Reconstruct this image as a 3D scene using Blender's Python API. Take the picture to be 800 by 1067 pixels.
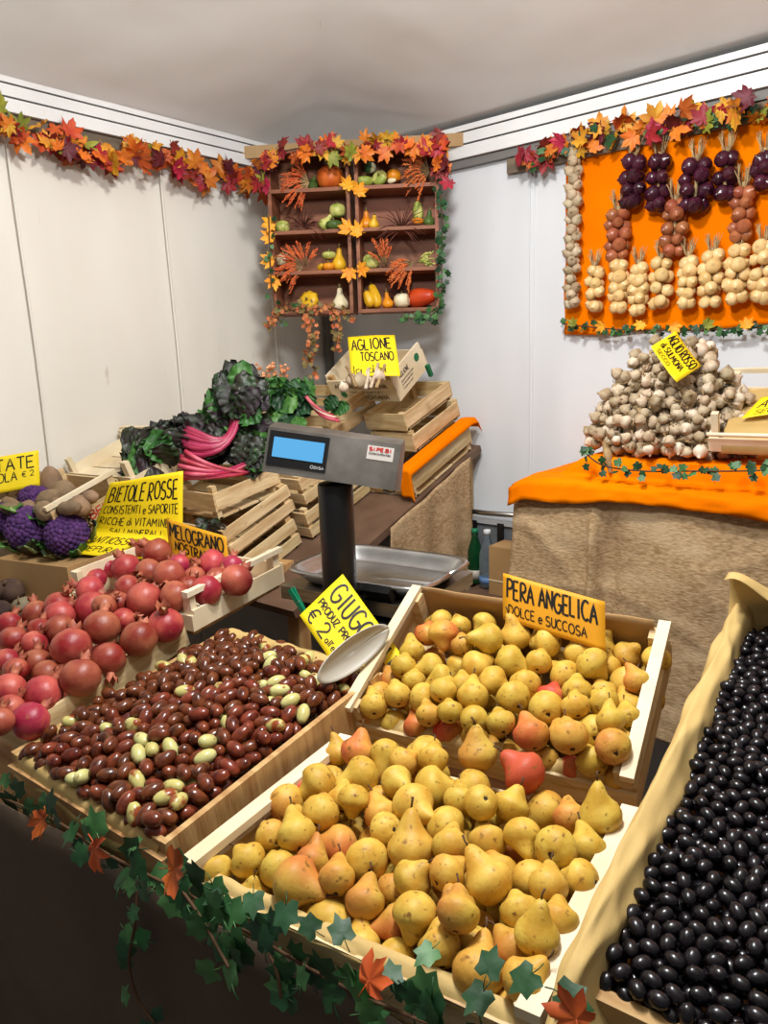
import bpy, math, random
from mathutils import Vector as V, Matrix, Quaternion, Euler, noise
random.seed(11)
sc = bpy.context.scene
for _o in list(bpy.data.objects): bpy.data.objects.remove(_o)
COL = sc.collection
rad = math.radians

# ------------------------------------------------------------------ camera
FOC, PITCH, ROLL, YAW = 760.0, 12.0, 2.0, 40.0      # focal length in pixels of the 800x1067 frame
CAM = V((2.1424, -2.2406, 1.55))
_p, _r, _y = rad(PITCH), rad(ROLL), rad(YAW)
_up = V((-math.sin(_r)*math.cos(_p), math.cos(_r)*math.cos(_p), math.sin(_p)))
_fz = (V((0, 0, -1)) - _up*_up.dot(V((0, 0, -1)))).normalized()
_rt = _fz.cross(_up)
_fw, _rw = V((-math.sin(_y), math.cos(_y), 0)), V((math.cos(_y), math.sin(_y), 0))
R3 = Matrix([[_fw[i]*_fz[j] + _rw[i]*_rt[j] + (1 if i == 2 else 0)*_up[j] for j in range(3)] for i in range(3)])
cam = bpy.data.cameras.new('camera')
cam.sensor_fit = 'VERTICAL'; cam.sensor_height = 36.0; cam.lens = FOC/1067*36.0
cam.clip_start = 0.02
camo = bpy.data.objects.new('camera', cam); COL.objects.link(camo)
camo.matrix_world = Matrix.Translation(CAM) @ R3.to_4x4()
sc.camera = camo

# ------------------------------------------------------------------ light
w = bpy.data.worlds.new('night'); sc.world = w; w.use_nodes = True
w.node_tree.nodes['Background'].inputs[0].default_value = (0.9, 0.95, 1.0, 1)
w.node_tree.nodes['Background'].inputs[1].default_value = 0.16
def area(name, loc, target, sx, sy, power, col):
    l = bpy.data.lights.new(name, 'AREA'); l.shape = 'RECTANGLE'; l.size = sx; l.size_y = sy
    l.energy = power; l.color = col
    o = bpy.data.objects.new(name, l); COL.objects.link(o)
    o.location = loc; o.rotation_euler = (V(target)-V(loc)).to_track_quat('-Z', 'Y').to_euler()
    return o
area('stall_lamp', (1.44, -1.27, 2.58), (1.2, -0.95, 1.1), 0.16, 0.16, 22, (1.0, 0.98, 0.95))
pl_ = bpy.data.lights.new('ceiling_fill', 'POINT'); pl_.energy = 38; pl_.color = (.95, .98, 1.0); pl_.shadow_soft_size = .08  # added point light that brightens the ceiling, set apart from the stall lamp
po_ = bpy.data.objects.new('ceiling_fill', pl_); COL.objects.link(po_); po_.location = (1.62, -1.58, 2.18)
sc.view_settings.view_transform = 'Standard'; sc.view_settings.look = 'None'
sc.view_settings.gamma = 1.0; sc.view_settings.use_curve_mapping = False
sc.view_settings.exposure = 0.0

def ray(x, y): return R3 @ V(((x-400)/FOC, -(y-533.5)/FOC, -1.0))
def dep(x, y, t): return CAM + ray(x, y)*t                       # point at depth t behind photo pixel x, y
def on(axis, val, x, y):
    d = ray(x, y); return CAM + d*((val-CAM[axis])/d[axis])
def onp(p0, n, x, y):
    d = ray(x, y); return CAM + d*((V(p0)-CAM).dot(n)/d.dot(n))

# ------------------------------------------------------------------ materials
def s2l(c):
    f = lambda v: v/12.92 if v <= .04045 else ((v+.055)/1.055)**2.4
    return tuple(f(v/255) for v in c)+(1,)
MATS = {}
def M(name, col, rough=.6, col2=None, nscale=8, bump=0, bscale=30, metal=0, spec=.5, trans=0, emit=None, objvar=0, detail=4,
      stretch=None, lo=.35, hi=.65, coat=0, ior=1.45, alpha=1, blush=None, sss=0, col3=None, n3=40, lo3=.6, hi3=.7):
    if name in MATS: return MATS[name]
    m = bpy.data.materials.new(name); m.use_nodes = True; MATS[name] = m
    nt = m.node_tree; b = nt.nodes['Principled BSDF']; L = nt.links.new
    def N(t): return nt.nodes.new(t)
    b.inputs['Roughness'].default_value = rough; b.inputs['Metallic'].default_value = metal
    b.inputs['Specular IOR Level'].default_value = spec; b.inputs['IOR'].default_value = ior
    b.inputs['Transmission Weight'].default_value = trans; b.inputs['Coat Weight'].default_value = coat
    b.inputs['Coat Roughness'].default_value = .12
    if sss: b.inputs['Subsurface Weight'].default_value = sss; b.inputs['Subsurface Radius'].default_value = (.01, .005, .003)
    b.inputs['Alpha'].default_value = alpha
    c = s2l(col); b.inputs['Base Color'].default_value = c
    tc = N('ShaderNodeTexCoord'); mp = N('ShaderNodeMapping'); L(tc.outputs['Object'], mp.inputs[0])
    if stretch: mp.inputs['Scale'].default_value = stretch
    oi = N('ShaderNodeObjectInfo')
    off = N('ShaderNodeVectorMath'); off.operation = 'SCALE'; off.inputs[0].default_value = (7.3, 3.1, 5.7); L(oi.outputs['Random'], off.inputs['Scale'])
    L(off.outputs[0], mp.inputs['Location'])
    out = None
    def mix(fac, a, c2):
        x = N('ShaderNodeMix'); x.data_type = 'RGBA'; L(fac, x.inputs[0])
        if a is None: x.inputs[6].default_value = c
        else: L(a, x.inputs[6])
        if isinstance(c2, tuple): x.inputs[7].default_value = c2
        else: L(c2, x.inputs[7])
        return x.outputs[2]
    def nz(scale, lo_, hi_, det=detail):
        n = N('ShaderNodeTexNoise'); n.inputs['Scale'].default_value = scale; n.inputs['Detail'].default_value = det; L(mp.outputs[0], n.inputs[0])
        r = N('ShaderNodeMapRange'); L(n.outputs[0], r.inputs[0]); r.inputs[1].default_value = lo_; r.inputs[2].default_value = hi_
        return r.outputs[0]
    if col2: out = mix(nz(nscale, lo, hi), out, s2l(col2))
    if blush:   # red cheek on one side of a fruit, its size set per object in obj.color
        sep = N('ShaderNodeSeparateXYZ'); L(tc.outputs['Object'], sep.inputs[0])
        n = N('ShaderNodeTexNoise'); n.inputs['Scale'].default_value = 60; L(mp.outputs[0], n.inputs[0])
        ad = N('ShaderNodeMath'); ad.operation = 'MULTIPLY_ADD'; L(n.outputs[0], ad.inputs[0]); ad.inputs[1].default_value = .03; L(sep.outputs[0], ad.inputs[2])
        sc_ = N('ShaderNodeSeparateColor'); L(oi.outputs['Color'], sc_.inputs[0])
        r = N('ShaderNodeMapRange'); L(ad.outputs[0], r.inputs[0]); r.inputs[1].default_value = -.012; r.inputs[2].default_value = .045
        mu = N('ShaderNodeMath'); mu.operation = 'MULTIPLY'; L(r.outputs[0], mu.inputs[0]); L(sc_.outputs[0], mu.inputs[1])
        a2 = N('ShaderNodeMath'); a2.operation = 'MULTIPLY_ADD'; L(sc_.outputs[1], a2.inputs[0]); a2.inputs[1].default_value = 1; L(mu.outputs[0], a2.inputs[2]); a2.use_clamp = True
        out = mix(a2.outputs[0], out, s2l(blush))
    if col3: out = mix(nz(n3, lo3, hi3, 2), out, s2l(col3))
    if objvar:
        h = N('ShaderNodeHueSaturation')
        if out is None: h.inputs['Color'].default_value = c
        else: L(out, h.inputs['Color'])
        r = N('ShaderNodeMapRange'); L(oi.outputs['Random'], r.inputs[0]); r.inputs[3].default_value = 1-objvar; r.inputs[4].default_value = 1+objvar
        L(r.outputs[0], h.inputs['Value']); 
        r2 = N('ShaderNodeMapRange'); L(oi.outputs['Random'], r2.inputs[0]); r2.inputs[3].default_value = .5+objvar*.06; r2.inputs[4].default_value = .5-objvar*.06
        L(r2.outputs[0], h.inputs['Hue']); out = h.outputs[0]
    if out is not None: L(out, b.inputs['Base Color'])
    if bump:
        n = N('ShaderNodeTexNoise'); n.inputs['Scale'].default_value = bscale; n.inputs['Detail'].default_value = 5 if bscale > 4 else 1.5; L(mp.outputs[0], n.inputs[0])
        bp = N('ShaderNodeBump'); bp.inputs['Strength'].default_value = bump; bp.inputs['Distance'].default_value = .004 if bscale > 4 else .03; L(n.outputs[0], bp.inputs['Height']); L(bp.outputs[0], b.inputs['Normal'])
    if emit:
        b.inputs['Emission Color'].default_value = s2l(emit[0]); b.inputs['Emission Strength'].default_value = emit[1]
    return m
def weave(name, col, col2, scale):
    m = M(name, col, .95, col2, 14, spec=.1); nt = m.node_tree; L = nt.links.new
    b = nt.nodes['Principled BSDF']; tc = nt.nodes.new('ShaderNodeTexCoord')
    wv = []
    for d in ('X', 'Z'):
        q = nt.nodes.new('ShaderNodeTexWave'); q.bands_direction = d; q.inputs['Scale'].default_value = scale; q.inputs['Distortion'].default_value = 3
        q.inputs['Detail Scale'].default_value = 3; L(tc.outputs['UV'], q.inputs[0]); wv.append(q)
        if d == 'Z': q.bands_direction = 'Y'
    ad = nt.nodes.new('ShaderNodeMath'); L(wv[0].outputs['Fac'], ad.inputs[0]); L(wv[1].outputs['Fac'], ad.inputs[1])
    bp = nt.nodes.new('ShaderNodeBump'); bp.inputs['Strength'].default_value = .5; bp.inputs['Distance'].default_value = .002
    L(ad.outputs[0], bp.inputs['Height']); L(bp.outputs[0], b.inputs['Normal'])
    old = b.inputs['Base Color'].links[0].from_socket
    mx = nt.nodes.new('ShaderNodeMix'); mx.data_type = 'RGBA'; mx.blend_type = 'MULTIPLY'; mx.inputs[0].default_value = 1
    r = nt.nodes.new('ShaderNodeMapRange'); L(ad.outputs[0], r.inputs[0]); r.inputs[2].default_value = 2; r.inputs[3].default_value = .72; r.inputs[4].default_value = 1.05
    L(old, mx.inputs[6]); L(r.outputs[0], mx.inputs[7]); L(mx.outputs[2], b.inputs['Base Color'])
    return m

vinyl = M('white_vinyl', (236, 232, 222), .42, (226, 220, 208), 2.2, bump=.5, bscale=3.2, stretch=(1.3, 1.3, .4), detail=3, col3=(205, 196, 180), n3=26, lo3=.72, hi3=.8)
vinyl_cool = M('white_vinyl_cool', (226, 229, 232), .42, (216, 219, 222), 2.2, bump=.5, bscale=3.2, stretch=(1.5, 1.5, .35), detail=3, col3=(212, 208, 200), n3=26, lo3=.74, hi3=.82)
ceil_m = M('ceiling_canvas', (240, 240, 238), .7, (230, 229, 226), 1.6, bump=.3, bscale=4)
alu = M('white_aluminium', (238, 238, 236), .35, (226, 226, 224), 5)
dark_gap = M('dark_groove', (45, 43, 40), .8)  # dark colour laid in the two grooves of each rail
batten = M('grey_batten', (128, 112, 92), .8, (98, 86, 72), 3, stretch=(1, 1, 14), bump=.3)
wood = M('poplar_wood', (222, 198, 152), .7, (188, 156, 108), 7, stretch=(1, 1, 9), bump=.35, bscale=18, objvar=.1, col3=(150, 116, 76), n3=22, lo3=.66, hi3=.8)
wood_end = M('pine_board', (205, 168, 112), .65, (168, 124, 74), 6, stretch=(1, 9, 1), bump=.35, bscale=18, objvar=.08)
wood_white = M('pale_poplar', (236, 222, 192), .7, (216, 196, 158), 6, bump=.3, bscale=20, objvar=.05)
brown_wood = M('stained_wood', (154, 98, 68), .6, (122, 72, 48), 5, stretch=(1, 1, 7), bump=.2, objvar=.08)
brown_board = M('brown_board', (112, 86, 68), .6, (92, 68, 52), 10, bump=.2)
cardboard = M('brown_cardboard', (176, 140, 92), .85, (158, 122, 78), 4)
kraft = M('kraft_paper', (206, 176, 112), .75, (190, 158, 96), 5, bump=.5, bscale=9)
orange_cloth = M('orange_cloth', (250, 132, 0), .85, (240, 118, 0), 3, bump=.3, bscale=6, spec=.04)
yellow_paper = M('yellow_paper', (250, 222, 20), .6, (244, 212, 14), 4)
amber_paper = M('amber_paper', (228, 164, 22), .65, (218, 150, 16), 4)
ink = M('black_marker', (24, 20, 16), .5)
red_ink = M('red_print', (178, 44, 34), .7)
green_ink = M('green_print', (20, 104, 60), .7)
burlap = M('burlap', (196, 166, 128), .95, (158, 128, 92), 130, bump=.5, bscale=170, stretch=(.5, .5, 1.2), spec=.08, detail=6, col3=(214, 186, 148), n3=9, lo3=.5, hi3=.8)
drape_m = M('brown_drape', (92, 74, 58), .9, (80, 64, 50), 3, bump=.2)
floor_m = M('grey_floor', (110, 98, 88), .8, (88, 78, 70), 6, bump=.3)
steel = M('brushed_steel', (190, 186, 180), .34, (150, 146, 140), 9, metal=1, stretch=(1, 1, 12))
tray_m = M('worn_aluminium', (205, 205, 203), .3, (176, 176, 174), 12, metal=1)
black_m = M('black_enamel', (22, 21, 21), .35)
screen_m = M('lit_lcd', (16, 50, 76), .3, emit=((100, 184, 238), .85))
pear_m = M('pear_skin', (212, 180, 78), .5, (194, 150, 52), 45, blush=(196, 78, 56), bump=.18, bscale=160, objvar=.09, col3=(132, 92, 40), n3=110, lo3=.62, hi3=.74, spec=.35)
stem_m = M('woody_stem', (84, 58, 34), .8)
calyx_m = M('dried_calyx', (62, 44, 28), .9)
pom_m = M('pomegranate_skin', (146, 34, 40), .4, (196, 104, 82), 16, bump=.3, bscale=70, objvar=.24, lo=.4, hi=.7, col3=(150, 96, 62), n3=70, lo3=.66, hi3=.8)
crown_m = M('pomegranate_crown', (196, 120, 88), .6, (150, 70, 52), 40)
juj_m = M('jujube_skin', (124, 60, 32), .2, (70, 28, 17), 60, objvar=.16, bump=.1, bscale=120, spec=.6)
juj_half = M('jujube_ripening', (196, 186, 112), .25, (140, 66, 32), 45, lo=.46, hi=.56)
juj_green = M('jujube_green', (208, 206, 138), .28, (190, 180, 110), 30, col3=(136, 72, 36), n3=90, lo3=.64, hi3=.72)
olive_m = M('black_olive_skin', (13, 12, 15), .24, (26, 19, 22), 70, objvar=.25, spec=.55)
potato_m = M('potato_skin', (150, 122, 92), .8, (120, 98, 76), 18, bump=.4, bscale=60, objvar=.12)
beet_m = M('beet_skin', (92, 70, 54), .85, (60, 40, 36), 22, bump=.6, bscale=50)
curd_m = M('purple_curd', (94, 52, 112), .8, (62, 32, 84), 60, bump=.7, bscale=120)
leaf_g = M('ivy_green', (34, 78, 40), .5, (24, 58, 30), 30, objvar=.2, bump=.2, bscale=60)
leaf_gl = M('leaf_green', (74, 124, 52), .5, (50, 96, 40), 30, objvar=.2, bump=.4, bscale=40)
leaf_dk = M('chard_leaf_dark', (44, 70, 38), .42, (58, 40, 46), 14, bump=.6, bscale=50, objvar=.2)
leaf_pu = M('kale_leaf_purple', (62, 46, 56), .55, (44, 56, 40), 16, bump=.6, bscale=50, objvar=.2)
stem_pk = M('chard_stem', (150, 18, 60), .35, (184, 66, 96), 16, stretch=(1, 1, .2), objvar=.1)
stem_rd = M('chard_stem_red', (172, 30, 52), .38, (214, 110, 122), 16, objvar=.12)
rib_g = M('pale_rib', (148, 168, 110), .5)
garlic_m = M('garlic_skin', (228, 214, 190), .6, (192, 166, 138), 30, bump=.3, bscale=70, objvar=.08)
garlic_d = M('dusty_garlic', (204, 186, 156), .75, (156, 132, 100), 24, bump=.5, bscale=80, objvar=.12)
root_m = M('dry_roots', (168, 142, 104), .9, (126, 100, 70), 40)
straw_m = M('dry_straw', (190, 160, 112), .8, (140, 112, 76), 30)
onion_p = M('purple_onion', (72, 24, 42), .22, (44, 14, 28), 20, objvar=.15, spec=.6)
onion_r = M('copper_onion', (172, 104, 66), .3, (138, 72, 48), 26, objvar=.10)
onion_w = M('pale_onion', (232, 200, 142), .35, (214, 174, 110), 26, objvar=.08)
MAPLE = [M('maple_'+n, c, .55, c2, 20, objvar=.15) for n, c, c2 in (
    ('orange', (200, 92, 32), (166, 60, 24)), ('red', (152, 32, 32), (112, 22, 26)), ('yellow', (222, 166, 42), (190, 124, 30)),
    ('amber', (222, 132, 38), (200, 92, 26)), ('burgundy', (104, 26, 34), (80, 20, 28)), ('pink', (184, 38, 60), (150, 28, 46)),
    ('olive', (150, 150, 48), (116, 124, 40)))]
flower_m = M('yellow_silk', (246, 178, 44), .6, (230, 138, 24), 20)
wheat_o = M('orange_wheat', (222, 122, 58), .8, (200, 86, 40), 60, objvar=.1)
wheat_b = M('brown_grass', (108, 58, 44), .8, (84, 44, 34), 40)
clear_p = M('clear_plastic', (225, 240, 245), .08, trans=.92, ior=1.3)
green_p = M('green_plastic', (16, 74, 40), .12, trans=.35, ior=1.4)
white_p = M('white_plastic', (186, 180, 166), .4, (170, 164, 150), 5)
yellow_p = M('yellow_plastic', (238, 196, 20), .35)
green_pl = M('green_peg_plastic', (20, 120, 84), .35)
grey_p = M('grey_plastic', (112, 116, 120), .4, (96, 100, 104), 8)

# ------------------------------------------------------------------ mesh builder
class MB:
    def __init__(s): s.v = []; s.f = []; s.mi = []; s.uv = {}; s.cur = 0
    def face(s, *i): s.f.append(tuple(i)); s.mi.append(s.cur)
    def box(s, c, u, v, w_):
        """box centred c with half-axis vectors u, v, w"""
        c, u, v, w_ = V(c), V(u), V(v), V(w_); b = len(s.v)
        if u.cross(v).dot(w_) < 0: w_ = -w_
        for k in (-1, 1):
            for j in (-1, 1):
                for i in (-1, 1): s.v.append(c+u*i+v*j+w_*k)
        for q in ((0, 2, 3, 1), (4, 5, 7, 6), (0, 1, 5, 4), (2, 6, 7, 3), (0, 4, 6, 2), (1, 3, 7, 5)): s.face(*[b+i for i in q])
        return s
    def abox(s, x0, x1, y0, y1, z0, z1):
        return s.box(((x0+x1)/2, (y0+y1)/2, (z0+z1)/2), ((x1-x0)/2, 0, 0), (0, (y1-y0)/2, 0), (0, 0, (z1-z0)/2))
    def tube(s, pts, rr, n=8, cap=True):
        pts = [V(p) for p in pts]
        if not hasattr(rr, '__len__'): rr = [rr]*len(pts)
        b = len(s.v); a = None
        for i, p in enumerate(pts):
            t = (pts[min(i+1, len(pts)-1)]-pts[max(i-1, 0)]).normalized()
            if a is None:
                a = t.orthogonal().normalized()
            a = (a-t*a.dot(t)); a = a.normalized() if a.length > 1e-6 else t.orthogonal().normalized()
            c = t.cross(a)
            for k in range(n):
                g = 2*math.pi*k/n; s.v.append(p+(a*math.cos(g)+c*math.sin(g))*rr[i])
        for i in range(len(pts)-1):
            for k in range(n):
                s.face(b+i*n+k, b+i*n+(k+1) % n, b+(i+1)*n+(k+1) % n, b+(i+1)*n+k)
        if cap:
            s.face(*[b+k for k in range(n)][::-1]); s.face(*[b+(len(pts)-1)*n+k for k in range(n)])
        return s
    def lathe(s, prof, n=16, fn=None, ax=None):
        """prof: list of (radius, z); fn(vec, angle, z)->vec deforms"""
        b = len(s.v)
        for r, z in prof:
            for k in range(n):
                g = 2*math.pi*k/n; p = V((r*math.cos(g), r*math.sin(g), z))
                s.v.append(fn(p, g, z) if fn else p)
        m = len(prof)
        for i in range(m-1):
            for k in range(n): s.face(b+i*n+k, b+i*n+(k+1) % n, b+(i+1)*n+(k+1) % n, b+(i+1)*n+k)
        s.face(*[b+k for k in range(n)][::-1]); s.face(*[b+(m-1)*n+k for k in range(n)])
        return s
    def grid(s, fn, nu, nv, thick=0, uvscale=None):
        b = len(s.v); P = [[V(fn(i/nu, j/nv)) for i in range(nu+1)] for j in range(nv+1)]
        st = len(s.f)
        for j in range(nv+1):
            for i in range(nu+1): s.v.append(P[j][i])
        ix = lambda i, j: b+j*(nu+1)+i
        for j in range(nv):
            for i in range(nu):
                s.face(ix(i, j), ix(i+1, j), ix(i+1, j+1), ix(i, j+1))
                if uvscale: s.uv[len(s.f)-1] = [(a/nu*uvscale[0], c/nv*uvscale[1]) for a, c in ((i, j), (i+1, j), (i+1, j+1), (i, j+1))]
        if thick:
            c = len(s.v); Nn = []
            for j in range(nv+1):
                for i in range(nu+1):
                    du = P[j][min(i+1, nu)]-P[j][max(i-1, 0)]; dv = P[min(j+1, nv)][i]-P[max(j-1, 0)][i]
                    n = du.cross(dv); s.v.append(P[j][i]-(n.normalized() if n.length > 0 else V((0, 0, 1)))*thick)
            iy = lambda i, j: c+j*(nu+1)+i
            for j in range(nv):
                for i in range(nu): s.face(iy(i, j), iy(i, j+1), iy(i+1, j+1), iy(i+1, j))
            for i in range(nu):
                s.face(ix(i, 0), iy(i, 0), iy(i+1, 0), ix(i+1, 0)); s.face(ix(i, nv), ix(i+1, nv), iy(i+1, nv), iy(i, nv))
            for j in range(nv):
                s.face(ix(0, j), ix(0, j+1), iy(0, j+1), iy(0, j)); s.face(ix(nu, j), iy(nu, j), iy(nu, j+1), ix(nu, j+1))
        return s
    def ball(s, c, r, n=10, m=7, sq=(1, 1, 1), fn=None):
        c = V(c); b = len(s.v)
        for j in range(1, m):
            a = math.pi*j/m
            for k in range(n):
                g = 2*math.pi*k/n; d = V((math.sin(a)*math.cos(g)*sq[0], math.sin(a)*math.sin(g)*sq[1], math.cos(a)*sq[2]))
                s.v.append(c+d*r*(fn(d) if fn else 1))
        t = len(s.v); s.v.append(c+V((0, 0, r*sq[2]))*(fn(V((0, 0, 1))) if fn else 1)); s.v.append(c-V((0, 0, r*sq[2]))*(fn(V((0, 0, -1))) if fn else 1))
        for k in range(n):
            s.face(t, b+k, b+(k+1) % n); e = b+(m-2)*n; s.face(t+1, e+(k+1) % n, e+k)
        for j in range(m-2):
            for k in range(n): s.face(b+j*n+k, b+(j+1)*n+k, b+(j+1)*n+(k+1) % n, b+j*n+(k+1) % n)
        return s
    def poly(s, pts):
        b = len(s.v); s.v += [V(p) for p in pts]; s.face(*range(b, b+len(pts))); return s
    def mesh(s, name, mats, smooth=True):
        me = bpy.data.meshes.new(name)
        me.from_pydata([tuple(p) for p in s.v], [], s.f)
        if not isinstance(mats, (list, tuple)): mats = [mats]
        for m in mats: me.materials.append(m)
        me.polygons.foreach_set('material_index', s.mi)
        if smooth: me.polygons.foreach_set('use_smooth', [True]*len(s.f))
        if s.uv:
            ul = me.uv_layers.new(name='UVMap')
            for fi, co in s.uv.items():
                for k, li in enumerate(me.polygons[fi].loop_indices): ul.data[li].uv = co[k]
        me.update(); return me
    def build(s, name, mats, parent=None, smooth=True, mw=None):
        return obj(name, s.mesh(name, mats, smooth), parent, mw)
def obj(name, me, parent=None, mw=None):
    o = bpy.data.objects.new(name, me); COL.objects.link(o)
    if parent: o.parent = parent
    if mw is not None: o.matrix_basis = mw
    return o
def tag(o, label, cat, group=None, kind=None):
    o['label'] = label; o['category'] = cat
    if group: o['group'] = group
    if kind: o['kind'] = kind
    return o
def thing(name, label, cat, mw=None, group=None):
    o = bpy.data.objects.new(name, None); COL.objects.link(o); o.empty_display_size = .03
    if mw is not None: o.matrix_basis = mw if isinstance(mw, Matrix) else Matrix.Translation(V(mw))
    return tag(o, label, cat, group)
def structure(o, label=None):
    o['kind'] = 'structure'
    if label: o['label'] = label
    return o
CH = {}
def kids(o):
    return [c for c in COL.objects if c.parent == o]
def copy_tree(o, cache=None):
    c = o.copy(); COL.objects.link(c)
    for k in (cache if cache is not None else kids(o)):
        d = k.copy(); COL.objects.link(d); d.parent = c
    return c
def frame(o, u, v):
    """matrix with x along u, y close to v, origin o"""
    u = V(u).normalized(); n = u.cross(V(v)).normalized(); v = n.cross(u)
    m = Matrix.Identity(4)
    for i in range(3): m[i][0] = u[i]; m[i][1] = v[i]; m[i][2] = n[i]; m[i][3] = o[i]
    return m
def aztilt(o, az, tilt, roll=0):
    a = rad(az); u = V((math.cos(a), math.sin(a), math.sin(rad(roll))))
    v = V((-math.sin(a)*math.cos(rad(tilt)), math.cos(a)*math.cos(rad(tilt)), math.sin(rad(tilt))))
    return frame(V(o), u, v)
def orient(p, d, spin=0, s=1):
    """matrix placing local +Z along d at p"""
    q = V(d).to_track_quat('Z', 'Y') @ Quaternion((0, 0, 1), spin)
    return Matrix.Translation(V(p)) @ q.to_matrix().to_4x4() @ Matrix.Scale(s, 4)
def nz(p, s=1.0): return noise.noise(V(p)*s)

# ------------------------------------------------------------------ handwriting: single-stroke capitals on a unit cell
def arc(cx, cy, rx, ry, a0, a1, n=8): return [(cx+rx*math.cos(rad(a0+(a1-a0)*i/n)), cy+ry*math.sin(rad(a0+(a1-a0)*i/n))) for i in range(n+1)]
GL = {
 'A': [[(0, 0), (.45, 1), (.9, 0)], [(.18, .38), (.74, .38)]],
 'B': [[(0, 0), (0, 1)], [(0, 1)]+arc(.3, .76, .42, .24, 90, -90)+[(0, .52)], [(0, .52)]+arc(.34, .26, .5, .26, 90, -90)+[(0, 0)]],
 'C': [arc(.5, .5, .5, .5, 50, 310, 12)],
 'D': [[(0, 0), (0, 1)]+arc(.2, .5, .66, .5, 90, -90, 10)+[(0, 0)]],
 'E': [[(.7, 1), (0, 1), (0, 0), (.74, 0)], [(0, .52), (.6, .52)]],
 'G': [arc(.5, .5, .5, .5, 50, 330, 12)+[(.94, .45), (.5, .45)]],
 'H': [[(0, 0), (0, 1)], [(.75, 0), (.75, 1)], [(0, .5), (.75, .5)]],
 'I': [[(.26, 0), (.24, 1)]],
 'L': [[(0, 1), (0, 0), (.65, 0)]],
 'M': [[(0, 0), (.08, 1), (.5, .3), (.92, 1), (1, 0)]],
 'N': [[(0, 0), (0, 1), (.75, 0), (.75, 1)]],
 'O': [arc(.5, .5, .5, .5, 90, 450, 14)],
 'P': [[(0, 0), (0, 1)], [(-.1, .95)]+arc(.3, .74, .46, .26, 100, -90)+[(0, .48)]],
 'R': [[(0, 0), (0, 1)], [(0, 1)]+arc(.3, .75, .42, .25, 90, -90)+[(0, .5), (.75, 0)]],
 'S': [arc(.42, .75, .36, .25, 40, 250, 8)+arc(.4, .26, .4, .26, 80, -150, 8)],
 'T': [[(0, 1), (.8, 1)], [(.4, 1), (.4, 0)]],
 'U': [[(0, 1), (0, .35)]+arc(.36, .33, .36, .33, 180, 360, 8)+[(.72, 1)]],
 'V': [[(0, 1), (.4, 0), (.8, 1)]],
 'Z': [[(0, 1), (.7, 1), (0, 0), (.75, 0)]],
 '2': [arc(.36, .7, .36, .3, 170, -30, 8)+[(0, 0), (.8, 0)]],
 '\u20ac': [arc(.6, .5, .45, .5, 55, 305, 10), [(0, .58), (.7, .58)], [(0, .4), (.65, .4)]],
 'e': [[(.05, .3), (.7, .34)]+arc(.38, .3, .34, .3, 10, 320, 10)],
 'i': [[(.1, 0), (.1, .5)], [(.1, .68), (.12, .74)]],
 'd': [arc(.32, .28, .3, .28, 60, 400, 10), [(.66, 1), (.66, 0)]],
 'a': [arc(.3, .28, .3, .28, 60, 400, 10), [(.62, .56), (.64, 0)]],
 'l': [[(.1, 0), (.1, 1)]], 't': [[(.2, .8), (.2, 0), (.4, .02)], [(0, .55), (.45, .55)]], 'o': [arc(.3, .28, .3, .28, 90, 450, 10)],
 "'": [[(.12, 1), (.06, .75)]], '.': [[(.05, 0), (.1, .05)]], '-': [[(0, .5), (.5, .5)]], ',': [[(.1, .05), (.02, -.15)]],
}
def text_strokes(s, x0, y0, width, height, jit=.04, shear=0):
    """returns polylines in sheet units for the string s fitted in width"""
    adv = []; x = 0
    for ch in s:
        if ch == ' ': adv.append((x, None)); x += .5; continue
        g = GL[ch]; wd = max(p[0] for st in g for p in st)+(.14 if ch == 'I' else 0); adv.append((x, g)); x += wd+.24
    k = width/max(x-.24, .1); out = []
    for px, g in adv:
        if not g: continue
        j = (random.uniform(-jit, jit), random.uniform(-jit, jit))
        for st in g:
            out.append([(x0+(px+a+j[0]+shear*b)*k, y0+(b+j[1])*height) for a, b in st])
    return out
def ink_mesh(mb, lines, surf, wd, off=.0007):
    for ln in lines:
        P = []
        for i in range(len(ln)-1):
            n = 3
            for q in range(n): P.append((ln[i][0]+(ln[i+1][0]-ln[i][0])*q/n, ln[i][1]+(ln[i+1][1]-ln[i][1])*q/n))
        P.append(ln[-1])
        b = len(mb.v)
        for i, p in enumerate(P):
            a, c = P[max(i-1, 0)], P[min(i+1, len(P)-1)]
            dx, dy = c[0]-a[0], c[1]-a[1]; l = math.hypot(dx, dy) or 1
            nx, ny = -dy/l*wd/2, dx/l*wd/2
            for sgn in (1, -1):
                q = (p[0]+nx*sgn, p[1]+ny*sgn)
                s0 = V(surf(*q)); su = V(surf(q[0]+.002, q[1]))-s0; sv = V(surf(q[0], q[1]+.002))-s0
                mb.v.append(s0+su.cross(sv).normalized()*off)
        for i in range(len(P)-1): mb.face(b+2*i, b+2*i+1, b+2*i+3, b+2*i+2)
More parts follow.
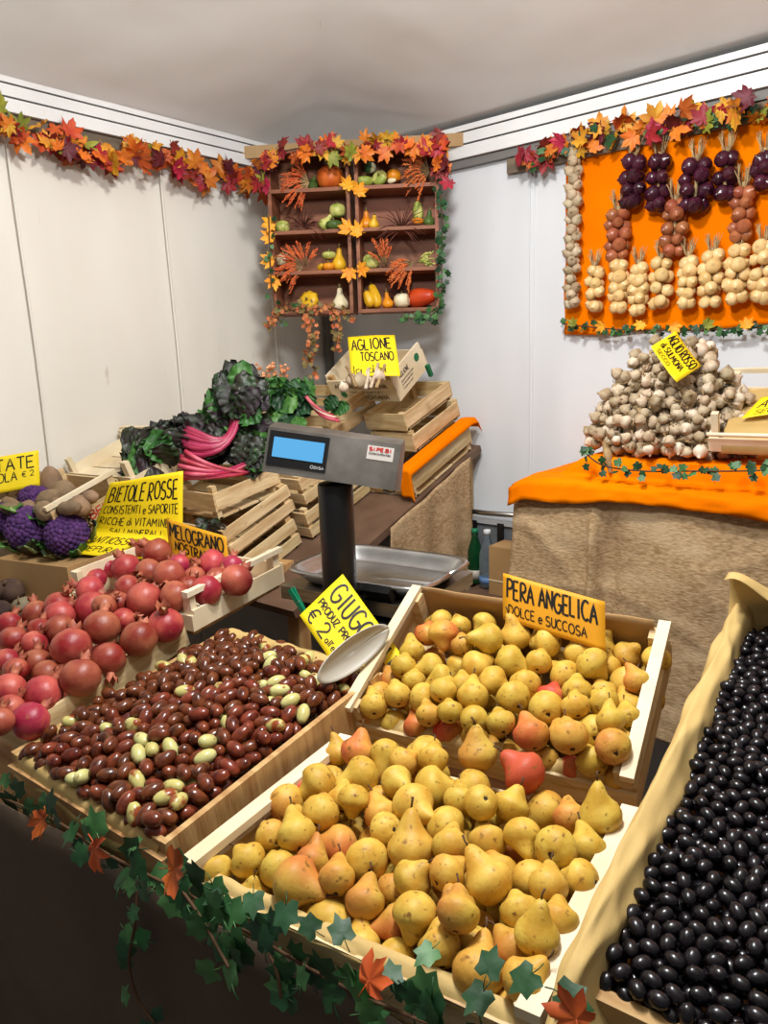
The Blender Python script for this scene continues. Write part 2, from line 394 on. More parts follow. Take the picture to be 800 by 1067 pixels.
def sign(label, corners, wd, ht, lines, paper, curl=0, ink_w=.0045, surf=None, mat_ink=ink, group=None, name='price_sign', nu=10, nv=10):
    """corners TL, TR, BL in the room; lines: (text, x, y, width, height[, ink width]) in sheet metres from bottom left"""
    TL, TR, BL = [V(c) for c in corners]
    u = (TR-TL)/wd; v = (TL-BL)/ht; n = u.cross(v).normalized()
    if surf is None:
        surf = lambda a, b: BL+u*a+v*b+n*(curl*math.sin(math.pi*min(max(a/wd, 0), 1))+.003*nz((a*14, b*14, wd*50)))
    o = V(BL); t = thing(name, label, 'sign', o, group)
    loc = lambda a, b: V(surf(a, b))-o
    MB().grid(lambda a, b: loc(a*wd, b*ht), nu, nv, thick=.0006).build('paper_sheet', paper, t)
    mb = MB()
    for ln in lines:
        ink_mesh(mb, text_strokes(*ln[:5]), loc, ln[5] if len(ln) > 5 else ink_w)
    mb.build('lettering', mat_ink, t, smooth=False)
    return t

# ------------------------------------------------------------------ the tent: walls, roof, rails
def wall_bump(a, b, k=1): return .007*nz((a*1.3, b*.5, k))+.006*nz((a*3.1+b*.6, b*.8, k+5))+.003*nz((a*9, b*1.6, k+9))+.0015*nz((a*17+b*2, b*3, k+3))
structure(MB().grid(lambda a, b: (.0-.0+wall_bump(a*3.4, b*2.3, 1)-.006, -3.4+3.4*a, 2.27*b), 110, 50, thick=.012).build('wall_left', vinyl))
structure(MB().grid(lambda a, b: (3.6*a, .006-wall_bump(a*3.6, b*2.2, 4), 2.21*b), 110, 50, thick=-.012).build('wall_right', vinyl_cool))
structure(MB().abox(-.2, 4.2, -4.2, .2, -.06, 0).build('floor', floor_m, smooth=False))
def roof(a, b):
    x, y = a*3.6, -b*3.6
    h = min(x, -y, 3.6-x, 3.6+y)
    return (x, y, 2.305+.34*h+.006*nz((x*2, y*2, 3))+.004*nz((x*1.0+y, x*7-y*7, 2))*min(1, h*3))
structure(MB().grid(roof, 72, 72, thick=-.01).build('ceiling', ceil_m))
structure(MB().tube([V(roof(t, t))-V((0, 0, .006)) for t in [.02+.02*i for i in range(24)]], .0035, 6).build('trim_1', M('roof_seam', (188, 180, 172), .7)))
def rail(name, axis, z0, z1, ln):
    """pale aluminium eaves rail with two dark grooves along its face"""
    mb = MB()
    def bx(d0, d1, a, b, mi):
        mb.cur = mi
        if axis == 'y': mb.abox(d0, d1, -ln, 0, a, b)
        else: mb.abox(0, ln, -d1, -d0, a, b)
    h = z1-z0
    bx(.008, .03, z0, z1, 0)
    bx(.03, .042, z0, z0+h*.40, 0); bx(.03, .042, z0+h*.46, z0+h*.80, 0); bx(.03, .042, z0+h*.86, z1+.004, 0)
    bx(.03, .033, z0+h*.40, z0+h*.46, 1); bx(.03, .033, z0+h*.80, z0+h*.86, 1)
    structure(mb.build(name, [alu, dark_gap], smooth=False))
rail('trim_2', 'y', 2.222, 2.306, 3.4)
rail('trim_3', 'x', 2.188, 2.284, 3.6)
structure(MB().abox(.008, .026, -3.4, -.02, 2.186, 2.22).build('trim_4', batten, smooth=False))
structure(MB().abox(.02, 3.6, -.03, -.008, 2.162, 2.186).build('trim_5', M('grey_channel', (120, 118, 114), .6), smooth=False))
structure(MB().abox(.855, 3.0, -.034, -.010, 2.112, 2.156).build('trim_6', batten, smooth=False))
for i, y in enumerate((-1.226, -.748, -.303)):
    structure(MB().tube([(.006+wall_bump(3.4+y, z, 1), y+.003*math.sin(z*5), z) for z in [.05+.155*k for k in range(15)]], [.004]*15, 6).build('trim_%d' % (7+i), vinyl))
structure(MB().tube([(.93+.002*math.sin(z*6), -.006, z) for z in [.05+.15*k for k in range(15)]], [.004]*15, 6).build('trim_10', vinyl_cool))
structure(MB().tube([(.945, -.006, z) for z in [.05+.15*k for k in range(15)]], [.003]*15, 6).build('trim_11', vinyl_cool))
structure(MB().abox(.006, .03, -.036, -.006, 0, 2.2).build('trim_12', M('corner_post', (120, 116, 110), .5, metal=.3), smooth=False))
# diagonal timber across the corner that carries the gourd shelves
B0, B1 = V((.02, -.44, 2.262)), V((.70, -.045, 2.245))
structure(MB().box((B0+B1)/2+V((-.01, .012, .0)), (B1-B0)/2, V((.3, -.5, 0)).normalized()*.012, (0, 0, .02)).build('beam_1', M('beam_timber', (196, 164, 118), .75, (168, 132, 88), 5, bump=.2), smooth=False))

# ------------------------------------------------------------------ counters and their drapes
S0 = V((0, -.12, 1.2)); SV = V((0, .9397, .342)); SN = V((0, -.342, .9397))
def sp(x, s, h=0): return V((x, 0, 0))+S0+SV*s+SN*h
t = thing('market_counter', 'wooden sloping counter carrying the vegetable crates along the left wall', 'counter', (.4, -.6, 0))
o0 = V((.4, -.6, 0))
mb = MB(); mb.box(sp(.385, -.41, -.012)-o0, (.365, 0, 0), SV*.50, SN*.012); mb.build('sloping_board', brown_board, t, smooth=False)
for x in (.06, .70):
    for s in (-.85, .05):
        p = sp(x, s, -.024)-o0
        MB().box((p.x, p.y, p.z/2), (.022, 0, 0), (0, .022, 0), (0, 0, p.z/2-.004)).build('leg', wood_end, t, smooth=False)
FU = V((math.cos(rad(6)), math.sin(rad(6)), 0)); FV = V((-FU.y, FU.x, 0)); FO = V((.14, -1.932, 0))
def fp(a, b, z): return FO+FU*a+FV*b+V((0, 0, z))
fc = t = thing('market_counter', 'long front counter under the fruit crates, its face covered by a dark cloth', 'counter', FO)
mb = MB(); mb.box(fp(1.25, .33, .765)-FO, FU*1.25, FV*.30, (0, 0, .012)); mb.build('counter_top', wood_end, t, smooth=False)
for a in (.1, 1.2, 2.4):
    for b in (.06, .58):
        MB().box(fp(a, b, .376)-FO, FU*.02, FV*.02, (0, 0, .375)).build('leg', wood_end, t, smooth=False)
def riser(M4, wd, dp, drop):
    """sloping support board of the front counter under a crate"""
    MB().abox(.01, wd-.01, .01, dp-.01, -drop-.012, -drop-.002).build('support_board', wood_end, fc, smooth=False, mw=Matrix.Translation(-FO) @ M4)
cl = MB().grid(lambda a, b: fp(2.5*a, .018-.012*math.sin(a*40)*(.3+.7*(1-b))+.01*nz((a*9, b*3, 2)), .02+.835*b), 90, 16, thick=.002)
tag(cl.build('counter_cloth', drape_m), 'dark cloth hanging down the front of the fruit counter', 'cloth')

def drapeL(a, b):
    y = -.56+.45*a; top = 1.2+.364*(y+.12)-.004
    z = .42+(top-.42)*b
    return (.757+.010*math.sin(a*17+2)*(1-b)+.012*nz((a*4, b*2, 7))+.02*(1-b), y+.02*nz((b*3, a*1, 4))*(1 if a < .1 else .3), z)
tag(MB().grid(drapeL, 40, 40, thick=.002, uvscale=(.45, .75)).build('burlap_drape', burlap), 'burlap drape hanging from the sloping left counter beside the bottles', 'cloth')

GX0, GX1, GY = 1.13, 2.7, -.42
t = thing('display_table', 'table against the right wall under burlap and orange cloth', 'table', (1.9, -.22, 0)); o0 = V((1.9, -.22, 0))
MB().abox(GX0+.02-1.9, GX1-1.9, GY+.03+.22, -.03+.22, 1.165, 1.19).build('tabletop', wood_end, t, smooth=False)
MB().abox(1.28-1.9, GX1-1.9, -.355+.22, -.03+.22, 1.191, 1.25).build('riser_box', cardboard, t, smooth=False)
for x in (GX0+.06, GX1-.1):
    for y in (GY+.06, -.07): MB().abox(x-1.9-.02, x-1.9+.02, y+.22-.02, y+.22+.02, 0, 1.164).build('leg', wood_end, t, smooth=False)
def drapeR(a, b):
    z = .55+(1.19-.55)*b
    L = a*(.36+1.57)
    fold = .012*math.sin(L*16+1.5*nz((L*2, 0, 3)))*(1.1-b)+.012*nz((L*5, b*2.5, 9))
    fold += (.03*math.exp(-((L-.60)/.012)**2)-.02*math.exp(-((L-.64)/.03)**2))*min(1, (1-b)*5)
    fold += .006*max(0, 1-9*abs(nz((L*1.3+z*.5, z*2.6, 5))))+.004*max(0, 1-8*abs(nz((L*2.2, z*5+L, 9))))
    fold *= min(1, (1-b)*4+.1)
    flare = .045*(1-b)
    if L < .36: return (GX0-.012-fold-flare, -.05-L*(.385/.36), z)
    return (GX0-.012-flare*(max(0, 1-(L-.36)/.25))+(L-.36), GY-.015-fold-flare*.4, z+.012*nz((L*3, 1, 1))*(1-b))
tag(MB().grid(drapeR, 240, 90, thick=.002, uvscale=(1.93, .64)).build('burlap_drape', burlap), 'wide burlap drape covering the table below the garlic heap', 'cloth')
def ocloth(a, b):
    x = GX0-.02+(GX1-GX0+.02)*a
    hem = 1.158+.012*nz((x*6, 0, 2))+.01*math.sin(x*9)
    st = min(1, max(0, (x-1.22)/.07))
    pts = [(GY-.040, hem), (GY-.034, 1.200), (GY-.012, 1.208), (-.372, 1.212+.0*st), (-.366, 1.212+.044*st), (-.355, 1.212+.052*st), (-.2, 1.212+.053*st), (-.035, 1.212+.052*st)]
    k = b*(len(pts)-1); i = min(int(k), len(pts)-2); f = k-i
    y = pts[i][0]+(pts[i+1][0]-pts[i][0])*f; z = pts[i][1]+(pts[i+1][1]-pts[i][1])*f
    if x < 1.16: z -= (1.16-x)*.5
    w_ = .009*nz((x*11, b*7, 1))+.006*nz((x*25, b*11, 3))
    return (x, y-abs(w_)*1.2-.006*math.sin(x*23)*(b < .16), z+abs(w_)*.5)
tag(MB().grid(ocloth, 110, 28, thick=.0015).build('orange_tablecloth', orange_cloth), 'crumpled orange cloth covering the top of the garlic table', 'cloth')
def ohang(a, b):
    x, z = 1.055+1.2*a, 1.598+.535*b
    return (x+.006*nz((b*6, 1, a)), -.014-.010*abs(nz((x*5, z*6, 1)))-.004*abs(nz((x*12, z*14, 1))), z+.004*math.sin(x*20)*(1-b))
tag(MB().grid(ohang, 90, 50, thick=.0012).build('orange_wall_cloth', orange_cloth), 'orange cloth backdrop pinned to the right wall behind the onion braids', 'cloth')

# low bench and floor clutter seen between the two counters
t = thing('low_bench', 'low brown bench with bottles on it at the right wall', 'bench', (.85, -.16, 0))
MB().abox(-.05, .26, -.17, .14, .725, .748).build('bench_top', brown_board, t, smooth=False)
for x in (-.02, .22):
    for y in (-.14, .11): MB().abox(x-.02, x+.02, y-.02, y+.02, 0, .724).build('leg', wood_end, t, smooth=False)

# ------------------------------------------------------------------ crates
def crate(label, M4, wd, dp, h, front=(), back=(), left=(), right=(), bars='', post=.022, th=.006, wm=None, ww=None, base=True, bar_w=.014, cat='crate', group=None, ph=None, name='wooden_crate', floor_z=.0):
    """open slatted fruit tray; local x across the front, y to the back, z up; slats given as (z0, z1)"""
    wm = wm or wood; ww = ww or wood_white
    t = thing(name, label, cat, M4, group)
    ph = ph or h
    for x in (0, wd-post):
        for y in (0, dp-post):
            MB().abox(x+th, x+post-th*0, y+th, y+post, floor_z, ph-.002) if False else None
            MB().abox(x+(th if x == 0 else -th), x+post+(0 if x == 0 else -th), y+(th if y == 0 else -th), y+post+(0 if y == 0 else -th), floor_z, ph-.001).build('corner_post', wm, t, smooth=False)
    for z0, z1 in front: MB().abox(0, wd, 0, th, z0, z1).build('slat', wm, t, smooth=False)
    for z0, z1 in back: MB().abox(0, wd, dp-th, dp, z0, z1).build('slat', wm, t, smooth=False)
    for z0, z1 in left: MB().abox(0, th, th, dp-th, z0, z1).build('slat', wm, t, smooth=False)
    for z0, z1 in right: MB().abox(wd-th, wd, th, dp-th, z0, z1).build('slat', wm, t, smooth=False)
    if base:
        for k in range(3):
            y0 = th+.004+k*(dp-2*th-.008)/3
            MB().abox(th, wd-th, y0, y0+(dp-2*th)/3-.008, floor_z, floor_z+.005).build('floor_board', wm, t, smooth=False)
    for c in bars:
        if c == 'l': MB().abox(0, bar_w, -.004, dp+.004, h-.008, h+.004).build('top_bar', ww, t, smooth=False)
        if c == 'r': MB().abox(wd-bar_w, wd, -.004, dp+.004, h-.008, h+.004).build('top_bar', ww, t, smooth=False)
        if c == 'b': MB().abox(0, wd, dp-bar_w, dp, h-.008, h+.004).build('top_bar', ww, t, smooth=False)
        if c == 'f': MB().abox(0, wd, 0, bar_w, h-.008, h+.004).build('top_bar', ww, t, smooth=False)
    return t
def down(M4, h): return M4 @ Matrix.Translation((0, 0, -h))
def local_text(t, txt, fn, x, y, wd, ht, mat, iw=.002, nm='printed_text'):
    mb = MB(); ink_mesh(mb, text_strokes(txt, x, y, wd, ht, jit=0), fn, iw, off=.0009); return mb.build(nm, mat, t, smooth=False)

# the two pear crates
PA = frame(V((1.382, -1.773, .912)), V((.496, .05, .031)), V((-.048, .339, .011)))
PW, PD, PH = .50, .343, .105
crate('front pear crate of pale wood with flat white side bars', down(PA, PH), PW, PD, PH, front=[(.004, .075)], back=[(.01, .085)], left=[(.008, .072)], right=[(.008, .072)], bars='lr', bar_w=.026, post=.026, ph=PH-.005)
PB = frame(V((1.318, -1.392, .955)), V((.489, .085, -.002)), V((-.03, .27, .135)))
QW, QD, QH = .495, .305, .105
crate('tilted rear pear crate in front of the amber sign', down(PB, QH), QW, QD, QH, front=[(.004, .06)], back=[(.01, .06)], left=[(.008, .07)], right=[(.008, .07)], bars='lr', bar_w=.020, post=.026, ph=QH-.005)
riser(PA, PW, PD, PH); riser(PB, QW, QD, QH)
# jujube crate
JO, JR, JB = V((.93, -1.805, .92)), V((1.348, -1.785, .918)), V((.825, -1.31, .985))
PJ = frame(JO, JR-JO, JB-JO); JW, JD, JH = .418, .505, .105
crate('low wooden crate heaped with jujubes', down(PJ, JH), JW, JD, JH, front=[(0, .085)], back=[(0, .10)], left=[(0, .105)], right=[(0, .105)], post=.02, th=.011, wm=wood_end)
riser(PJ, JW, JD, JH)
# olive crate at the right
PO = frame(V((1.897, -1.705, .992)), V((.40, .03, .0)), V((-.145, .98, .13))); OW, OD, OH = .42, .78, .12
crate('long wooden crate full of black olives at the right edge', down(PO, OH), OW, OD, OH, front=[(0, .10)], back=[(0, .11)], left=[(0, .10)], right=[(0, .10)], post=.024, th=.014, wm=wood_end, ph=.085)
riser(PO, OW, OD, OH)
# loose pomegranate tray in front, and the pomegranate crate behind it
PL = frame(V((.54, -1.80, .955)), V((.40, .035, 0)), V((-.04, .40, .09))); LW, LD, LH = .375, .37, .07
crate('low tray under the loose pomegranates beside the jujube crate', down(PL, LH), LW, LD, LH, front=[(0, .06)], back=[(0, .06)], left=[(0, .06)], right=[(0, .06)], post=.02, th=.008)
riser(PL, LW, LD, LH)
PM = frame(V((.523, -1.462, 1.085)), V((.385, .063, 0)), V((-.06, .30, .02))); MW_, MD, MH = .385, .31, .085
crate('small white crate of pomegranates with a raised side bar', down(PM, MH), MW_, MD, MH, front=[(.0, .035)], back=[(.0, .05)], left=[(.0, .045), (.06, .085)], right=[(.0, .045)], bars='r', bar_w=.014, wm=wood_white)
riser(PM, MW_, MD, MH)
# cardboard box of cauliflowers
PC = frame(V((.20, -1.49, 1.075)), V((.97, .20, .02)), V((-.2, .97, .03)))
t = thing('cardboard_box', 'brown cardboard box holding the purple cauliflowers', 'box', PC)
for nm, a in (('front_panel', (0, .27, 0, .004, -.14, 0)), ('back_panel', (0, .27, .206, .21, -.14, 0)), ('side_panel', (0, .004, .004, .206, -.14, 0)), ('side_panel', (.266, .27, .004, .206, -.14, 0)), ('bottom_panel', (.004, .266, .004, .206, -.14, -.02))):
    MB().abox(*a).build(nm, cardboard, t, smooth=False)
MB().abox(.06, .5, .005, .6, -.19, -.142).build('support_board', wood_end, fc, smooth=False, mw=Matrix.Translation(-FO) @ PC)
# potato crate and the empty crates against the left wall
PP = frame(V((.05, -1.415, 1.20)), V((.97, .10, .0)), V((-.04, .94, .30))); PPW, PPD, PPH = .255, .22, .10
c = crate('shallow crate of muddy potatoes with a pale top bar, by the left wall', down(PP, PPH), PPW, PPD, PPH, front=[(0, .05)], back=[(0, .075)], left=[(0, .06)], right=[(0, .048)], bars='r', bar_w=.012, ph=PPH-.003)
local_text(c, 'BEN2I'.replace('2', 'Z'), lambda a, b: (PPW+.0002, a, b), .10, .012, .10, .024, red_ink, .004)
MB().abox(.0, .24, .0, .21, -PPH-.05, -PPH-.002).build('support_board', wood_end, fc, smooth=False, mw=Matrix.Translation(-FO) @ PP)
E0 = frame(V((.025, -1.20, 1.285)), V((1, .06, .02)), V((-.03, .95, .33))); 
crate('empty pale crate with raised corner posts behind the potatoes', down(E0, .10), .31, .235, .10, front=[(0, .055)], back=[(0, .06)], left=[(0, .07)], right=[(0, .05)], bars='b', ph=.098, floor_z=.03, wm=wood_white)
crate('second empty crate below the one by the left wall', down(E0, .21), .31, .18, .10, front=[(0, .06)], back=[(0, .06)], left=[(0, .06)], right=[(0, .06)], ph=.10)
crate('lowest empty crate of the stack by the left wall', down(E0, .32), .31, .15, .10, front=[(0, .06)], back=[(0, .06)], left=[(0, .06)], right=[(0, .06)], ph=.10)
MB().abox(.0, .34, .0, .24, -.36, -.322).build('support_board', wood_end, fc, smooth=False, mw=Matrix.Translation(-FO) @ E0)
# the stacks on the sloping board
SX = V((1, 0, 0))
def sfr(x, s, h, tilt=0):
    v = SV.copy()
    if tilt: v = Matrix.Rotation(rad(tilt), 3, 'X') @ v
    return frame(sp(x, s, h), SX, v)
two = dict(front=[(.008, .04), (.055, .092)], back=[(.008, .04), (.055, .092)], left=[(.008, .04), (.055, .092)], right=[(.008, .04), (.055, .092)])
crate('bottom slatted crate of the stack under the chard', sfr(.14, -.90, .003), .385, .27, .105, **two)
crate('middle slatted crate of the stack under the chard', sfr(.14, -.88, .112), .385, .27, .10, **two)
crate('top crate holding the chard bunches with magenta stems', sfr(.12, -.865, .226, -10), .385, .25, .09, front=[(.025, .078)], back=[(.025, .07)], left=[(.03, .075)], right=[(.03, .078)], ph=.098)
crate('lower slatted crate with a torn label behind the scale column', sfr(.16, -.60, .003), .385, .34, .105, **two)
crate('upper slatted crate with a torn paper scrap behind the scale column', sfr(.16, -.58, .112), .385, .32, .10, **two)
crate('crate of leafy greens behind the scale display', sfr(.10, -.36, .216), .40, .25, .105, front=[(.02, .05), (.06, .10)], back=[(.02, .05), (.06, .10)], left=[(.02, .05), (.06, .10)], right=[(.005, .04), (.055, .10)])
crate('slatted crate draped with orange cloth under the stack at the counter end', sfr(.535, -.30, .003), .205, .36, .105, front=[(.02, .10)], back=[(.02, .10)], left=[(.02, .10)], right=[(.03, .098)], ph=.105)
crate('second slatted crate of the stack under the giant garlic box', sfr(.525, -.20, .113), .175, .28, .075, front=[(.005, .07)], back=[(.005, .07)], left=[(.005, .07)], right=[(.012, .060)])
crate('topmost slatted crate right under the giant garlic box', sfr(.52, -.205, .19), .17, .28, .065, front=[(.005, .062)], back=[(.005, .06)], left=[(.005, .06)], right=[(.012, .062)], ph=.063)
def ofl(a, b):
    """orange cloth over the corner of the lower crate"""
    pts = [(-.325, .02), (-.318, .07), (-.312, .112), (-.20, .1125), (-.05, .1125), (.07, .112), (.105, .10), (.115, .06)]
    k = a*(len(pts)-1); i = min(int(k), len(pts)-2); f = k-i
    s = pts[i][0]+(pts[i+1][0]-pts[i][0])*f; h = pts[i][1]+(pts[i+1][1]-pts[i][1])*f
    x = .705+.048*b
    dr = .02*max(0, (b-.8)/.2)
    return sp(x+.004*nz((s*14, b*2, 3)), s, h-dr+.003*abs(nz((s*12, b*4, 1))))
tag(MB().grid(ofl, 50, 12, thick=.0015).build('orange_cloth', orange_cloth), 'strip of orange cloth over the crate at the counter end', 'cloth')

# ------------------------------------------------------------------ kraft paper liners: folded sheets over the crate rims
def liner(label, M4, path, hang_in, hang_out, wob=.008, seed=0, n=60, out=.008, cat='paper'):
    """path: local points along a crate rim; the sheet rises from inside, folds over the rim and hangs outside"""
    P = [V(p) for p in path]; L = [0]
    for i in range(1, len(P)): L.append(L[-1]+(P[i]-P[i-1]).length)
    def at(s):
        for i in range(1, len(P)):
            if s <= L[i] or i == len(P)-1:
                f = (s-L[i-1])/(L[i]-L[i-1]); return P[i-1].lerp(P[i], f), (P[i]-P[i-1]).normalized()
    def fn(a, b):
        p, d = at(a*L[-1]); nrm = V((-d.y, d.x, 0)).normalized()       # inward
        rise = .006+.003*nz((a*L[-1]*22, 1, seed))+.010*nz((a*L[-1]*7, 3, seed))
        if b < .45:
            f = b/.45; q = p+nrm*(.012+.02*(1-f)+wob*nz((a*L[-1]*16, f*2, seed+2))*(.3+f))+V((0, 0, -hang_in*(1-f)+rise*f))
        elif b < .6:
            f = (b-.45)/.15; q = p+nrm*(.012*(1-f)-out*f)+V((0, 0, rise+.004*math.sin(f*math.pi)))
        else:
            f = (b-.6)/.4; ho = hang_out*(.6+.8*abs(nz((a*L[-1]*9, 5, seed))))
            q = p-nrm*(out+.010*f+wob*.8*abs(nz((a*L[-1]*18, f*2, seed+4)))*f)+V((0, 0, rise-(ho+rise)*f))
        return M4 @ (q+V((0, 0, .003*nz((a*L[-1]*40, b*6, seed+9)))))
    return tag(MB().grid(fn, n, 12, thick=.0008).build('kraft_liner', kraft), label, cat)
liner('kraft paper folded over the front rim of the jujube crate', PJ, [(.02, .25, -.004), (.016, .02, -.006), (.20, .016, -.02), (.40, .018, -.012)], .06, .035, seed=1)
liner('kraft paper along the back of the jujube crate near the green peg', PJ, [(.40, JD-.02, .0), (.2, JD-.02, .004), (.02, JD-.02, .0)], .05, .02, seed=2, wob=.02)
liner('kraft paper folded over the front rim of the tilted pear crate', PB, [(.022, .02, -.045), (.25, .012, -.045), (.47, .02, -.045)], .05, .03, seed=3)
liner('kraft paper along the front rim of the lower pear crate', PA, [(.03, .012, -.032), (.25, .012, -.030), (.47, .012, -.032)], .05, .006, seed=4, wob=.006, out=.002)
# brown cardboard lining at the back of the rear pear crate
tag(MB().grid(lambda a, b: PB @ V((.03+.44*a, QD-.012+.004*nz((a*6, b*3, 1)), -.09+.105*b-.012*nz((a*5, 0, 2))*b)), 24, 8, thick=.003).build('cardboard_lining', cardboard), 'brown cardboard lining standing behind the rear pears', 'cardboard')
# big crumpled kraft sheet along the left rim of the olive crate
def olin(a, b):
    s = -.10+a*.90
    prof = [(.032, -.05), (.024, -.012), (.014, .010), (.000, .016), (-.008, .004), (-.014, -.022)]
    k = b*(len(prof)-1); i = min(int(k), len(prof)-2); f = k-i
    x = prof[i][0]+(prof[i+1][0]-prof[i][0])*f; z = prof[i][1]+(prof[i+1][1]-prof[i][1])*f
    cr = .007*(.5-abs(nz((s*5+b*1.5, b*1.2, 3)))*2)+.003*(.5-abs(nz((s*11-b*2, b*2, 7)))*2)
    x += cr+.01*max(0, -s)*3; z += .9*abs(cr)-.3*max(0, -s)*(.6+b)
    if s > .66: z += .16*(s-.66)*(1-.4*b)*4*.4
    return PO @ V((x, s, z))
tag(MB().grid(olin, 120, 24, thick=.0008).build('kraft_liner', kraft), 'large crumpled kraft paper sheet along the left rim of the olive crate', 'paper')
def olb(a, b):
    x = -.01+.46*a; z = -.06+.16*b+.02*nz((x*9, 1, 3))*b+.05*b*math.exp(-(x/.05)**2); y = OD-.02-.02*b+.02*(.5-abs(nz((x*7+b, b*2, 2)))*2)-.05*max(0, b-.72)/.28*(1+nz((x*8, 3, 3)))
    return PO @ V((x, y, z-.05*max(0, b-.75)/.25))
tag(MB().grid(olb, 60, 24, thick=.0008).build('kraft_liner', kraft), 'kraft paper standing up at the back of the olive crate', 'paper')

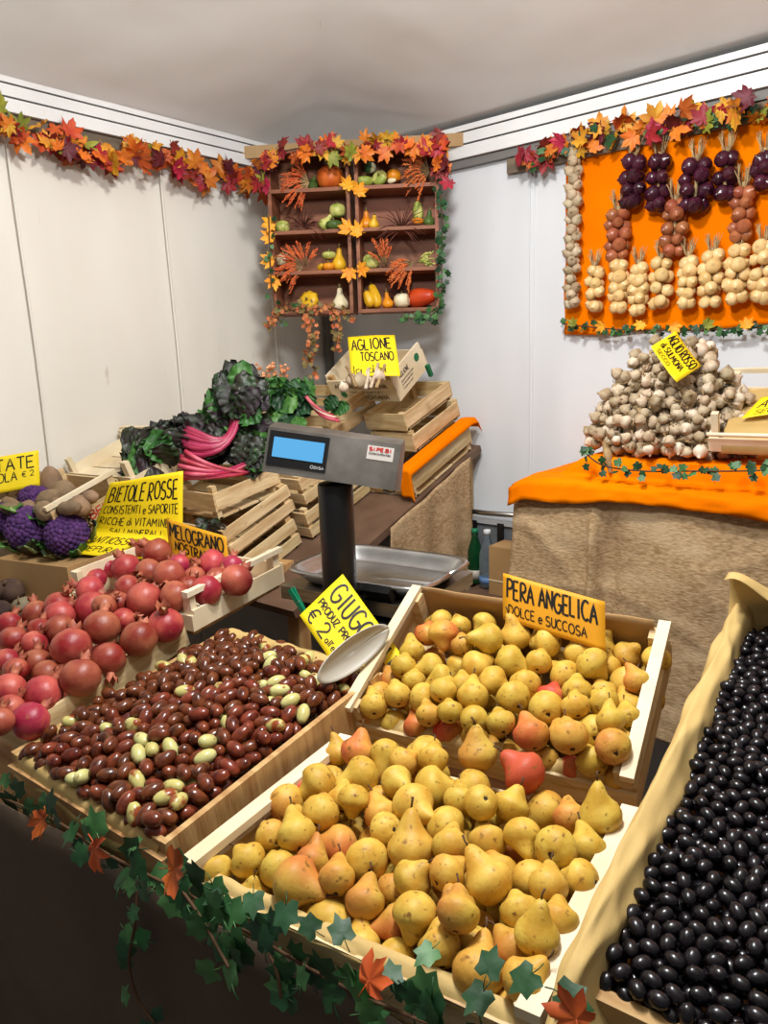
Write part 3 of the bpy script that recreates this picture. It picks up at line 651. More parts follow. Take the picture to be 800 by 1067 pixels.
# ------------------------------------------------------------------ fruit
def rows(flat, n, sc_):
    return [[flat[i+k]/sc_[k] for k in range(n)] for i in range(0, len(flat), n)]
S8 = [1e4, 1e4, 1e4, 1e4, 100, 100, 100, 100]; S7 = [1e4]*3+[100]*4
PEARS1 = rows([13971,-16006,9078,280,-91,23,-34,35,13878,-15533,8992,230,-49,62,62,80,14225,-15586,9306,286,-38,-72,-58,10,14747,-16049,9275,275,-40,89,23,10,15065,-15717,9411,234,14,-47,-87,10,
14674,-15103,9351,283,-57,-78,-26,0,13778,-14664,9196,230,-32,43,85,20,14231,-14661,9397,289,-6,62,78,60,14744,-14607,9472,256,38,-82,-42,15,15188,-14709,9574,230,7,97,22,20,
15220,-14226,9448,315,74,9,-67,0,15379,-15120,9509,240,94,-24,25,0,15872,-14893,9492,311,80,59,12,0,15935,-15464,9533,301,87,-46,-15,0,15819,-15933,9382,230,-88,8,-47,0,
14771,-16562,9240,267,-79,47,40,0,15194,-16203,9016,287,-68,-73,10,60,15896,-16406,9255,286,-79,60,-7,0,14333,-16650,9068,230,-98,19,-3,20,14371,-17097,8986,246,-96,13,26,0,
14856,-16988,9005,247,-92,38,0,0,15414,-17157,9175,320,96,26,6,60,14696,-17330,8750,230,0,5,100,0,14190,-17366,8473,230,-79,47,40,0,15189,-17278,8715,234,-57,-54,62,0,
15918,-17125,8843,310,-31,95,1,0,16252,-16847,9146,244,-38,70,60,45,15843,-16895,9302,230,-55,69,47,30,15209,-16685,9103,230,-18,85,50,60,16668,-16434,9383,245,47,43,77,15,
16323,-16030,9407,307,-38,37,85,10,17039,-16241,9510,230,12,99,10,30,16973,-16802,9298,262,22,-47,-86,0,16651,-16777,8972,230,-81,-58,-7,60,17341,-16522,9381,234,-68,45,58,50,
16443,-17152,8864,230,-61,58,54,0,16927,-17110,8889,230,95,-31,-4,0,17421,-16964,9246,240,-64,62,46,10,17352,-17050,8803,230,-18,85,50,0,14074,-17403,8873,230,-91,20,37,10,
15491,-15613,9301,249,-72,54,44,35,14375,-16175,9010,230,-64,62,46,10,14704,-15569,9211,230,-55,69,47,10,16784,-15826,9524,237,-60,74,31,10,16357,-16410,9054,236,-40,89,23,30,
16252,-14486,9409,282,-54,-83,-11,5,16119,-14142,9763,296,-24,7,97,40,16837,-14068,9684,320,-86,-2,51,100,16780,-15102,9722,230,-59,32,-74,5,17032,-14732,9591,253,6,70,71,0,
17219,-14132,9228,301,78,15,-60,40,18079,-14311,9656,277,-28,-9,95,0,17417,-15133,9521,245,51,-73,-46,0,16479,-15461,9447,268,68,18,-71,0,16983,-15287,9343,258,-66,68,30,10,
16168,-15631,9079,258,-53,79,30,0,17777,-15568,9341,248,-64,76,-12,0,17901,-15174,9600,263,-16,97,-20,0,18121,-14767,9461,246,-38,70,60,10,18310,-15390,9495,230,-97,-2,-24,0,
17483,-16059,9515,286,-75,12,66,10,16919,-16025,9152,230,36,86,36,40,17570,-16800,9646,237,-33,80,49,55,17944,-16142,9400,230,-66,68,30,0,18381,-16088,9483,230,-38,82,42,10,
18356,-16516,9589,240,-2,14,99,0,18065,-16524,9246,230,-94,28,17,50,17659,-16607,9094,230,-36,-61,-71,0,17922,-16971,9223,276,-40,89,23,15,18454,-16921,9386,248,40,73,56,10,
18290,-16968,8922,230,-58,73,-37,0,17761,-17004,8781,230,-18,85,50,0,18105,-15769,9567,230,-29,88,37,10,16383,-14996,9542,236,-29,88,37,10,15578,-14508,9674,235,-46,76,46,0,
17338,-15567,9241,230,-78,57,25,30,17655,-14289,9431,230,-55,69,47,40,15969,-14452,8632,260,-79,55,27,0,15705,-15647,8483,260,3,60,-80,50,17387,-16208,8870,260,5,-35,-94,20,
16368,-16381,8589,260,9,88,-46,0,14466,-14999,8917,260,28,-72,64,0,17697,-15680,8778,260,5,27,-96,0,17659,-15132,8778,260,10,-80,-59,0,15251,-15282,8582,260,68,-25,-69,0,
15643,-14740,8959,260,46,85,27,50,18295,-16287,8776,260,-94,20,-26,0,14573,-16780,8558,260,-81,-49,-33,0,17116,-14817,9135,260,-64,-24,-72,50,16904,-15615,8760,260,23,71,67,0,
15635,-16157,8807,260,9,-89,44,50,14718,-14708,8456,260,-30,91,28,0,14898,-15701,8697,260,25,-49,84,20,16186,-15418,8525,260,-43,-10,-90,20,16652,-14711,9243,260,16,-87,47,0,
14344,-15644,8574,260,-11,12,-99,50,17805,-16116,8582,260,-42,30,-86,20,14591,-16243,8622,260,-79,-54,29,0,13978,-15087,8961,260,-26,45,-85,20,16643,-16969,8502,260,-25,-8,-96,0,
18190,-15823,8820,260,66,74,-11,0,16912,-14595,8612,260,-65,58,48,20,17652,-14417,8698,260,-1,-99,17,20,15864,-16463,8453,260,64,-72,-26,20,16286,-14902,8894,260,63,-62,48,0,
15034,-16809,8428,260,-68,44,59,0,17336,-16630,8664,260,65,64,40,50,15530,-15209,9023,260,-98,22,0,20,15171,-14605,9053,260,10,85,-52,20,15070,-15171,9071,260,60,25,-76,20,
18100,-15287,9039,260,-84,-10,54,0,18106,-14965,8673,260,-33,-86,-39,50,13898,-14673,8507,260,-58,-68,-45,0,14107,-16799,8534,260,70,43,-57,0,16640,-15056,8591,260,56,49,-67,0,
16634,-14269,8828,260,-30,-75,-59,0,15556,-16991,8416,260,-87,13,-47,20,16958,-16305,8676,260,8,-64,-77,20,14086,-16229,8422,260,-62,-14,-77,0,15306,-14701,8587,260,-84,43,-34,0,
17205,-15302,8584,260,88,-20,43,50,15294,-16411,8538,260,1,-61,-79,0,14212,-15145,8523,260,-39,-84,-37,0,16422,-15825,8530,260,44,-61,66,20,17886,-14180,9044,260,-97,-12,-20,0,
14640,-14464,8937,260,87,-6,48,20,17847,-14739,9074,260,87,48,-3,0,15418,-15688,8851,260,97,-1,-26,20,15744,-15026,8607,260,-81,48,34,50,14760,-15279,8522,260,54,82,19,50,
17852,-16589,8556,260,86,51,9,20,16175,-16892,8463,260,10,-91,-39,0,14173,-14589,8912,260,87,33,-38,0,17140,-14195,8659,260,13,-99,0,0,16637,-15235,9035,260,-30,-30,-91,20,
15247,-15941,8503,260,-74,-65,16,20,17333,-14826,8601,260,15,98,-14,50,13948,-15504,8372,260,-56,11,82,0,15657,-16671,8882,260,25,81,-53,0,16096,-16065,8793,260,6,-98,20,0,
14895,-17269,8356,260,-67,-11,-73,0,], 8, S8)
PEARS2 = rows([13473,-12251,10074,245,-52,43,73,10,13600,-12682,9965,241,-46,76,46,0,13522,-11842,10285,238,-6,79,61,70,13992,-11957,10425,290,29,-45,-85,60,14464,-12029,10351,220,-49,62,62,30,
14028,-11468,10439,220,-64,62,46,20,14036,-12439,9959,253,-60,-78,-18,0,13294,-12652,9597,259,-68,45,58,60,13979,-12867,9844,220,-55,69,47,10,13365,-13122,9505,247,-94,28,17,10,
13927,-13281,9725,241,-64,62,46,10,14370,-13097,9708,271,87,47,-13,0,14782,-13093,9973,242,-29,88,37,0,13601,-13539,9537,251,-60,74,31,0,13834,-13323,9184,255,-79,47,40,0,
14354,-13314,9283,232,-49,62,62,60,14937,-13172,9327,276,-18,85,50,70,13388,-13439,9186,220,-59,53,61,40,14478,-12736,10000,220,-66,-72,-20,0,15089,-13357,9798,220,-55,69,47,0,
14884,-11842,10506,290,-66,-73,20,0,14889,-12220,10116,290,43,88,21,0,14694,-11401,10387,227,-38,70,60,0,15179,-11372,10476,287,-4,5,100,10,15711,-11233,10427,290,-96,-20,-22,0,
15331,-11825,10176,290,87,36,-35,0,15363,-12457,10049,264,79,28,-54,0,15812,-11682,10242,232,-29,88,37,0,15757,-12080,9963,278,-60,74,31,5,15858,-12654,9990,290,-78,57,25,0,
15269,-12951,9960,270,-55,69,47,0,15518,-13299,9760,232,-57,82,-6,0,15943,-13196,9808,236,-64,62,46,10,15431,-13151,9339,237,-38,82,42,0,16240,-12016,9835,256,-18,85,50,90,
16239,-11551,10039,285,-87,46,15,0,16388,-12515,9886,290,-57,82,-6,0,16411,-13061,9695,290,-59,53,61,60,16285,-11095,10327,275,-54,58,61,0,16694,-11447,10326,290,69,16,-70,0,
16672,-11990,10054,254,-46,76,46,0,17195,-11219,10043,290,-34,92,18,10,16776,-10995,10157,220,-49,62,62,0,17469,-11516,10276,220,-49,62,62,50,17147,-12064,10038,251,-83,51,21,0,
17425,-11709,9838,289,-46,76,46,10,17162,-12431,9684,277,-45,89,-8,0,16843,-12421,10032,233,-55,69,47,0,17042,-13049,9854,290,-58,72,39,20,17330,-12858,9462,261,-72,54,44,10,
17657,-12901,9820,269,-57,82,-6,45,17576,-12150,9950,220,-49,62,62,0,17627,-12462,9678,220,64,77,1,0,17462,-12540,10025,220,-55,69,47,0,16995,-12815,9165,220,86,50,4,100,
17664,-12716,9193,220,-46,76,46,20,16035,-12348,9617,220,-29,88,37,20,16591,-12925,9254,220,-55,69,47,20,16762,-12712,9656,222,-55,69,47,30,16007,-12984,9173,220,-55,69,47,10,
14896,-12668,9943,225,-55,69,47,10,14702,-13425,9650,220,-55,69,47,20,16971,-11657,9999,220,-55,69,47,20,14567,-12631,9553,250,-75,56,35,50,13721,-12792,9456,250,91,-29,-31,0,
15841,-11002,9976,250,12,91,-39,0,14357,-12909,8915,250,59,-80,9,0,15930,-12597,8892,250,33,-54,-77,20,16236,-11529,9406,250,-24,-59,77,0,16841,-12450,8894,250,56,-42,71,0,
15064,-12306,9467,250,6,-53,-85,0,16937,-10858,9673,250,-46,81,37,0,14233,-11969,9564,250,97,-2,24,0,15308,-11109,9763,250,32,-44,84,0,14889,-11454,9615,250,-88,-48,2,20,
17428,-12039,9173,250,80,57,19,0,13608,-11731,9745,250,86,9,-49,50,17322,-10396,9992,250,-24,-92,32,0,14143,-12367,9240,250,-20,-16,97,0,15495,-12513,9321,250,77,-37,52,0,
16803,-11719,9410,250,76,-15,64,0,14164,-11514,9724,250,-70,-71,-5,20,14320,-11162,9965,250,-41,85,32,0,15498,-12851,9007,250,-80,-44,-40,50,13865,-11327,10005,250,21,-97,13,0,
16619,-11205,9804,250,-32,23,92,50,14961,-10950,10296,250,-5,10,99,0,17495,-11330,9477,250,35,-54,77,50,14646,-11753,10088,250,49,-63,-60,0,16585,-12299,9480,250,-30,-69,66,20,
16219,-12684,9432,250,86,-25,-44,0,15662,-11510,9593,250,-37,83,42,50,16262,-10555,9942,250,7,61,-79,0,15574,-12049,9294,250,17,60,78,20,13744,-12212,9614,250,-92,31,-25,50,
16246,-12039,9301,250,-54,-83,-14,0,14887,-12513,9082,250,81,-37,-46,20,13739,-12891,8997,250,84,24,-48,50,13532,-11393,10394,250,-99,11,0,20,16322,-12808,8819,250,-85,46,24,20,
14673,-11992,9376,250,-89,-25,38,0,17309,-12419,8930,250,-58,-11,-81,0,15151,-11868,9343,250,-32,-90,-29,20,16950,-11303,9517,250,27,-72,-63,0,15056,-11855,9778,250,13,85,-51,0,
17485,-10685,10334,250,-15,-4,-99,0,17459,-10838,9656,250,-43,42,80,50,16977,-10652,10308,250,55,-6,83,20,16194,-11082,9631,250,10,-66,75,0,16745,-10467,9971,250,64,-66,40,0,
14753,-10971,9850,250,91,32,-27,0,15418,-10833,10238,250,-30,-32,90,50,16296,-12348,8974,250,-86,-33,38,0,14786,-13060,8868,250,-33,-12,-94,50,15113,-10710,9931,250,-55,-64,-53,0,
16981,-12035,9146,250,78,16,60,0,14431,-12121,9933,250,-15,-85,-50,0,13565,-12424,9235,250,14,18,97,50,16518,-10674,10321,250,-6,31,95,0,14355,-11126,10427,250,-26,-78,-58,0,
13438,-11192,9906,250,18,82,-55,0,14152,-12850,9356,250,-73,-61,30,20,13561,-13256,8808,250,86,28,43,0,], 8, S8)
POMS = rows([6592,-14841,10273,407,-60,74,31,0,8053,-15436,10364,368,-59,53,61,0,8129,-16137,10195,394,-72,54,44,0,8859,-15800,10015,330,63,-33,-70,0,8987,-16445,9908,364,-64,62,46,0,
8624,-16996,9697,356,-6,79,61,0,8101,-17370,9779,319,-49,62,62,0,7083,-16379,10107,268,18,60,78,0,7524,-16583,9852,314,-52,43,73,0,8121,-16661,9811,287,36,86,36,0,
5902,-15238,10345,320,40,34,85,0,5385,-15534,10149,301,-73,24,64,0,6638,-16047,10195,259,-49,62,62,0,7149,-15867,10284,295,93,25,-27,0,6011,-14547,10549,327,-64,-66,40,0,
6579,-16564,10125,295,-38,70,60,0,7061,-16944,9926,262,-18,85,50,0,9140,-17493,9536,331,-40,89,23,0,8601,-17573,9652,255,-6,79,61,0,9174,-17999,9753,249,-41,53,74,0,
5299,-13983,10537,253,-66,-37,65,0,8941,-15174,10232,361,-66,68,30,0,8829,-14478,10276,371,25,-20,95,0,7876,-14333,10611,378,-54,84,11,0,7309,-14597,10490,266,40,73,56,0,
7044,-14202,10708,276,79,52,33,0,5850,-13499,10769,356,-81,14,56,0,6867,-13546,10853,320,36,-93,9,0,5872,-12648,10955,368,-89,-18,42,0,7618,-13504,10889,357,66,-68,-30,0,
8430,-13922,10670,340,-40,89,23,0,4926,-13508,10622,285,-38,82,42,0,7756,-12410,10906,343,-36,-89,28,0,8756,-13357,10700,335,-60,74,31,0,9023,-12749,10817,364,-29,88,37,0,
8331,-12299,10925,265,-49,62,62,0,7814,-12965,10741,258,-52,43,73,0,4913,-12450,10871,272,-82,-32,47,0,7285,-12996,10945,267,-55,69,47,0,7903,-14864,10316,256,69,66,30,0,
6507,-15530,10332,325,-29,88,37,0,8172,-13389,10672,273,-38,70,60,0,8408,-12786,10749,279,-28,78,56,0,5182,-16053,10018,276,-38,70,60,0,7724,-17051,9962,240,-38,70,60,0,
7522,-15050,10588,265,17,77,61,0,5751,-16105,9581,360,-75,-60,-28,20,5324,-13613,9824,360,45,-70,-56,0,6595,-13557,10238,360,44,-22,87,50,4552,-12538,10191,360,-66,-24,71,0,
7405,-15165,9395,360,-27,81,53,20,6913,-12729,9985,360,55,14,82,20,8023,-15641,9509,360,9,-96,27,50,6354,-12414,10425,360,19,-35,92,0,8173,-16328,9208,360,-68,67,30,50,
5734,-14574,9892,360,-45,-45,77,20,6631,-14370,9656,360,-82,0,57,50,7099,-16108,9515,360,24,-19,95,20,6511,-15417,9490,360,59,-80,-13,0,7341,-13429,10175,360,-78,4,62,50,
6327,-16425,9223,360,-63,-72,28,20,5640,-15220,9723,360,9,-95,-29,50,7373,-16969,8958,360,23,61,-76,0,6178,-13107,9970,360,3,-79,-61,20,7968,-14417,9707,360,-6,55,-83,20,
5315,-13000,10163,360,67,-69,26,0,7206,-14203,10044,360,71,33,-63,0,7416,-12318,10231,360,92,-13,-36,0,], 8, S8)
JUJ = rows([110,836,106,35,-29,60,66,3015,4790,110,49,-41,65,-41,1857,4353,161,67,6,-30,67,321,4794,294,89,-12,-43,11,2488,3017,132,41,84,22,26,1712,3055,278,73,61,28,10,
1292,2362,286,38,-78,-4,-49,2404,3570,108,67,61,-41,-9,1192,963,144,29,-70,-59,-29,3894,2415,250,76,-28,13,57,2784,2058,273,42,-57,44,54,3186,2290,298,80,-24,-55,6,
949,109,434,61,-2,-79,-6,3621,3481,266,54,-58,-60,-1,3836,2036,285,76,-37,-36,39,1398,3356,240,42,-20,-61,-64,3881,1328,384,3,19,-44,-88,1689,3877,262,61,-62,-45,-21,
3497,4438,266,36,-52,-42,65,1003,2869,461,51,44,59,45,2433,1854,290,24,30,74,-54,330,468,265,39,-74,-37,-40,3165,3908,282,41,71,56,-12,1548,4522,263,29,-64,-38,-60,
2856,1617,301,16,-8,-47,86,3739,1206,259,50,-76,8,41,626,3618,301,9,-12,51,-84,3195,3477,270,50,76,-4,41,2651,2937,266,52,-20,-62,56,2431,1117,366,42,-86,-28,11,
3664,727,289,6,-76,-36,53,1903,3660,282,6,28,-73,62,1970,108,491,69,35,55,30,2017,4258,294,61,61,24,-44,907,585,293,36,56,28,-70,2690,1430,247,43,48,67,-36,
1879,1447,296,51,-24,-80,19,3848,4545,303,18,-37,-58,70,910,3187,304,1,63,11,77,2667,1751,286,7,33,73,60,674,109,305,51,20,81,20,2378,126,324,67,53,31,42,
2775,3645,315,8,-41,64,-64,538,1893,470,40,7,-78,48,2714,2921,469,28,71,-19,62,1890,3973,277,60,26,70,-28,2906,2270,297,47,17,-53,-69,732,2450,410,43,50,64,-40,
278,3229,290,1,-82,-12,-55,3649,3856,391,23,-79,22,-52,1263,1392,326,83,56,-7,0,1374,3975,279,73,0,67,15,3398,1749,272,11,50,47,-72,1337,4649,298,16,-65,-49,-56,
3638,4512,456,50,68,-30,-45,3894,2200,418,22,-92,31,2,3851,1069,443,62,64,-45,-12,485,1481,265,5,43,-52,73,1067,1120,299,32,-14,72,60,2598,3153,306,32,-19,-91,-15,
2405,4349,237,11,-67,11,-72,2123,2820,290,52,29,58,-56,2189,1956,355,1,89,15,43,1916,2896,428,46,-68,2,56,2341,3825,388,1,-33,77,-54,1921,1948,273,2,74,-9,67,
1518,328,351,5,-16,-96,22,1954,1242,290,59,21,-76,-14,3882,315,349,80,-2,-21,56,3503,343,283,78,-9,-39,49,1622,4251,269,8,26,56,78,910,2061,322,51,30,73,-33,
1685,4750,335,27,-30,-86,-32,3000,2634,331,76,-52,36,-16,1003,3769,283,42,64,-24,-59,3186,2529,277,57,54,-61,-9,1173,1687,324,70,26,4,-67,2517,2694,372,59,76,-28,1,
3601,1290,423,79,-13,59,-10,3460,2233,304,40,-89,8,-22,1778,313,298,44,38,-71,-40,1441,1184,446,57,-41,-56,45,2391,4769,287,60,-11,-76,-24,1937,2163,347,46,-77,45,1,
925,1446,466,72,-49,45,-19,1145,3083,468,26,18,-75,-59,1659,2343,478,51,-68,51,12,1489,4736,440,65,-58,-48,-8,3021,2443,445,22,70,-2,-68,3821,4794,305,49,56,53,41,
119,1733,502,46,59,-64,21,1016,4307,410,30,49,-52,-63,3245,4774,402,9,42,31,85,130,166,322,66,32,55,-39,1706,2128,326,37,38,-76,36,1192,3609,426,67,42,24,56,
2107,2492,355,45,27,35,-77,3841,4048,315,68,21,65,-25,1496,3131,370,46,55,-49,49,331,2416,459,34,-24,79,45,871,1222,346,2,-80,-39,46,2882,963,448,2,-22,-77,-60,
2397,3389,263,49,53,31,62,2237,1544,456,67,-51,-37,39,929,2571,394,57,81,10,-13,2593,4794,463,29,61,36,65,534,1627,433,59,-67,41,-22,3383,2417,398,49,-51,-49,51,
118,4651,307,14,12,-71,-68,1632,4061,409,53,-71,31,-34,2208,4326,421,68,11,-61,38,160,914,492,61,52,-16,-58,1656,2966,470,28,82,38,-31,3892,3567,455,99,-5,-5,9,
2090,828,442,47,-43,60,49,2889,1830,384,37,-79,24,-42,2427,1682,444,46,70,27,48,2338,2403,382,19,-46,-52,69,203,662,463,56,67,17,46,2778,3923,467,22,37,-53,-73,
1849,3489,434,5,-17,-80,57,842,297,312,68,-50,-4,54,351,4067,424,25,47,54,65,3456,3456,417,36,56,-61,-44,2739,1334,429,25,57,56,-55,455,3601,442,28,-79,48,25,
690,543,454,22,-73,-24,-60,1967,1052,453,63,-39,62,26,2393,3191,377,19,54,-80,-19,394,3108,425,59,-29,-17,74,2403,678,440,56,-59,-34,-47,2283,982,478,38,50,-46,63,
1682,4791,567,53,25,78,25,861,3387,420,51,-35,-64,45,327,3432,386,79,56,10,23,1235,983,373,79,26,-54,12,394,2697,333,70,-7,-48,52,709,2819,462,26,-22,80,-48,
1512,3783,334,86,-34,-20,-33,3381,4119,462,39,61,64,26,3037,1251,310,33,-35,77,-41,1286,1981,448,7,-65,-41,-64,2232,3648,460,65,55,28,44,2614,4184,312,4,61,70,-37,
1409,4200,350,40,-88,12,22,3522,144,395,19,-36,-75,52,3837,1921,465,20,-54,-13,-80,3390,526,497,33,67,12,66,352,1372,407,12,23,-67,70,2994,3780,291,10,-24,78,-57,
1412,520,400,9,-39,-7,-91,3200,3677,420,75,45,44,-19,1212,4762,427,14,-47,-27,-83,3858,2929,414,25,68,-35,59,3400,1940,434,10,60,52,-61,3644,2753,437,69,31,-65,-6,
2615,867,461,18,52,-33,-77,180,2032,511,40,-13,-48,77,957,796,405,2,35,-25,90,3695,421,504,4,60,19,-77,2098,169,318,16,-49,57,65,869,1661,428,81,-5,58,5,
3386,311,530,50,60,30,55,624,3431,515,48,67,20,-54,3039,2049,318,27,-73,44,-45,1488,1402,333,1,-32,69,-65,2024,1779,430,71,48,41,31,3097,423,340,64,68,35,-11,
685,4398,302,74,53,10,40,1745,1296,408,31,-82,18,44,2369,2159,376,36,-82,4,-44,1017,313,463,63,-53,-36,44,575,4182,305,24,47,8,84,2626,3317,482,22,84,-37,-32,
2498,431,456,21,62,53,54,353,1657,590,69,12,60,37,1910,4734,407,10,8,51,85,1360,1002,547,36,76,44,30,3620,648,486,75,34,49,27,900,1015,446,83,15,54,-4,
2812,4657,467,7,-51,84,-16,3825,4222,463,37,-72,-20,55,2180,3925,568,11,64,60,-47,2687,1061,508,52,36,0,77,3891,3869,472,76,-47,-29,-33,2997,3585,434,63,25,66,-32,
1548,2550,457,21,-39,-76,47,2557,1304,540,77,-35,43,32,1358,3770,505,91,16,38,5,2686,2220,432,68,3,52,51,2281,4543,295,22,86,11,-45,3545,3011,480,56,-74,-9,36,
1815,4471,349,8,-73,45,51,1642,1018,467,37,61,37,-60,157,4140,318,49,-40,78,-1,3620,1513,489,67,10,-51,-53,2984,2219,488,46,46,74,14,3481,3668,408,27,-63,70,-21,
359,780,556,93,36,-1,6,3822,115,545,68,-7,-69,26,2925,3038,383,51,-39,-12,-76,2159,2029,581,69,7,72,6,3113,4402,617,66,3,-75,-4,3877,4743,503,18,-12,85,-48,
3637,888,502,44,68,-58,-10,690,3715,546,4,-36,-21,-91,3252,3318,428,70,-51,7,49,2463,4300,441,28,-32,-64,64,414,4316,396,46,12,49,73,2018,3053,532,88,30,36,-3,
2845,2474,607,56,50,-49,44,3186,170,473,70,62,35,-3,3236,2113,443,18,33,72,-59,961,567,500,6,68,-48,55,2191,519,445,55,40,-54,50,3443,3964,595,34,38,85,15,
966,3240,572,25,-14,-94,18,3089,721,350,1,28,-39,-88,1563,3613,623,33,-51,-38,-70,1232,808,526,92,-23,-17,-28,3666,2064,500,57,-33,65,38,154,3332,497,51,5,-69,-52,
419,2881,437,50,-24,36,-76,2609,1907,423,79,55,-26,-8,3304,867,465,68,-46,47,-34,1251,114,521,43,26,82,28,3854,2409,510,37,86,-16,-33,106,2654,542,2,31,-94,-12,
1231,2726,477,28,54,36,71,2476,3987,482,60,63,44,21,1478,155,601,82,50,-18,-20,1393,2222,472,19,62,-45,-61,3578,1714,403,2,66,-60,46,673,810,468,46,-29,-70,46,
829,3856,447,28,19,-71,-61,3666,2539,412,30,75,-52,-29,238,1153,473,56,59,27,52,1215,3357,494,36,61,12,-70,811,3462,641,41,69,-43,41,2906,634,446,12,30,-83,46,
1942,2610,429,58,65,-50,-5,541,2610,467,62,-56,44,33,2252,232,481,7,-18,-48,86,3288,2695,454,58,-71,-23,32,3352,1499,393,29,-83,-11,46,1864,1882,574,68,55,-46,14,
169,401,450,49,71,-34,-39,2669,616,500,34,-15,75,-54,2008,338,473,36,-86,2,37,1973,878,617,64,-58,-15,-49,108,4534,501,79,-61,9,2,665,3187,457,37,57,50,53,
1197,1480,522,5,26,71,-65,2187,3428,431,79,-45,-42,8,447,2151,474,73,-44,-35,39,1098,2347,483,1,-74,-22,-63,2280,2623,458,43,-69,-32,49,2839,4205,497,41,77,9,-49,
1758,3212,450,4,70,17,-69,3541,1071,437,69,-21,70,-1,2241,3013,352,9,86,34,36,693,4732,482,65,-58,5,48,1725,794,497,43,84,-16,-30,705,170,510,62,-71,32,1,
996,1866,445,50,27,-57,-60,1536,3111,627,71,55,-2,-44,3797,3377,503,82,23,49,-17,3352,4353,448,2,46,-36,-82,3662,3202,487,10,-53,64,55,2634,2470,469,71,26,65,-5,
1782,1589,449,27,76,34,-49,1284,4406,426,9,82,32,47,3056,1904,524,48,-51,62,36,158,4237,512,51,-74,35,-29,1842,3725,625,27,-22,-65,-67,3879,3122,605,30,74,-42,44,
839,2675,587,38,74,10,-55,721,4018,609,16,9,-66,73,720,2138,475,12,5,-73,-67,128,1103,660,14,-35,-86,34,2243,4781,475,70,-44,-51,26,1364,4578,533,17,-63,25,71,
2047,4426,537,35,-37,-61,60,542,4577,470,34,7,81,-47,3091,974,503,47,29,20,-81,353,2661,573,55,-65,-3,-53,2157,2827,517,16,-89,21,-38,3346,1687,498,27,50,-75,-34,
946,1594,652,22,-30,-68,-64,1835,2873,628,66,61,44,0,2468,1078,615,27,49,-63,-54,1236,566,515,18,-30,-88,32,332,181,419,53,-43,-54,-49,2837,530,644,47,39,79,5,
1122,2119,494,24,84,18,-45,2627,335,599,50,-68,8,-53,3557,4288,556,24,34,76,-51,1427,3298,563,85,-37,35,16,964,192,633,63,2,-78,-4,1813,1074,612,49,14,-60,61,
2814,4436,473,26,51,47,68,3000,2841,485,85,19,-39,-29,3175,1652,642,2,0,-88,-47,120,3488,682,50,-27,-65,-50,1707,154,568,28,-73,-53,-31,1891,4141,472,52,68,25,-45,
2265,406,630,58,60,7,-54,2765,2672,468,25,64,39,61,3001,4756,443,29,-62,-70,-21,3846,1271,597,50,12,-81,28,2102,1338,472,71,55,40,-18,1348,1702,457,57,82,6,-1,
3148,3074,504,8,-9,-75,-65,864,2414,574,13,-27,-62,72,3636,3464,637,35,-45,-33,-75,1736,2100,546,43,-60,34,-58,3296,485,691,62,55,-48,28,3894,641,470,47,-83,-29,-10,
1414,1612,639,12,-44,-51,-72,2647,3531,480,60,33,66,31,3028,3793,540,20,-50,75,38,163,2867,474,8,-70,33,62,2981,3256,562,46,61,4,-65,528,3036,609,61,1,-76,21,
460,1252,579,31,48,23,-79,763,1791,560,43,-46,-67,40,1591,4422,453,68,-68,-2,-29,500,587,584,71,66,-20,-16,3843,1704,499,77,-43,30,-37,3242,2465,583,24,12,-75,60,
1627,632,644,17,62,-77,-5,2397,1888,534,31,-12,-91,-23,3000,4058,489,1,-76,-40,-51,3697,3653,494,27,-50,-40,-72,1056,4530,423,26,-36,18,87,818,3025,516,41,-26,87,7,
526,895,624,79,46,40,-10,3607,2334,509,45,87,11,-17,596,4242,531,64,52,10,-56,1761,2306,675,57,-26,69,36,2444,2942,441,12,-56,-63,-53,3894,4464,499,21,55,-72,37,
1581,1083,674,10,80,-47,-35,914,3594,494,6,66,4,75,3503,2556,572,44,10,69,57,3432,3291,558,13,-14,22,96,3070,2649,558,81,-7,54,20,3410,2248,561,81,-55,1,20,
2041,3827,711,55,1,76,-35,2224,1749,599,77,60,22,-3,3828,310,632,2,72,30,63,2608,3130,591,20,69,27,64,1690,1527,646,34,83,-27,34,3171,1410,499,50,65,-56,9,
700,1575,584,78,-29,-55,11,106,175,548,50,64,50,-30,1074,3786,515,93,21,-30,-7,2412,4553,516,7,15,63,76,3131,4553,467,77,-48,32,-26,2127,1132,628,28,60,-37,-65,
3287,1174,471,28,-69,-53,41,106,3923,486,75,-58,-23,-21,1506,2414,616,42,62,-64,-16,964,873,636,46,-56,-18,-66,2851,2044,527,10,38,-7,92,3358,117,619,45,-30,4,84,
1307,2529,508,94,-8,-2,-33,2683,1627,518,49,-61,47,42,206,2448,662,21,-64,32,-66,1400,2953,516,49,-39,-67,-40,2309,2464,617,33,81,34,-35,2950,1405,526,62,29,23,-70,
2088,3598,617,65,28,46,54,2749,772,644,65,-55,-47,24,935,4096,464,65,39,-61,-25,3823,1050,660,65,25,72,5,2545,2075,549,23,-57,19,-77,3100,417,571,80,35,-29,-38,
1446,749,494,6,-4,-43,90,358,1943,606,33,-75,-9,-56,1332,346,498,18,-80,-40,41,737,3216,655,9,51,-48,-71,1456,4234,572,2,53,-62,-57,2244,728,597,29,-3,70,-65,
3297,3781,577,85,14,-31,41,261,4760,533,11,77,-26,57,1652,3408,518,63,36,-29,63,581,3952,460,62,-66,-31,-30,3683,4054,482,85,-12,35,-37,628,1128,617,21,27,-90,26,
1170,1748,597,38,81,-29,-33,3892,3443,713,4,3,73,-69,1629,1839,601,70,-69,-15,-5,598,2763,652,72,-66,-19,9,3891,2684,505,84,-52,3,16,2929,1594,632,20,-38,42,-80,
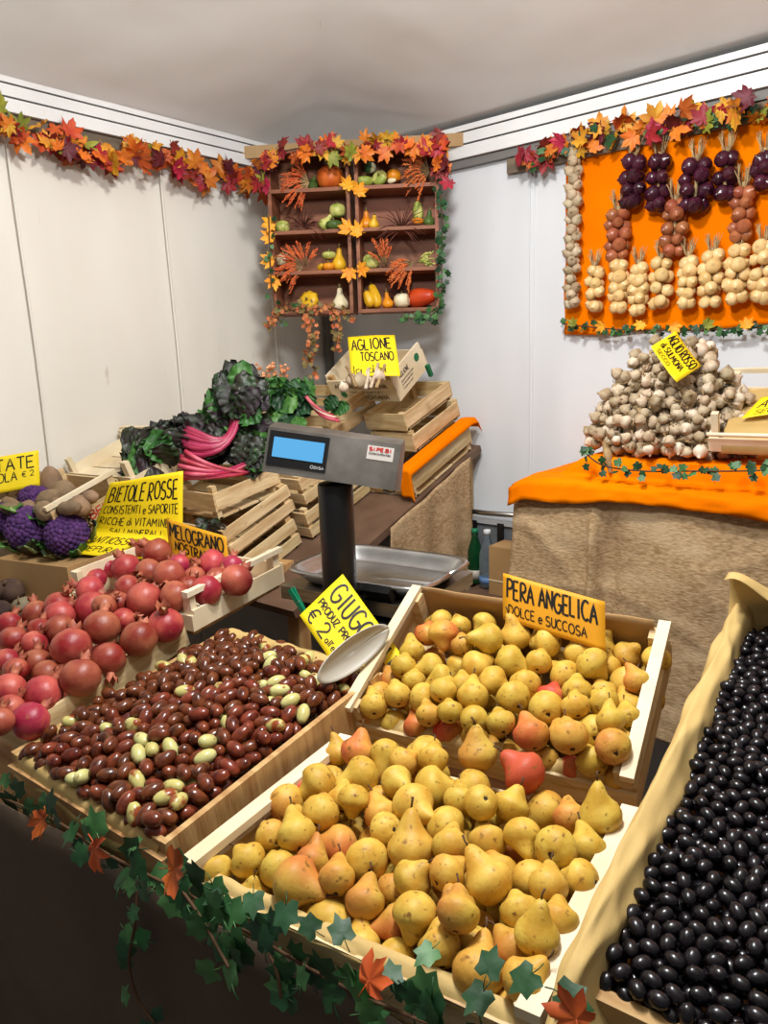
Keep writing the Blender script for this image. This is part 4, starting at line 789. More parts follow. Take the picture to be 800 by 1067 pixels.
1836,494,603,70,-66,6,26,729,642,647,33,44,41,-73,1440,2005,617,66,70,-27,4,3456,2775,609,2,56,30,-77,1299,1230,633,14,61,-20,75,3511,2058,663,80,-42,36,23,
3384,3520,606,1,83,20,-52,3362,1011,633,69,32,63,12,2805,1844,602,51,-63,-50,29,1788,4523,558,65,41,47,-43,275,940,668,69,21,-46,52,1255,4441,656,5,53,-54,-65,
174,2224,610,23,-72,-40,52,2738,2222,659,28,-37,56,-68,1656,3878,541,52,14,73,41,3238,2128,661,38,-23,76,-48,572,1821,689,22,5,61,-76,2519,2700,590,4,23,68,70,
1321,3570,656,40,11,68,-61,3345,3043,601,57,-81,5,13,486,3468,690,7,65,6,75,3194,3272,659,30,51,37,-72,928,3937,638,50,23,-68,48,2758,1234,628,76,-32,-27,50,
852,4255,579,20,39,-87,-23,182,1751,731,54,45,53,48,374,3280,612,26,-50,72,-41,1402,3991,546,6,92,27,-29,432,1083,772,24,-57,51,-60,1085,639,656,73,51,-25,38,
1436,1374,550,43,2,-89,-15,1010,1305,620,9,16,-11,-98,2705,113,603,85,-27,-26,38,125,569,640,84,-35,9,-41,1074,3470,638,11,50,17,-84,327,4507,529,90,-39,17,-10,
2463,4075,700,58,49,62,-20,924,2176,596,26,76,-58,11,1107,2567,591,14,-4,-98,17,1898,1369,563,9,-48,80,35,3435,748,613,30,-51,-52,61,2102,2548,590,65,75,12,-9,
2235,3349,655,39,-26,-77,-42,3119,3523,621,74,62,-10,-21,3203,4766,613,78,41,46,12,570,2144,648,11,-22,77,-59,2755,2798,655,66,-63,-27,29,379,4264,601,62,77,-4,-10,
865,414,642,32,-7,-90,-28,3828,2247,660,80,19,57,1,3052,1190,547,18,85,-27,-41,3831,1510,599,41,45,73,33,3122,649,553,7,-76,-26,-59,3569,169,663,51,85,-7,8,
3790,2563,666,75,-31,55,-19,824,1200,562,59,-2,53,-62,3630,4111,697,43,28,-70,50,3043,2388,657,55,52,-45,48,2588,4187,570,18,11,90,-37,3545,1191,619,75,64,4,16,
1056,1958,627,67,9,74,-1,1624,2786,612,76,-19,13,-60,2627,1949,724,17,-65,-21,-71,3284,1883,627,74,-5,-61,-26,2004,2244,649,50,73,23,-41,3103,4185,633,15,68,-4,72,
1179,2868,632,62,66,-24,-35,2623,4578,596,21,37,-65,63,1909,170,685,51,-62,-59,-10,986,2980,641,32,43,40,-75,2414,3377,535,35,-45,-75,-33,1075,4737,588,74,45,46,-17,
3820,109,759,66,10,-74,0,2052,3283,516,33,51,-16,78,1783,2584,586,28,37,74,-48,1293,2294,656,5,-20,51,-83,2494,2290,543,16,-97,-16,-11,1430,2693,649,62,57,52,-11,
1799,774,725,66,-45,-57,-18,3565,518,676,61,-71,-2,-35,1858,3439,643,49,-39,69,-36,3753,4373,634,73,61,31,-6,1602,386,630,58,-68,-43,10,2483,578,632,12,-36,64,67,
2392,882,660,81,-31,-49,2,492,3798,624,79,-61,-5,-11,2019,398,709,59,80,3,14,1130,1118,528,5,-86,-38,-34,3575,4792,457,8,77,-20,-60,3371,4257,661,72,59,-21,29,
2478,1533,601,28,-44,-28,-81,496,261,536,17,-24,69,66,1519,872,654,5,-60,-8,79,2276,4198,583,40,90,3,-17,266,1355,617,57,11,-70,41,218,2918,675,17,70,-4,-70,
2039,610,590,87,-44,20,11,1713,4232,546,0,31,81,49,2615,3613,675,36,58,29,67,2878,3477,604,34,-5,69,63,785,4471,493,3,-88,-18,-44,132,3102,500,20,-92,-25,22,
3869,848,567,29,-11,92,22,339,3811,464,34,-63,-29,-64,2330,2795,643,65,75,-10,-6,2269,2220,646,64,-28,-10,71,2819,3724,586,17,-26,-92,22,2894,3011,613,69,-11,71,-9,
303,215,627,11,-6,-77,-63,2856,249,697,62,48,46,-41,185,4439,678,58,62,-43,31,1197,3932,617,29,-77,18,54,595,2368,557,35,-8,-87,33,2235,1406,642,44,62,31,-57,
3560,3163,674,76,-56,31,6,663,1379,671,71,45,48,23,3496,3747,661,20,-20,88,-39,766,1968,695,50,-86,9,-10,3118,2852,672,49,57,-23,-62,857,4700,623,11,0,84,-53,
3715,3876,629,21,-72,-42,51,2412,125,584,22,-16,94,19,2357,3830,646,19,-20,-29,-92,3591,4630,625,24,-42,-56,67,995,4419,611,59,24,76,-13,2913,1026,660,56,-43,50,50,
755,934,651,14,-7,91,39,1697,1270,635,0,-84,-42,35,1225,3190,657,30,-8,85,-42,3814,565,689,59,-77,-20,9,259,4013,626,69,-34,-58,-28,3385,4609,463,89,-38,-1,-24,
3075,167,671,80,-44,-24,-32,143,1541,681,30,-89,-12,33,2742,4001,680,67,56,47,12,2762,4307,674,22,-27,72,60,1835,3158,647,41,-33,-56,64,2604,3824,672,9,-35,-9,93,
2954,4065,757,11,-58,34,73,2027,4073,620,26,10,61,74,657,324,661,81,49,20,-23,1046,2389,710,47,23,76,-38,3378,1415,612,56,-64,-20,-48,2596,2454,679,31,69,-43,-49,
1160,4200,596,47,4,80,36,2295,3072,584,61,-67,-3,-43,2031,4650,576,49,-50,56,-44,2411,1285,717,71,-50,48,-10,3734,2937,628,53,78,-24,24,3628,1821,613,7,-77,13,-63,
178,3755,640,63,30,-70,-13,1184,394,648,66,3,62,43,1988,1638,591,43,67,52,-31,3183,3962,565,2,-87,-41,-26,], 7, S7)
OLV = rows([97,4865,77,39,-59,39,59,2642,3347,77,53,21,-62,-54,149,769,76,44,-66,37,-48,308,3758,76,66,-2,-75,-2,2698,2197,76,7,64,-37,-67,254,1233,76,29,74,12,59,
2153,4718,77,34,-63,37,59,333,1494,76,76,-1,-66,-1,2603,7184,76,40,-56,-34,-64,1934,4446,76,61,0,-66,-44,2018,6597,76,65,-10,-75,-8,575,7222,77,38,-48,43,-66,
2368,3009,77,61,32,66,-30,646,90,76,54,-72,-21,37,434,6849,77,69,-59,-38,18,641,3078,76,66,-32,57,37,1141,655,76,1,21,-62,-76,2448,4637,76,61,64,-41,24,
1606,6066,76,24,-40,64,61,1251,797,76,15,-69,-30,64,1266,6620,76,41,-26,71,-51,1904,526,76,12,-58,-30,75,1743,4417,76,60,-37,54,-46,1712,1444,76,76,38,-54,-1,
1423,5801,76,67,-29,-59,-34,2260,5579,76,45,-54,52,47,528,7399,76,23,-42,-63,-61,2399,4259,77,46,75,-6,46,2078,1611,76,40,65,-5,-64,2365,4441,76,41,17,63,63,
78,7493,76,66,60,-27,37,1761,5388,76,22,-43,62,62,1233,2447,76,65,-6,75,5,326,6735,76,33,-9,65,-68,2026,3075,76,0,-66,0,-76,751,3394,76,11,-68,34,-65,1026,5802,78,73,43,49,20,
1921,2317,76,32,55,52,57,1957,6059,76,65,12,-75,10,2566,4010,78,22,-21,73,-61,2445,93,78,74,34,56,-18,2637,6991,76,13,9,-75,64,1735,3955,76,17,71,27,63,
427,4903,76,19,-4,65,73,78,4488,76,57,43,49,-50,1494,2656,76,56,-48,58,-36,2527,4389,76,63,-21,73,18,1826,1989,76,74,-12,65,13,1652,7020,77,73,38,56,3,
1040,1722,78,60,-54,-40,44,389,5766,76,20,44,-62,-63,2308,2440,76,16,-48,58,64,2315,5751,76,39,-76,1,53,2201,3327,76,68,-58,31,32,105,7199,76,75,4,-65,4,
837,833,76,50,74,-17,43,2210,1095,76,58,-36,-67,-31,1716,2680,76,24,73,-19,-62,1317,6941,76,46,-13,74,47,1150,5367,76,54,1,76,38,1576,1529,76,63,62,-43,-19,
2708,6020,76,34,17,-74,-56,2604,6341,76,55,-31,58,-52,843,2325,76,65,39,-65,-6,1822,6845,76,72,-53,38,23,1964,971,76,9,54,-53,65,790,7055,76,71,66,-2,-25,
1041,1228,76,64,28,-70,-16,1759,4117,76,60,-57,49,-25,1118,3527,76,22,63,19,-72,2165,4327,76,46,54,-37,-60,226,4001,76,75,-5,65,5,206,5869,76,14,74,-16,64,
2211,3827,76,63,19,-73,17,2283,7245,76,23,1,66,-72,2442,7198,76,64,-57,50,14,2011,1991,76,54,-43,-62,-37,1336,3098,76,64,-35,-56,-40,1924,5900,77,19,64,-24,-70,
1217,1277,76,46,52,-40,60,811,201,78,12,65,-1,75,709,714,76,3,-66,-3,-75,1987,1288,76,65,-18,72,16,1114,4047,76,25,73,18,61,1507,7416,76,20,45,-61,62,815,4709,76,18,-73,20,63,
2600,1111,77,35,69,8,63,1276,3282,78,65,-44,-61,10,2172,7505,76,14,31,-58,-74,1580,5175,76,49,74,17,-43,1080,3319,76,5,58,49,-65,374,7291,76,14,50,57,-64,
1033,2330,76,68,-28,-59,-33,1598,4521,76,27,-51,-56,60,226,2843,76,55,-42,-63,-36,2715,5393,76,6,30,69,65,785,3547,76,24,62,-20,-72,2172,1311,76,38,-57,-33,-66,
1170,3159,76,55,-41,-63,-36,768,2157,76,41,-55,35,63,2486,2413,76,24,-39,-53,71,983,7120,78,44,-75,11,-48,2562,5700,76,51,-42,-63,41,2694,2883,76,71,18,63,26,
399,648,76,23,47,-59,-61,456,4243,76,46,22,-62,-60,753,4310,76,63,21,73,-18,2403,6554,78,74,-15,64,-16,2526,3075,76,29,-75,-12,59,1257,5528,76,19,4,66,-73,
159,6891,76,66,-45,48,-37,2723,4622,78,21,-27,-59,-73,1306,3963,76,44,30,-68,-50,2230,3508,76,66,-1,-76,-1,2723,4866,78,34,-45,-57,-60,2355,2036,76,66,41,-63,-4,
389,3485,76,30,-60,-26,-69,1454,3207,76,71,66,1,25,385,6126,76,75,-62,20,0,1760,5201,76,20,-44,61,-62,2198,2295,78,65,-29,70,-2,1159,7523,78,8,-73,-20,65,
1927,7246,78,44,59,29,-62,324,6561,76,8,65,-7,75,2257,1823,76,52,-65,8,55,808,5611,78,63,-73,-15,20,1112,1547,76,58,36,66,-31,2696,2569,76,8,65,-7,75,428,321,76,33,59,-29,68,
84,2985,76,40,-56,35,64,1028,4889,76,30,67,-34,58,2567,4208,76,67,-72,-15,-7,1604,4814,76,73,65,-4,18,78,2390,77,63,-58,30,42,1432,3576,76,33,59,29,-68,
320,5401,76,27,-3,65,-71,2696,1714,77,32,54,53,57,821,3155,76,65,5,75,-4,2045,2185,76,56,44,49,-50,2511,2877,76,38,-27,61,64,78,1708,76,65,-74,-17,-5,1630,1704,76,16,-33,57,-74,
1877,3847,76,31,-33,-57,-69,717,2674,76,64,-15,-74,-13,1687,1096,77,37,61,-39,58,1998,2676,76,64,-29,70,-15,1743,3258,78,19,-65,-6,-73,2031,5133,76,66,0,76,0,
164,4665,76,6,-65,-39,65,583,1588,76,18,71,-26,-63,1571,5585,76,28,61,-25,70,1528,1186,76,24,38,-53,72,415,4024,76,56,39,-65,34,338,2266,76,2,-63,-42,66,
2383,1450,77,70,-45,-56,-3,1870,7026,76,49,-38,-65,43,1100,96,76,59,33,67,-29,2701,6468,76,19,-72,22,63,1207,6130,76,36,75,4,55,781,3710,76,73,-17,-63,-20,
358,2686,78,9,-72,24,65,1295,580,76,8,14,-74,65,2542,3750,76,55,45,-48,52,527,5185,76,22,62,21,72,1257,1628,76,35,-28,70,56,645,5358,76,10,47,-45,75,1358,7515,78,28,65,10,-70,
1461,92,76,58,-4,-65,-48,1779,3069,76,56,43,49,-50,657,1747,76,20,72,23,-62,838,4463,76,73,-18,63,21,1927,5588,76,65,-48,-58,-4,2007,6237,77,32,65,34,-60,
572,4001,76,49,-50,-42,-58,2390,7024,77,7,76,1,65,1477,990,76,6,-30,-69,65,1913,210,76,73,-17,-63,-19,2442,6254,76,75,1,66,-1,2461,5141,78,76,26,-60,1,
2509,2246,76,25,40,52,71,1239,391,78,65,-47,-45,-39,592,4876,76,62,63,-19,-43,1721,787,76,56,7,75,33,2248,3991,76,8,75,9,-65,1449,6375,76,31,33,-68,58,
2465,6713,78,71,42,50,-26,1448,6585,76,31,67,36,-58,2694,298,76,44,53,-39,-61,1751,5581,76,70,-23,-61,-27,1278,3469,76,54,45,-47,52,2699,1550,77,5,-62,38,-68,
2419,3621,77,65,-11,67,-33,517,2944,76,75,36,55,3,78,1954,76,49,-50,-43,-57,2433,1064,76,56,70,-29,34,1033,4191,76,51,41,64,42,1318,2917,76,9,57,32,75,
671,5909,78,75,54,38,0,1536,230,76,44,31,-69,-48,1772,6030,76,58,-35,-67,-30,2217,1523,77,41,-21,69,55,1940,4777,76,65,42,63,3,1153,1854,76,75,9,-65,10,
1582,643,77,64,-61,38,26,2413,7367,76,75,3,-65,4,649,863,76,22,72,22,62,2413,356,76,72,-20,-62,-24,93,5252,76,5,50,-43,75,2011,5427,76,23,-62,-20,-72,613,4710,76,64,32,68,12,
2690,2412,76,75,5,-65,5,2449,4833,76,75,42,50,-6,394,2842,76,15,39,-65,-64,1011,1047,76,38,62,44,-53,1489,2984,76,75,63,21,0,561,6940,76,17,41,-63,-63,
1866,6329,76,48,37,66,45,375,1069,76,29,67,34,-59,844,1031,76,58,35,-67,31,867,4874,76,72,53,38,-24,1720,6420,76,7,-65,-38,65,678,1038,77,27,-16,-74,60,
810,5361,76,75,-63,-18,-2,2564,793,77,28,-7,-72,64,1317,4942,76,72,-53,-39,-23,1805,7507,76,75,-43,-49,-7,827,5784,76,62,-21,72,-22,1719,251,76,75,-40,-52,-1,
1083,450,76,59,33,-68,29,2211,5189,78,8,24,61,-75,1510,4652,76,47,35,67,46,2682,5832,76,2,-75,-2,-66,912,4014,76,42,64,40,50,2692,609,76,19,-61,24,-73,
1999,4213,77,69,-19,66,20,2356,5996,78,55,19,-73,36,1522,4194,76,75,36,55,3,114,3504,76,71,18,63,26,441,1264,78,71,44,-49,26,485,6663,76,35,64,40,-56,834,2815,76,63,60,-46,18,
316,2536,76,40,66,5,64,128,6198,76,19,-71,-25,63,718,1479,76,8,55,51,-65,1522,820,76,49,38,-65,-44,1507,7196,76,36,58,-31,66,2118,5818,76,11,-58,31,-75,
1765,5749,76,26,-62,22,71,1797,2888,78,76,-12,64,3,994,2914,78,42,32,-57,63,2309,2833,76,44,-20,-63,61,1753,4720,76,17,-64,-14,-74,2209,6941,76,31,66,34,-60,
406,4699,76,65,-8,75,7,2199,2973,77,75,-37,-54,12,1299,1427,77,5,-30,58,-75,1773,4881,76,61,18,73,25,2005,363,76,72,19,-63,22,83,6523,76,2,25,71,66,2354,1647,76,54,-45,47,52,
1568,4026,76,20,-63,-18,-73,1694,513,76,28,-35,-56,-70,2022,6910,76,34,75,6,56,2212,391,76,63,25,-71,-18,925,5066,77,20,68,-21,67,132,3858,76,7,49,-44,75,
1668,2243,76,37,-13,-64,66,396,1950,76,36,-58,-31,-67,164,5566,76,36,-65,-9,67,638,3829,76,51,-73,-20,-41,1701,3792,76,41,-66,4,-64,2173,6748,76,67,30,-58,35,
639,2499,78,64,75,-12,-12,478,1778,76,69,65,6,30,2617,7365,76,31,44,49,69,2244,6383,76,53,-58,-31,54,1060,6957,76,47,-51,41,59,1047,6262,76,38,-65,-7,65,
404,3305,76,37,-75,-2,54,1961,3515,76,11,65,10,-75,1110,2164,76,75,2,-66,2,2086,4891,76,66,-46,60,1,590,2164,76,24,48,-58,-61,1325,4706,76,31,-67,35,58,
2277,235,76,22,46,60,62,1301,2122,76,63,-75,-4,-17,817,1834,76,45,-53,39,61,315,3170,76,56,39,65,-34,1472,5299,76,70,55,-36,27,100,4138,76,19,-64,17,73,
1010,4547,76,55,-4,75,-35,1317,5327,76,14,-8,-65,-74,280,5217,76,75,-36,55,-4,2216,655,76,71,22,-62,25,858,6753,76,49,-65,5,57,2027,1139,78,42,-33,-57,63,
2198,6563,76,66,-73,21,2,1753,7150,76,76,0,66,0,1291,2758,76,13,-69,32,-64,1685,1278,77,28,-75,14,-59,781,6040,76,66,60,27,-37,281,6288,76,66,44,61,0,2503,3465,76,65,-68,32,-8,
631,6111,76,54,71,-26,37,132,5413,76,75,2,66,-2,1642,91,83,42,-14,-51,74,78,1002,77,3,-12,64,76,1984,7522,83,41,-42,74,-34,1222,6296,76,42,-75,5,51,1271,5132,76,46,34,68,47,
1446,3813,76,54,72,22,37,2088,4070,76,68,-47,46,-34,95,2200,77,24,68,25,-64,1462,2035,76,27,-61,23,71,2718,6804,78,75,55,35,-10,2500,2691,76,51,27,-60,-56,
872,7392,76,65,4,75,-4,170,6703,76,38,26,60,-65,656,5696,76,64,-61,-25,-40,1758,2407,76,23,62,21,72,2285,6142,81,57,75,-34,-7,558,6476,76,21,45,-61,-62,
1189,6804,76,75,61,24,4,1741,3624,76,58,62,24,47,985,5632,76,61,26,-71,23,1257,3815,76,65,-40,-64,5,1042,6040,76,60,30,-69,26,2516,1289,76,72,52,40,-22,
1331,1938,76,11,74,-13,65,2174,2002,76,72,53,-38,24,86,440,78,63,72,23,16,2223,920,76,52,42,63,40,2216,2640,76,60,66,-37,27,1079,5164,77,10,70,29,65,1334,1106,76,73,-56,-35,18,
457,135,76,27,-61,24,70,1004,802,76,40,55,-35,64,575,1907,76,54,-2,-74,-41,2433,5586,76,63,21,72,-18,1579,3346,76,57,37,-66,32,1346,4527,76,30,-44,49,-69,
77,2601,78,65,-75,7,-3,1013,4713,81,56,-16,80,11,1333,7176,76,59,61,23,47,765,371,76,35,-64,-41,-55,2677,1392,76,59,-36,55,-48,773,1194,76,11,-74,13,65,
2202,5409,76,62,26,71,-22,2436,3924,77,59,69,18,38,1975,2858,78,51,58,49,-41,818,587,76,52,65,9,-54,1088,6598,76,1,61,-45,66,966,3800,77,37,61,39,-58,616,4543,76,62,23,-72,20,
648,4175,76,74,-26,60,-16,2722,2004,76,39,25,60,-65,701,2003,76,25,-40,52,-71,228,613,77,76,-64,13,-1,112,255,76,66,-45,-60,-1,599,270,77,50,-11,71,49,
446,7118,77,41,-68,-2,60,1481,6856,77,50,-29,62,-53,2722,119,76,29,-34,-56,-70,2272,4567,76,65,-6,-65,38,613,1298,76,30,12,74,58,491,956,76,65,-33,68,-11,
619,3615,76,25,70,29,-61,1564,400,76,58,64,-16,49,502,6269,76,54,2,-75,-37,1115,2728,77,66,60,33,-31,1451,2502,76,74,27,60,16,907,2589,76,73,-24,-61,19,
134,1534,76,66,-44,48,-37,2711,5197,76,53,-65,10,54,1985,6759,78,65,-27,-71,-2,415,4543,76,63,-41,-51,42,1899,3352,76,68,29,59,-33,1358,6751,76,37,-57,32,66,
884,6346,76,67,-30,59,34,1881,2153,76,48,65,-4,58,1264,5775,77,54,46,53,-47,368,5588,76,28,61,24,-70,660,3255,76,5,-65,-5,-75,78,6022,77,47,45,61,-46,2399,714,76,1,-62,43,-66,
758,6466,76,24,-73,-18,61,1745,1833,76,57,-51,56,-32,232,3363,76,65,74,11,-11,2096,1799,76,37,25,71,-54,2419,879,76,31,64,-13,-69,2695,3660,76,69,-14,-64,30,
2536,5304,77,68,25,64,-27,1226,4173,76,55,-41,-63,-36,2700,3884,76,75,36,-55,-4,717,7315,76,65,-70,-28,4,2299,5021,76,56,-7,75,-34,906,6934,78,34,44,61,-56,
77,339,210,67,-73,6,-7,900,3290,96,9,-31,10,94,2257,5315,194,73,-56,35,-18,2084,2046,199,6,-56,55,62,301,4151,78,12,63,18,75,77,3798,206,2,2,79,-62,2569,2077,76,6,-16,-74,-65,
1836,1696,76,60,37,54,46,1179,4480,100,1,88,-40,27,484,2432,77,68,-72,-16,-6,1094,2251,201,50,-18,-59,61,662,7508,76,64,-64,-16,40,2197,1284,226,80,-49,-28,20,
1974,4618,104,68,-14,0,-72,1061,1382,78,35,-69,31,-55,2721,3064,78,57,-73,-21,-31,262,1563,203,15,-73,-20,-64,416,2133,91,20,-17,-89,37,755,6368,195,53,30,-51,-61,
2551,204,82,19,67,-46,54,1791,7319,86,20,-43,-76,-45,167,2506,173,3,48,64,60,121,7043,76,21,-72,-22,62,524,6372,187,63,-29,-69,19,132,3165,76,19,63,17,-73,
97,6625,199,76,41,50,5,621,3489,175,38,-67,47,-43,2570,2381,201,35,81,-38,27,846,2671,199,38,-86,24,26,2723,765,94,36,-93,-1,7,2336,7513,98,29,77,-57,8,
1910,4042,90,85,43,11,-27,1762,5037,82,7,-84,11,53,1799,4572,81,48,20,78,34,547,3393,77,51,32,-62,-51,1652,2970,101,24,26,-93,7,2504,6879,76,6,56,-34,-75,
1660,4277,76,51,-3,-75,-41,1116,3602,211,1,48,75,44,2696,1475,213,80,1,60,-6,635,7072,105,42,-6,-10,90,1581,6500,93,11,89,27,-35,1285,4358,78,62,-38,66,21,
1663,353,199,36,-2,-64,68,2099,4490,76,22,-71,25,62,856,304,183,8,-43,-32,84,461,480,99,4,10,-27,96,1338,5544,206,23,43,-42,-76,2575,3862,190,16,-17,42,-88,
1848,1125,76,53,-72,-24,-38,1682,5905,106,97,-3,2,-24,83,3989,167,20,-95,-1,23,1426,3396,76,58,5,-65,49,1013,3096,86,3,49,-1,87,1610,3117,83,35,56,0,-75,
2097,2583,171,32,14,-63,69,1831,6414,206,14,-39,-66,62,370,5931,83,9,-84,15,51,634,6617,94,91,-30,-19,-19,2565,5462,93,28,-75,53,-26,1266,5042,203,54,-40,-61,42,
1438,1127,189,74,-64,-20,-2,1770,3876,204,41,-41,-48,66,1217,5250,172,20,51,-83,-8,1388,851,178,26,-10,-60,75,2042,3225,103,87,-2,17,-46,216,1077,99,27,-94,-16,10,
1381,5637,90,91,-41,-12,-3,2503,1152,200,21,-52,-54,-63,2698,453,83,53,-39,-74,15,91,6346,95,81,-13,-32,48,2346,984,178,4,-47,34,-81,1091,7089,196,46,49,54,51,
1607,5397,103,49,-78,-39,-1,1210,1498,193,27,7,65,70,1144,7205,94,33,2,93,-14,2350,545,76,23,41,-63,61,895,5923,101,32,22,9,-92,502,4635,183,10,-54,78,-30,
1474,2205,76,59,55,-52,-28,2080,5287,83,42,-52,8,-74,1914,2996,171,22,-4,-97,-1,2466,3994,210,77,58,2,-28,393,5671,210,44,-73,12,51,1282,6444,76,5,51,-42,75,
235,7511,90,8,-43,80,-42,2496,1738,76,62,-24,-72,-21,398,7495,77,19,-3,70,68,2446,1911,78,57,-65,3,-50,1487,4377,76,15,44,-48,74,97,5725,76,62,-61,44,-20,
721,4828,154,3,-41,-55,73,2053,5946,174,69,-51,-51,4,1601,3543,76,29,5,-65,-70,1146,254,89,19,23,-86,-41,822,7524,153,10,-96,-13,23,1090,6426,76,70,-50,42,-29,
940,5140,212,39,-70,60,4,2723,5897,210,39,-43,-68,-45,1567,3723,160,12,-12,-31,-93,2056,3385,97,94,29,-11,-15,2676,5037,97,8,-85,-41,31,1572,3886,151,46,42,-50,-60,
2335,6839,99,18,64,-71,-23,2723,6941,195,53,60,51,-33,945,1567,76,3,-18,-63,-75,535,5835,76,62,61,45,-20,1457,2809,96,24,-94,3,23,2478,4188,204,68,-29,-62,-27,
215,916,106,82,-7,1,-56,1996,6342,200,42,58,8,70,674,3741,205,56,70,-41,-13,475,859,199,71,-21,64,20,2597,4724,81,47,18,-53,68,133,1829,168,9,-50,17,84,
379,2398,185,11,5,-75,-65,1887,5106,174,68,44,45,-37,614,2981,201,1,-57,38,-73,1264,2603,76,64,33,68,12,1591,5769,76,62,-62,21,43,260,3608,76,54,59,29,53,
1402,386,76,35,-58,30,67,1373,1261,101,13,97,-2,20,361,93,194,25,-70,33,58,954,3447,76,19,-42,50,73,1923,6872,196,57,-42,-53,-46,2088,1021,155,8,-68,69,-24,
2051,6428,76,57,74,-16,-33,876,7230,83,3,-75,-38,-53,78,1210,78,33,-19,-63,-68,2383,3776,93,5,-93,8,36,2049,1446,78,57,21,-62,-49,319,2731,219,51,-63,-58,-10,
1904,5270,84,52,76,38,-7,416,6237,201,17,-80,27,51,1447,4813,82,48,-75,-39,-24,1777,6965,192,81,-24,44,31,174,2685,174,84,31,-18,40,2626,6637,76,65,-49,57,5,
378,5080,76,16,70,-29,-64,1848,4287,76,71,23,-61,27,752,5009,78,67,47,-53,24,2140,2447,76,37,-57,-32,-66,980,1890,76,51,13,-64,55,540,1120,89,42,-72,-53,-15,
87,6788,183,24,33,-90,-17,102,5336,206,15,72,-16,66,1636,2537,83,85,23,48,4,637,2318,76,66,-2,75,2,1487,1372,76,16,-64,14,74,2709,4426,76,48,9,75,-45,2334,6955,208,25,75,-30,-53,
1826,666,76,7,49,43,-75,89,5497,204,14,69,-65,-28,974,4095,191,49,-64,-30,50,1152,5921,76,60,17,74,26,2327,5168,187,47,-30,-27,-79,1471,7027,82,47,83,16,26,
2717,4247,86,9,60,-64,47,2493,4991,85,34,56,66,38,2086,515,93,19,90,21,32,2142,4590,187,18,56,-14,80,951,5266,83,52,61,-60,5,1610,6681,76,1,-24,-71,67,
1833,2561,76,32,-75,9,-57,2584,4866,158,79,27,-25,48,1587,1901,76,54,-10,65,53,696,2899,76,10,-12,-64,-75,918,444,78,65,76,1,4,2250,1930,199,4,-80,-43,-41,
2719,7120,160,29,21,1,-93,995,6955,218,3,65,-9,76,288,254,78,15,-58,48,64,255,4967,76,9,-57,32,-75,2095,238,88,34,-23,-40,82,1229,2291,77,64,17,-70,-26,
1208,7052,82,59,-9,53,60,336,824,76,58,-64,-16,-49,1278,3652,76,14,69,31,64,2152,3930,192,52,-70,20,44,887,1326,76,66,59,-28,37,469,6928,202,12,36,-38,84,
2180,5968,76,10,34,-68,-65,931,4330,76,37,-62,-43,-54,243,93,76,39,-15,64,-64,2703,3492,76,61,-63,-21,44,2608,1873,76,60,65,38,-27,2232,3578,214,65,-56,-50,11,
1727,1933,193,14,40,-36,83,422,6744,203,72,-69,6,4,2478,5656,205,37,50,-22,75,1940,4483,227,68,33,-49,43,1846,2764,156,28,-51,-9,81,2020,665,76,30,74,12,59,
2571,380,161,81,-47,34,-6,1369,3014,206,48,3,86,-19,531,5561,76,68,-58,31,33,1681,650,193,15,36,20,-90,1306,3876,208,3,64,-42,-64,2203,1698,155,38,21,88,-21,
1330,230,76,64,29,-70,-15,2247,312,205,38,43,41,71,2042,3912,76,54,-59,-29,53,479,5362,76,45,-55,51,48,2448,5843,76,50,70,29,43,790,4580,167,94,6,30,15,
2045,3743,76,15,-39,64,-64,1742,3436,76,62,-38,54,43,572,4356,76,63,-60,-46,-18,2082,6810,196,69,49,-15,-51,2284,76,102,20,70,-68,-10,2711,4066,76,34,-59,29,67,
2512,7518,78,76,-20,62,6,240,1676,77,10,-23,63,-73,376,4397,106,93,-4,-7,35,1638,7502,82,81,-42,-35,-20,2315,2189,78,13,45,47,75,455,3659,81,22,-53,-62,53,
332,3895,159,86,6,20,46,503,6024,99,4,28,-92,29,2462,6617,211,48,-64,-4,60,83,5068,76,42,-55,37,62,1186,4821,78,11,-17,-74,64,77,622,101,93,-22,-6,-29,
2698,1233,78,65,24,72,-5,2371,2595,91,22,-10,90,-36,1755,2617,214,49,75,-44,3,501,2867,210,15,-52,23,-81,1892,1539,76,46,-75,-12,-46,1812,380,82,71,-33,-42,46,
1027,5931,195,51,79,8,-33,2532,7241,202,71,63,-13,-29,1026,6777,76,35,-19,73,-55,80,3332,83,14,7,-85,-51,843,4159,93,74,-2,-36,56,1523,1653,175,71,-18,47,49,
2108,796,76,25,49,-57,-61,2251,4871,99,15,70,65,24,2384,5436,80,80,-5,-60,-7,2688,2727,76,75,-8,-65,-9,496,3135,76,60,40,-52,46,2557,6471,156,13,60,-76,-21,
2201,3138,78,1,52,-37,-77,2145,5538,177,89,-7,45,-3,302,3319,205,85,-49,-12,-14,990,612,76,64,-34,-56,-39,930,2189,82,34,23,-81,42,1841,1368,129,37,74,-50,24,
925,1151,177,30,1,58,-76,728,4017,77,69,70,-17,5,1639,7290,80,52,-72,38,25,432,5483,181,32,50,37,72,690,6787,78,43,45,61,-49,1168,1091,76,41,59,-48,51,
2426,2909,199,36,79,-24,-43,2723,3326,210,51,-66,-37,-40,2717,6096,212,8,35,-55,75,852,2999,82,19,-52,-12,-82,2430,2299,196,36,-31,21,-85,1693,6093,201,14,-52,-61,-59,
1643,5653,194,42,-84,-9,-35,2696,5573,76,35,-65,-9,67,781,5570,224,57,74,0,35,2223,3666,77,31,-75,8,-58,1490,5953,79,67,44,54,-26,895,713,179,67,-30,65,18,
2355,3363,76,23,41,-63,61,1948,4984,78,16,-65,-38,63,2364,5280,83,10,67,-52,-53,1113,3729,76,14,7,75,-64,665,197,193,49,30,-45,-68,674,6014,198,6,74,4,-66,
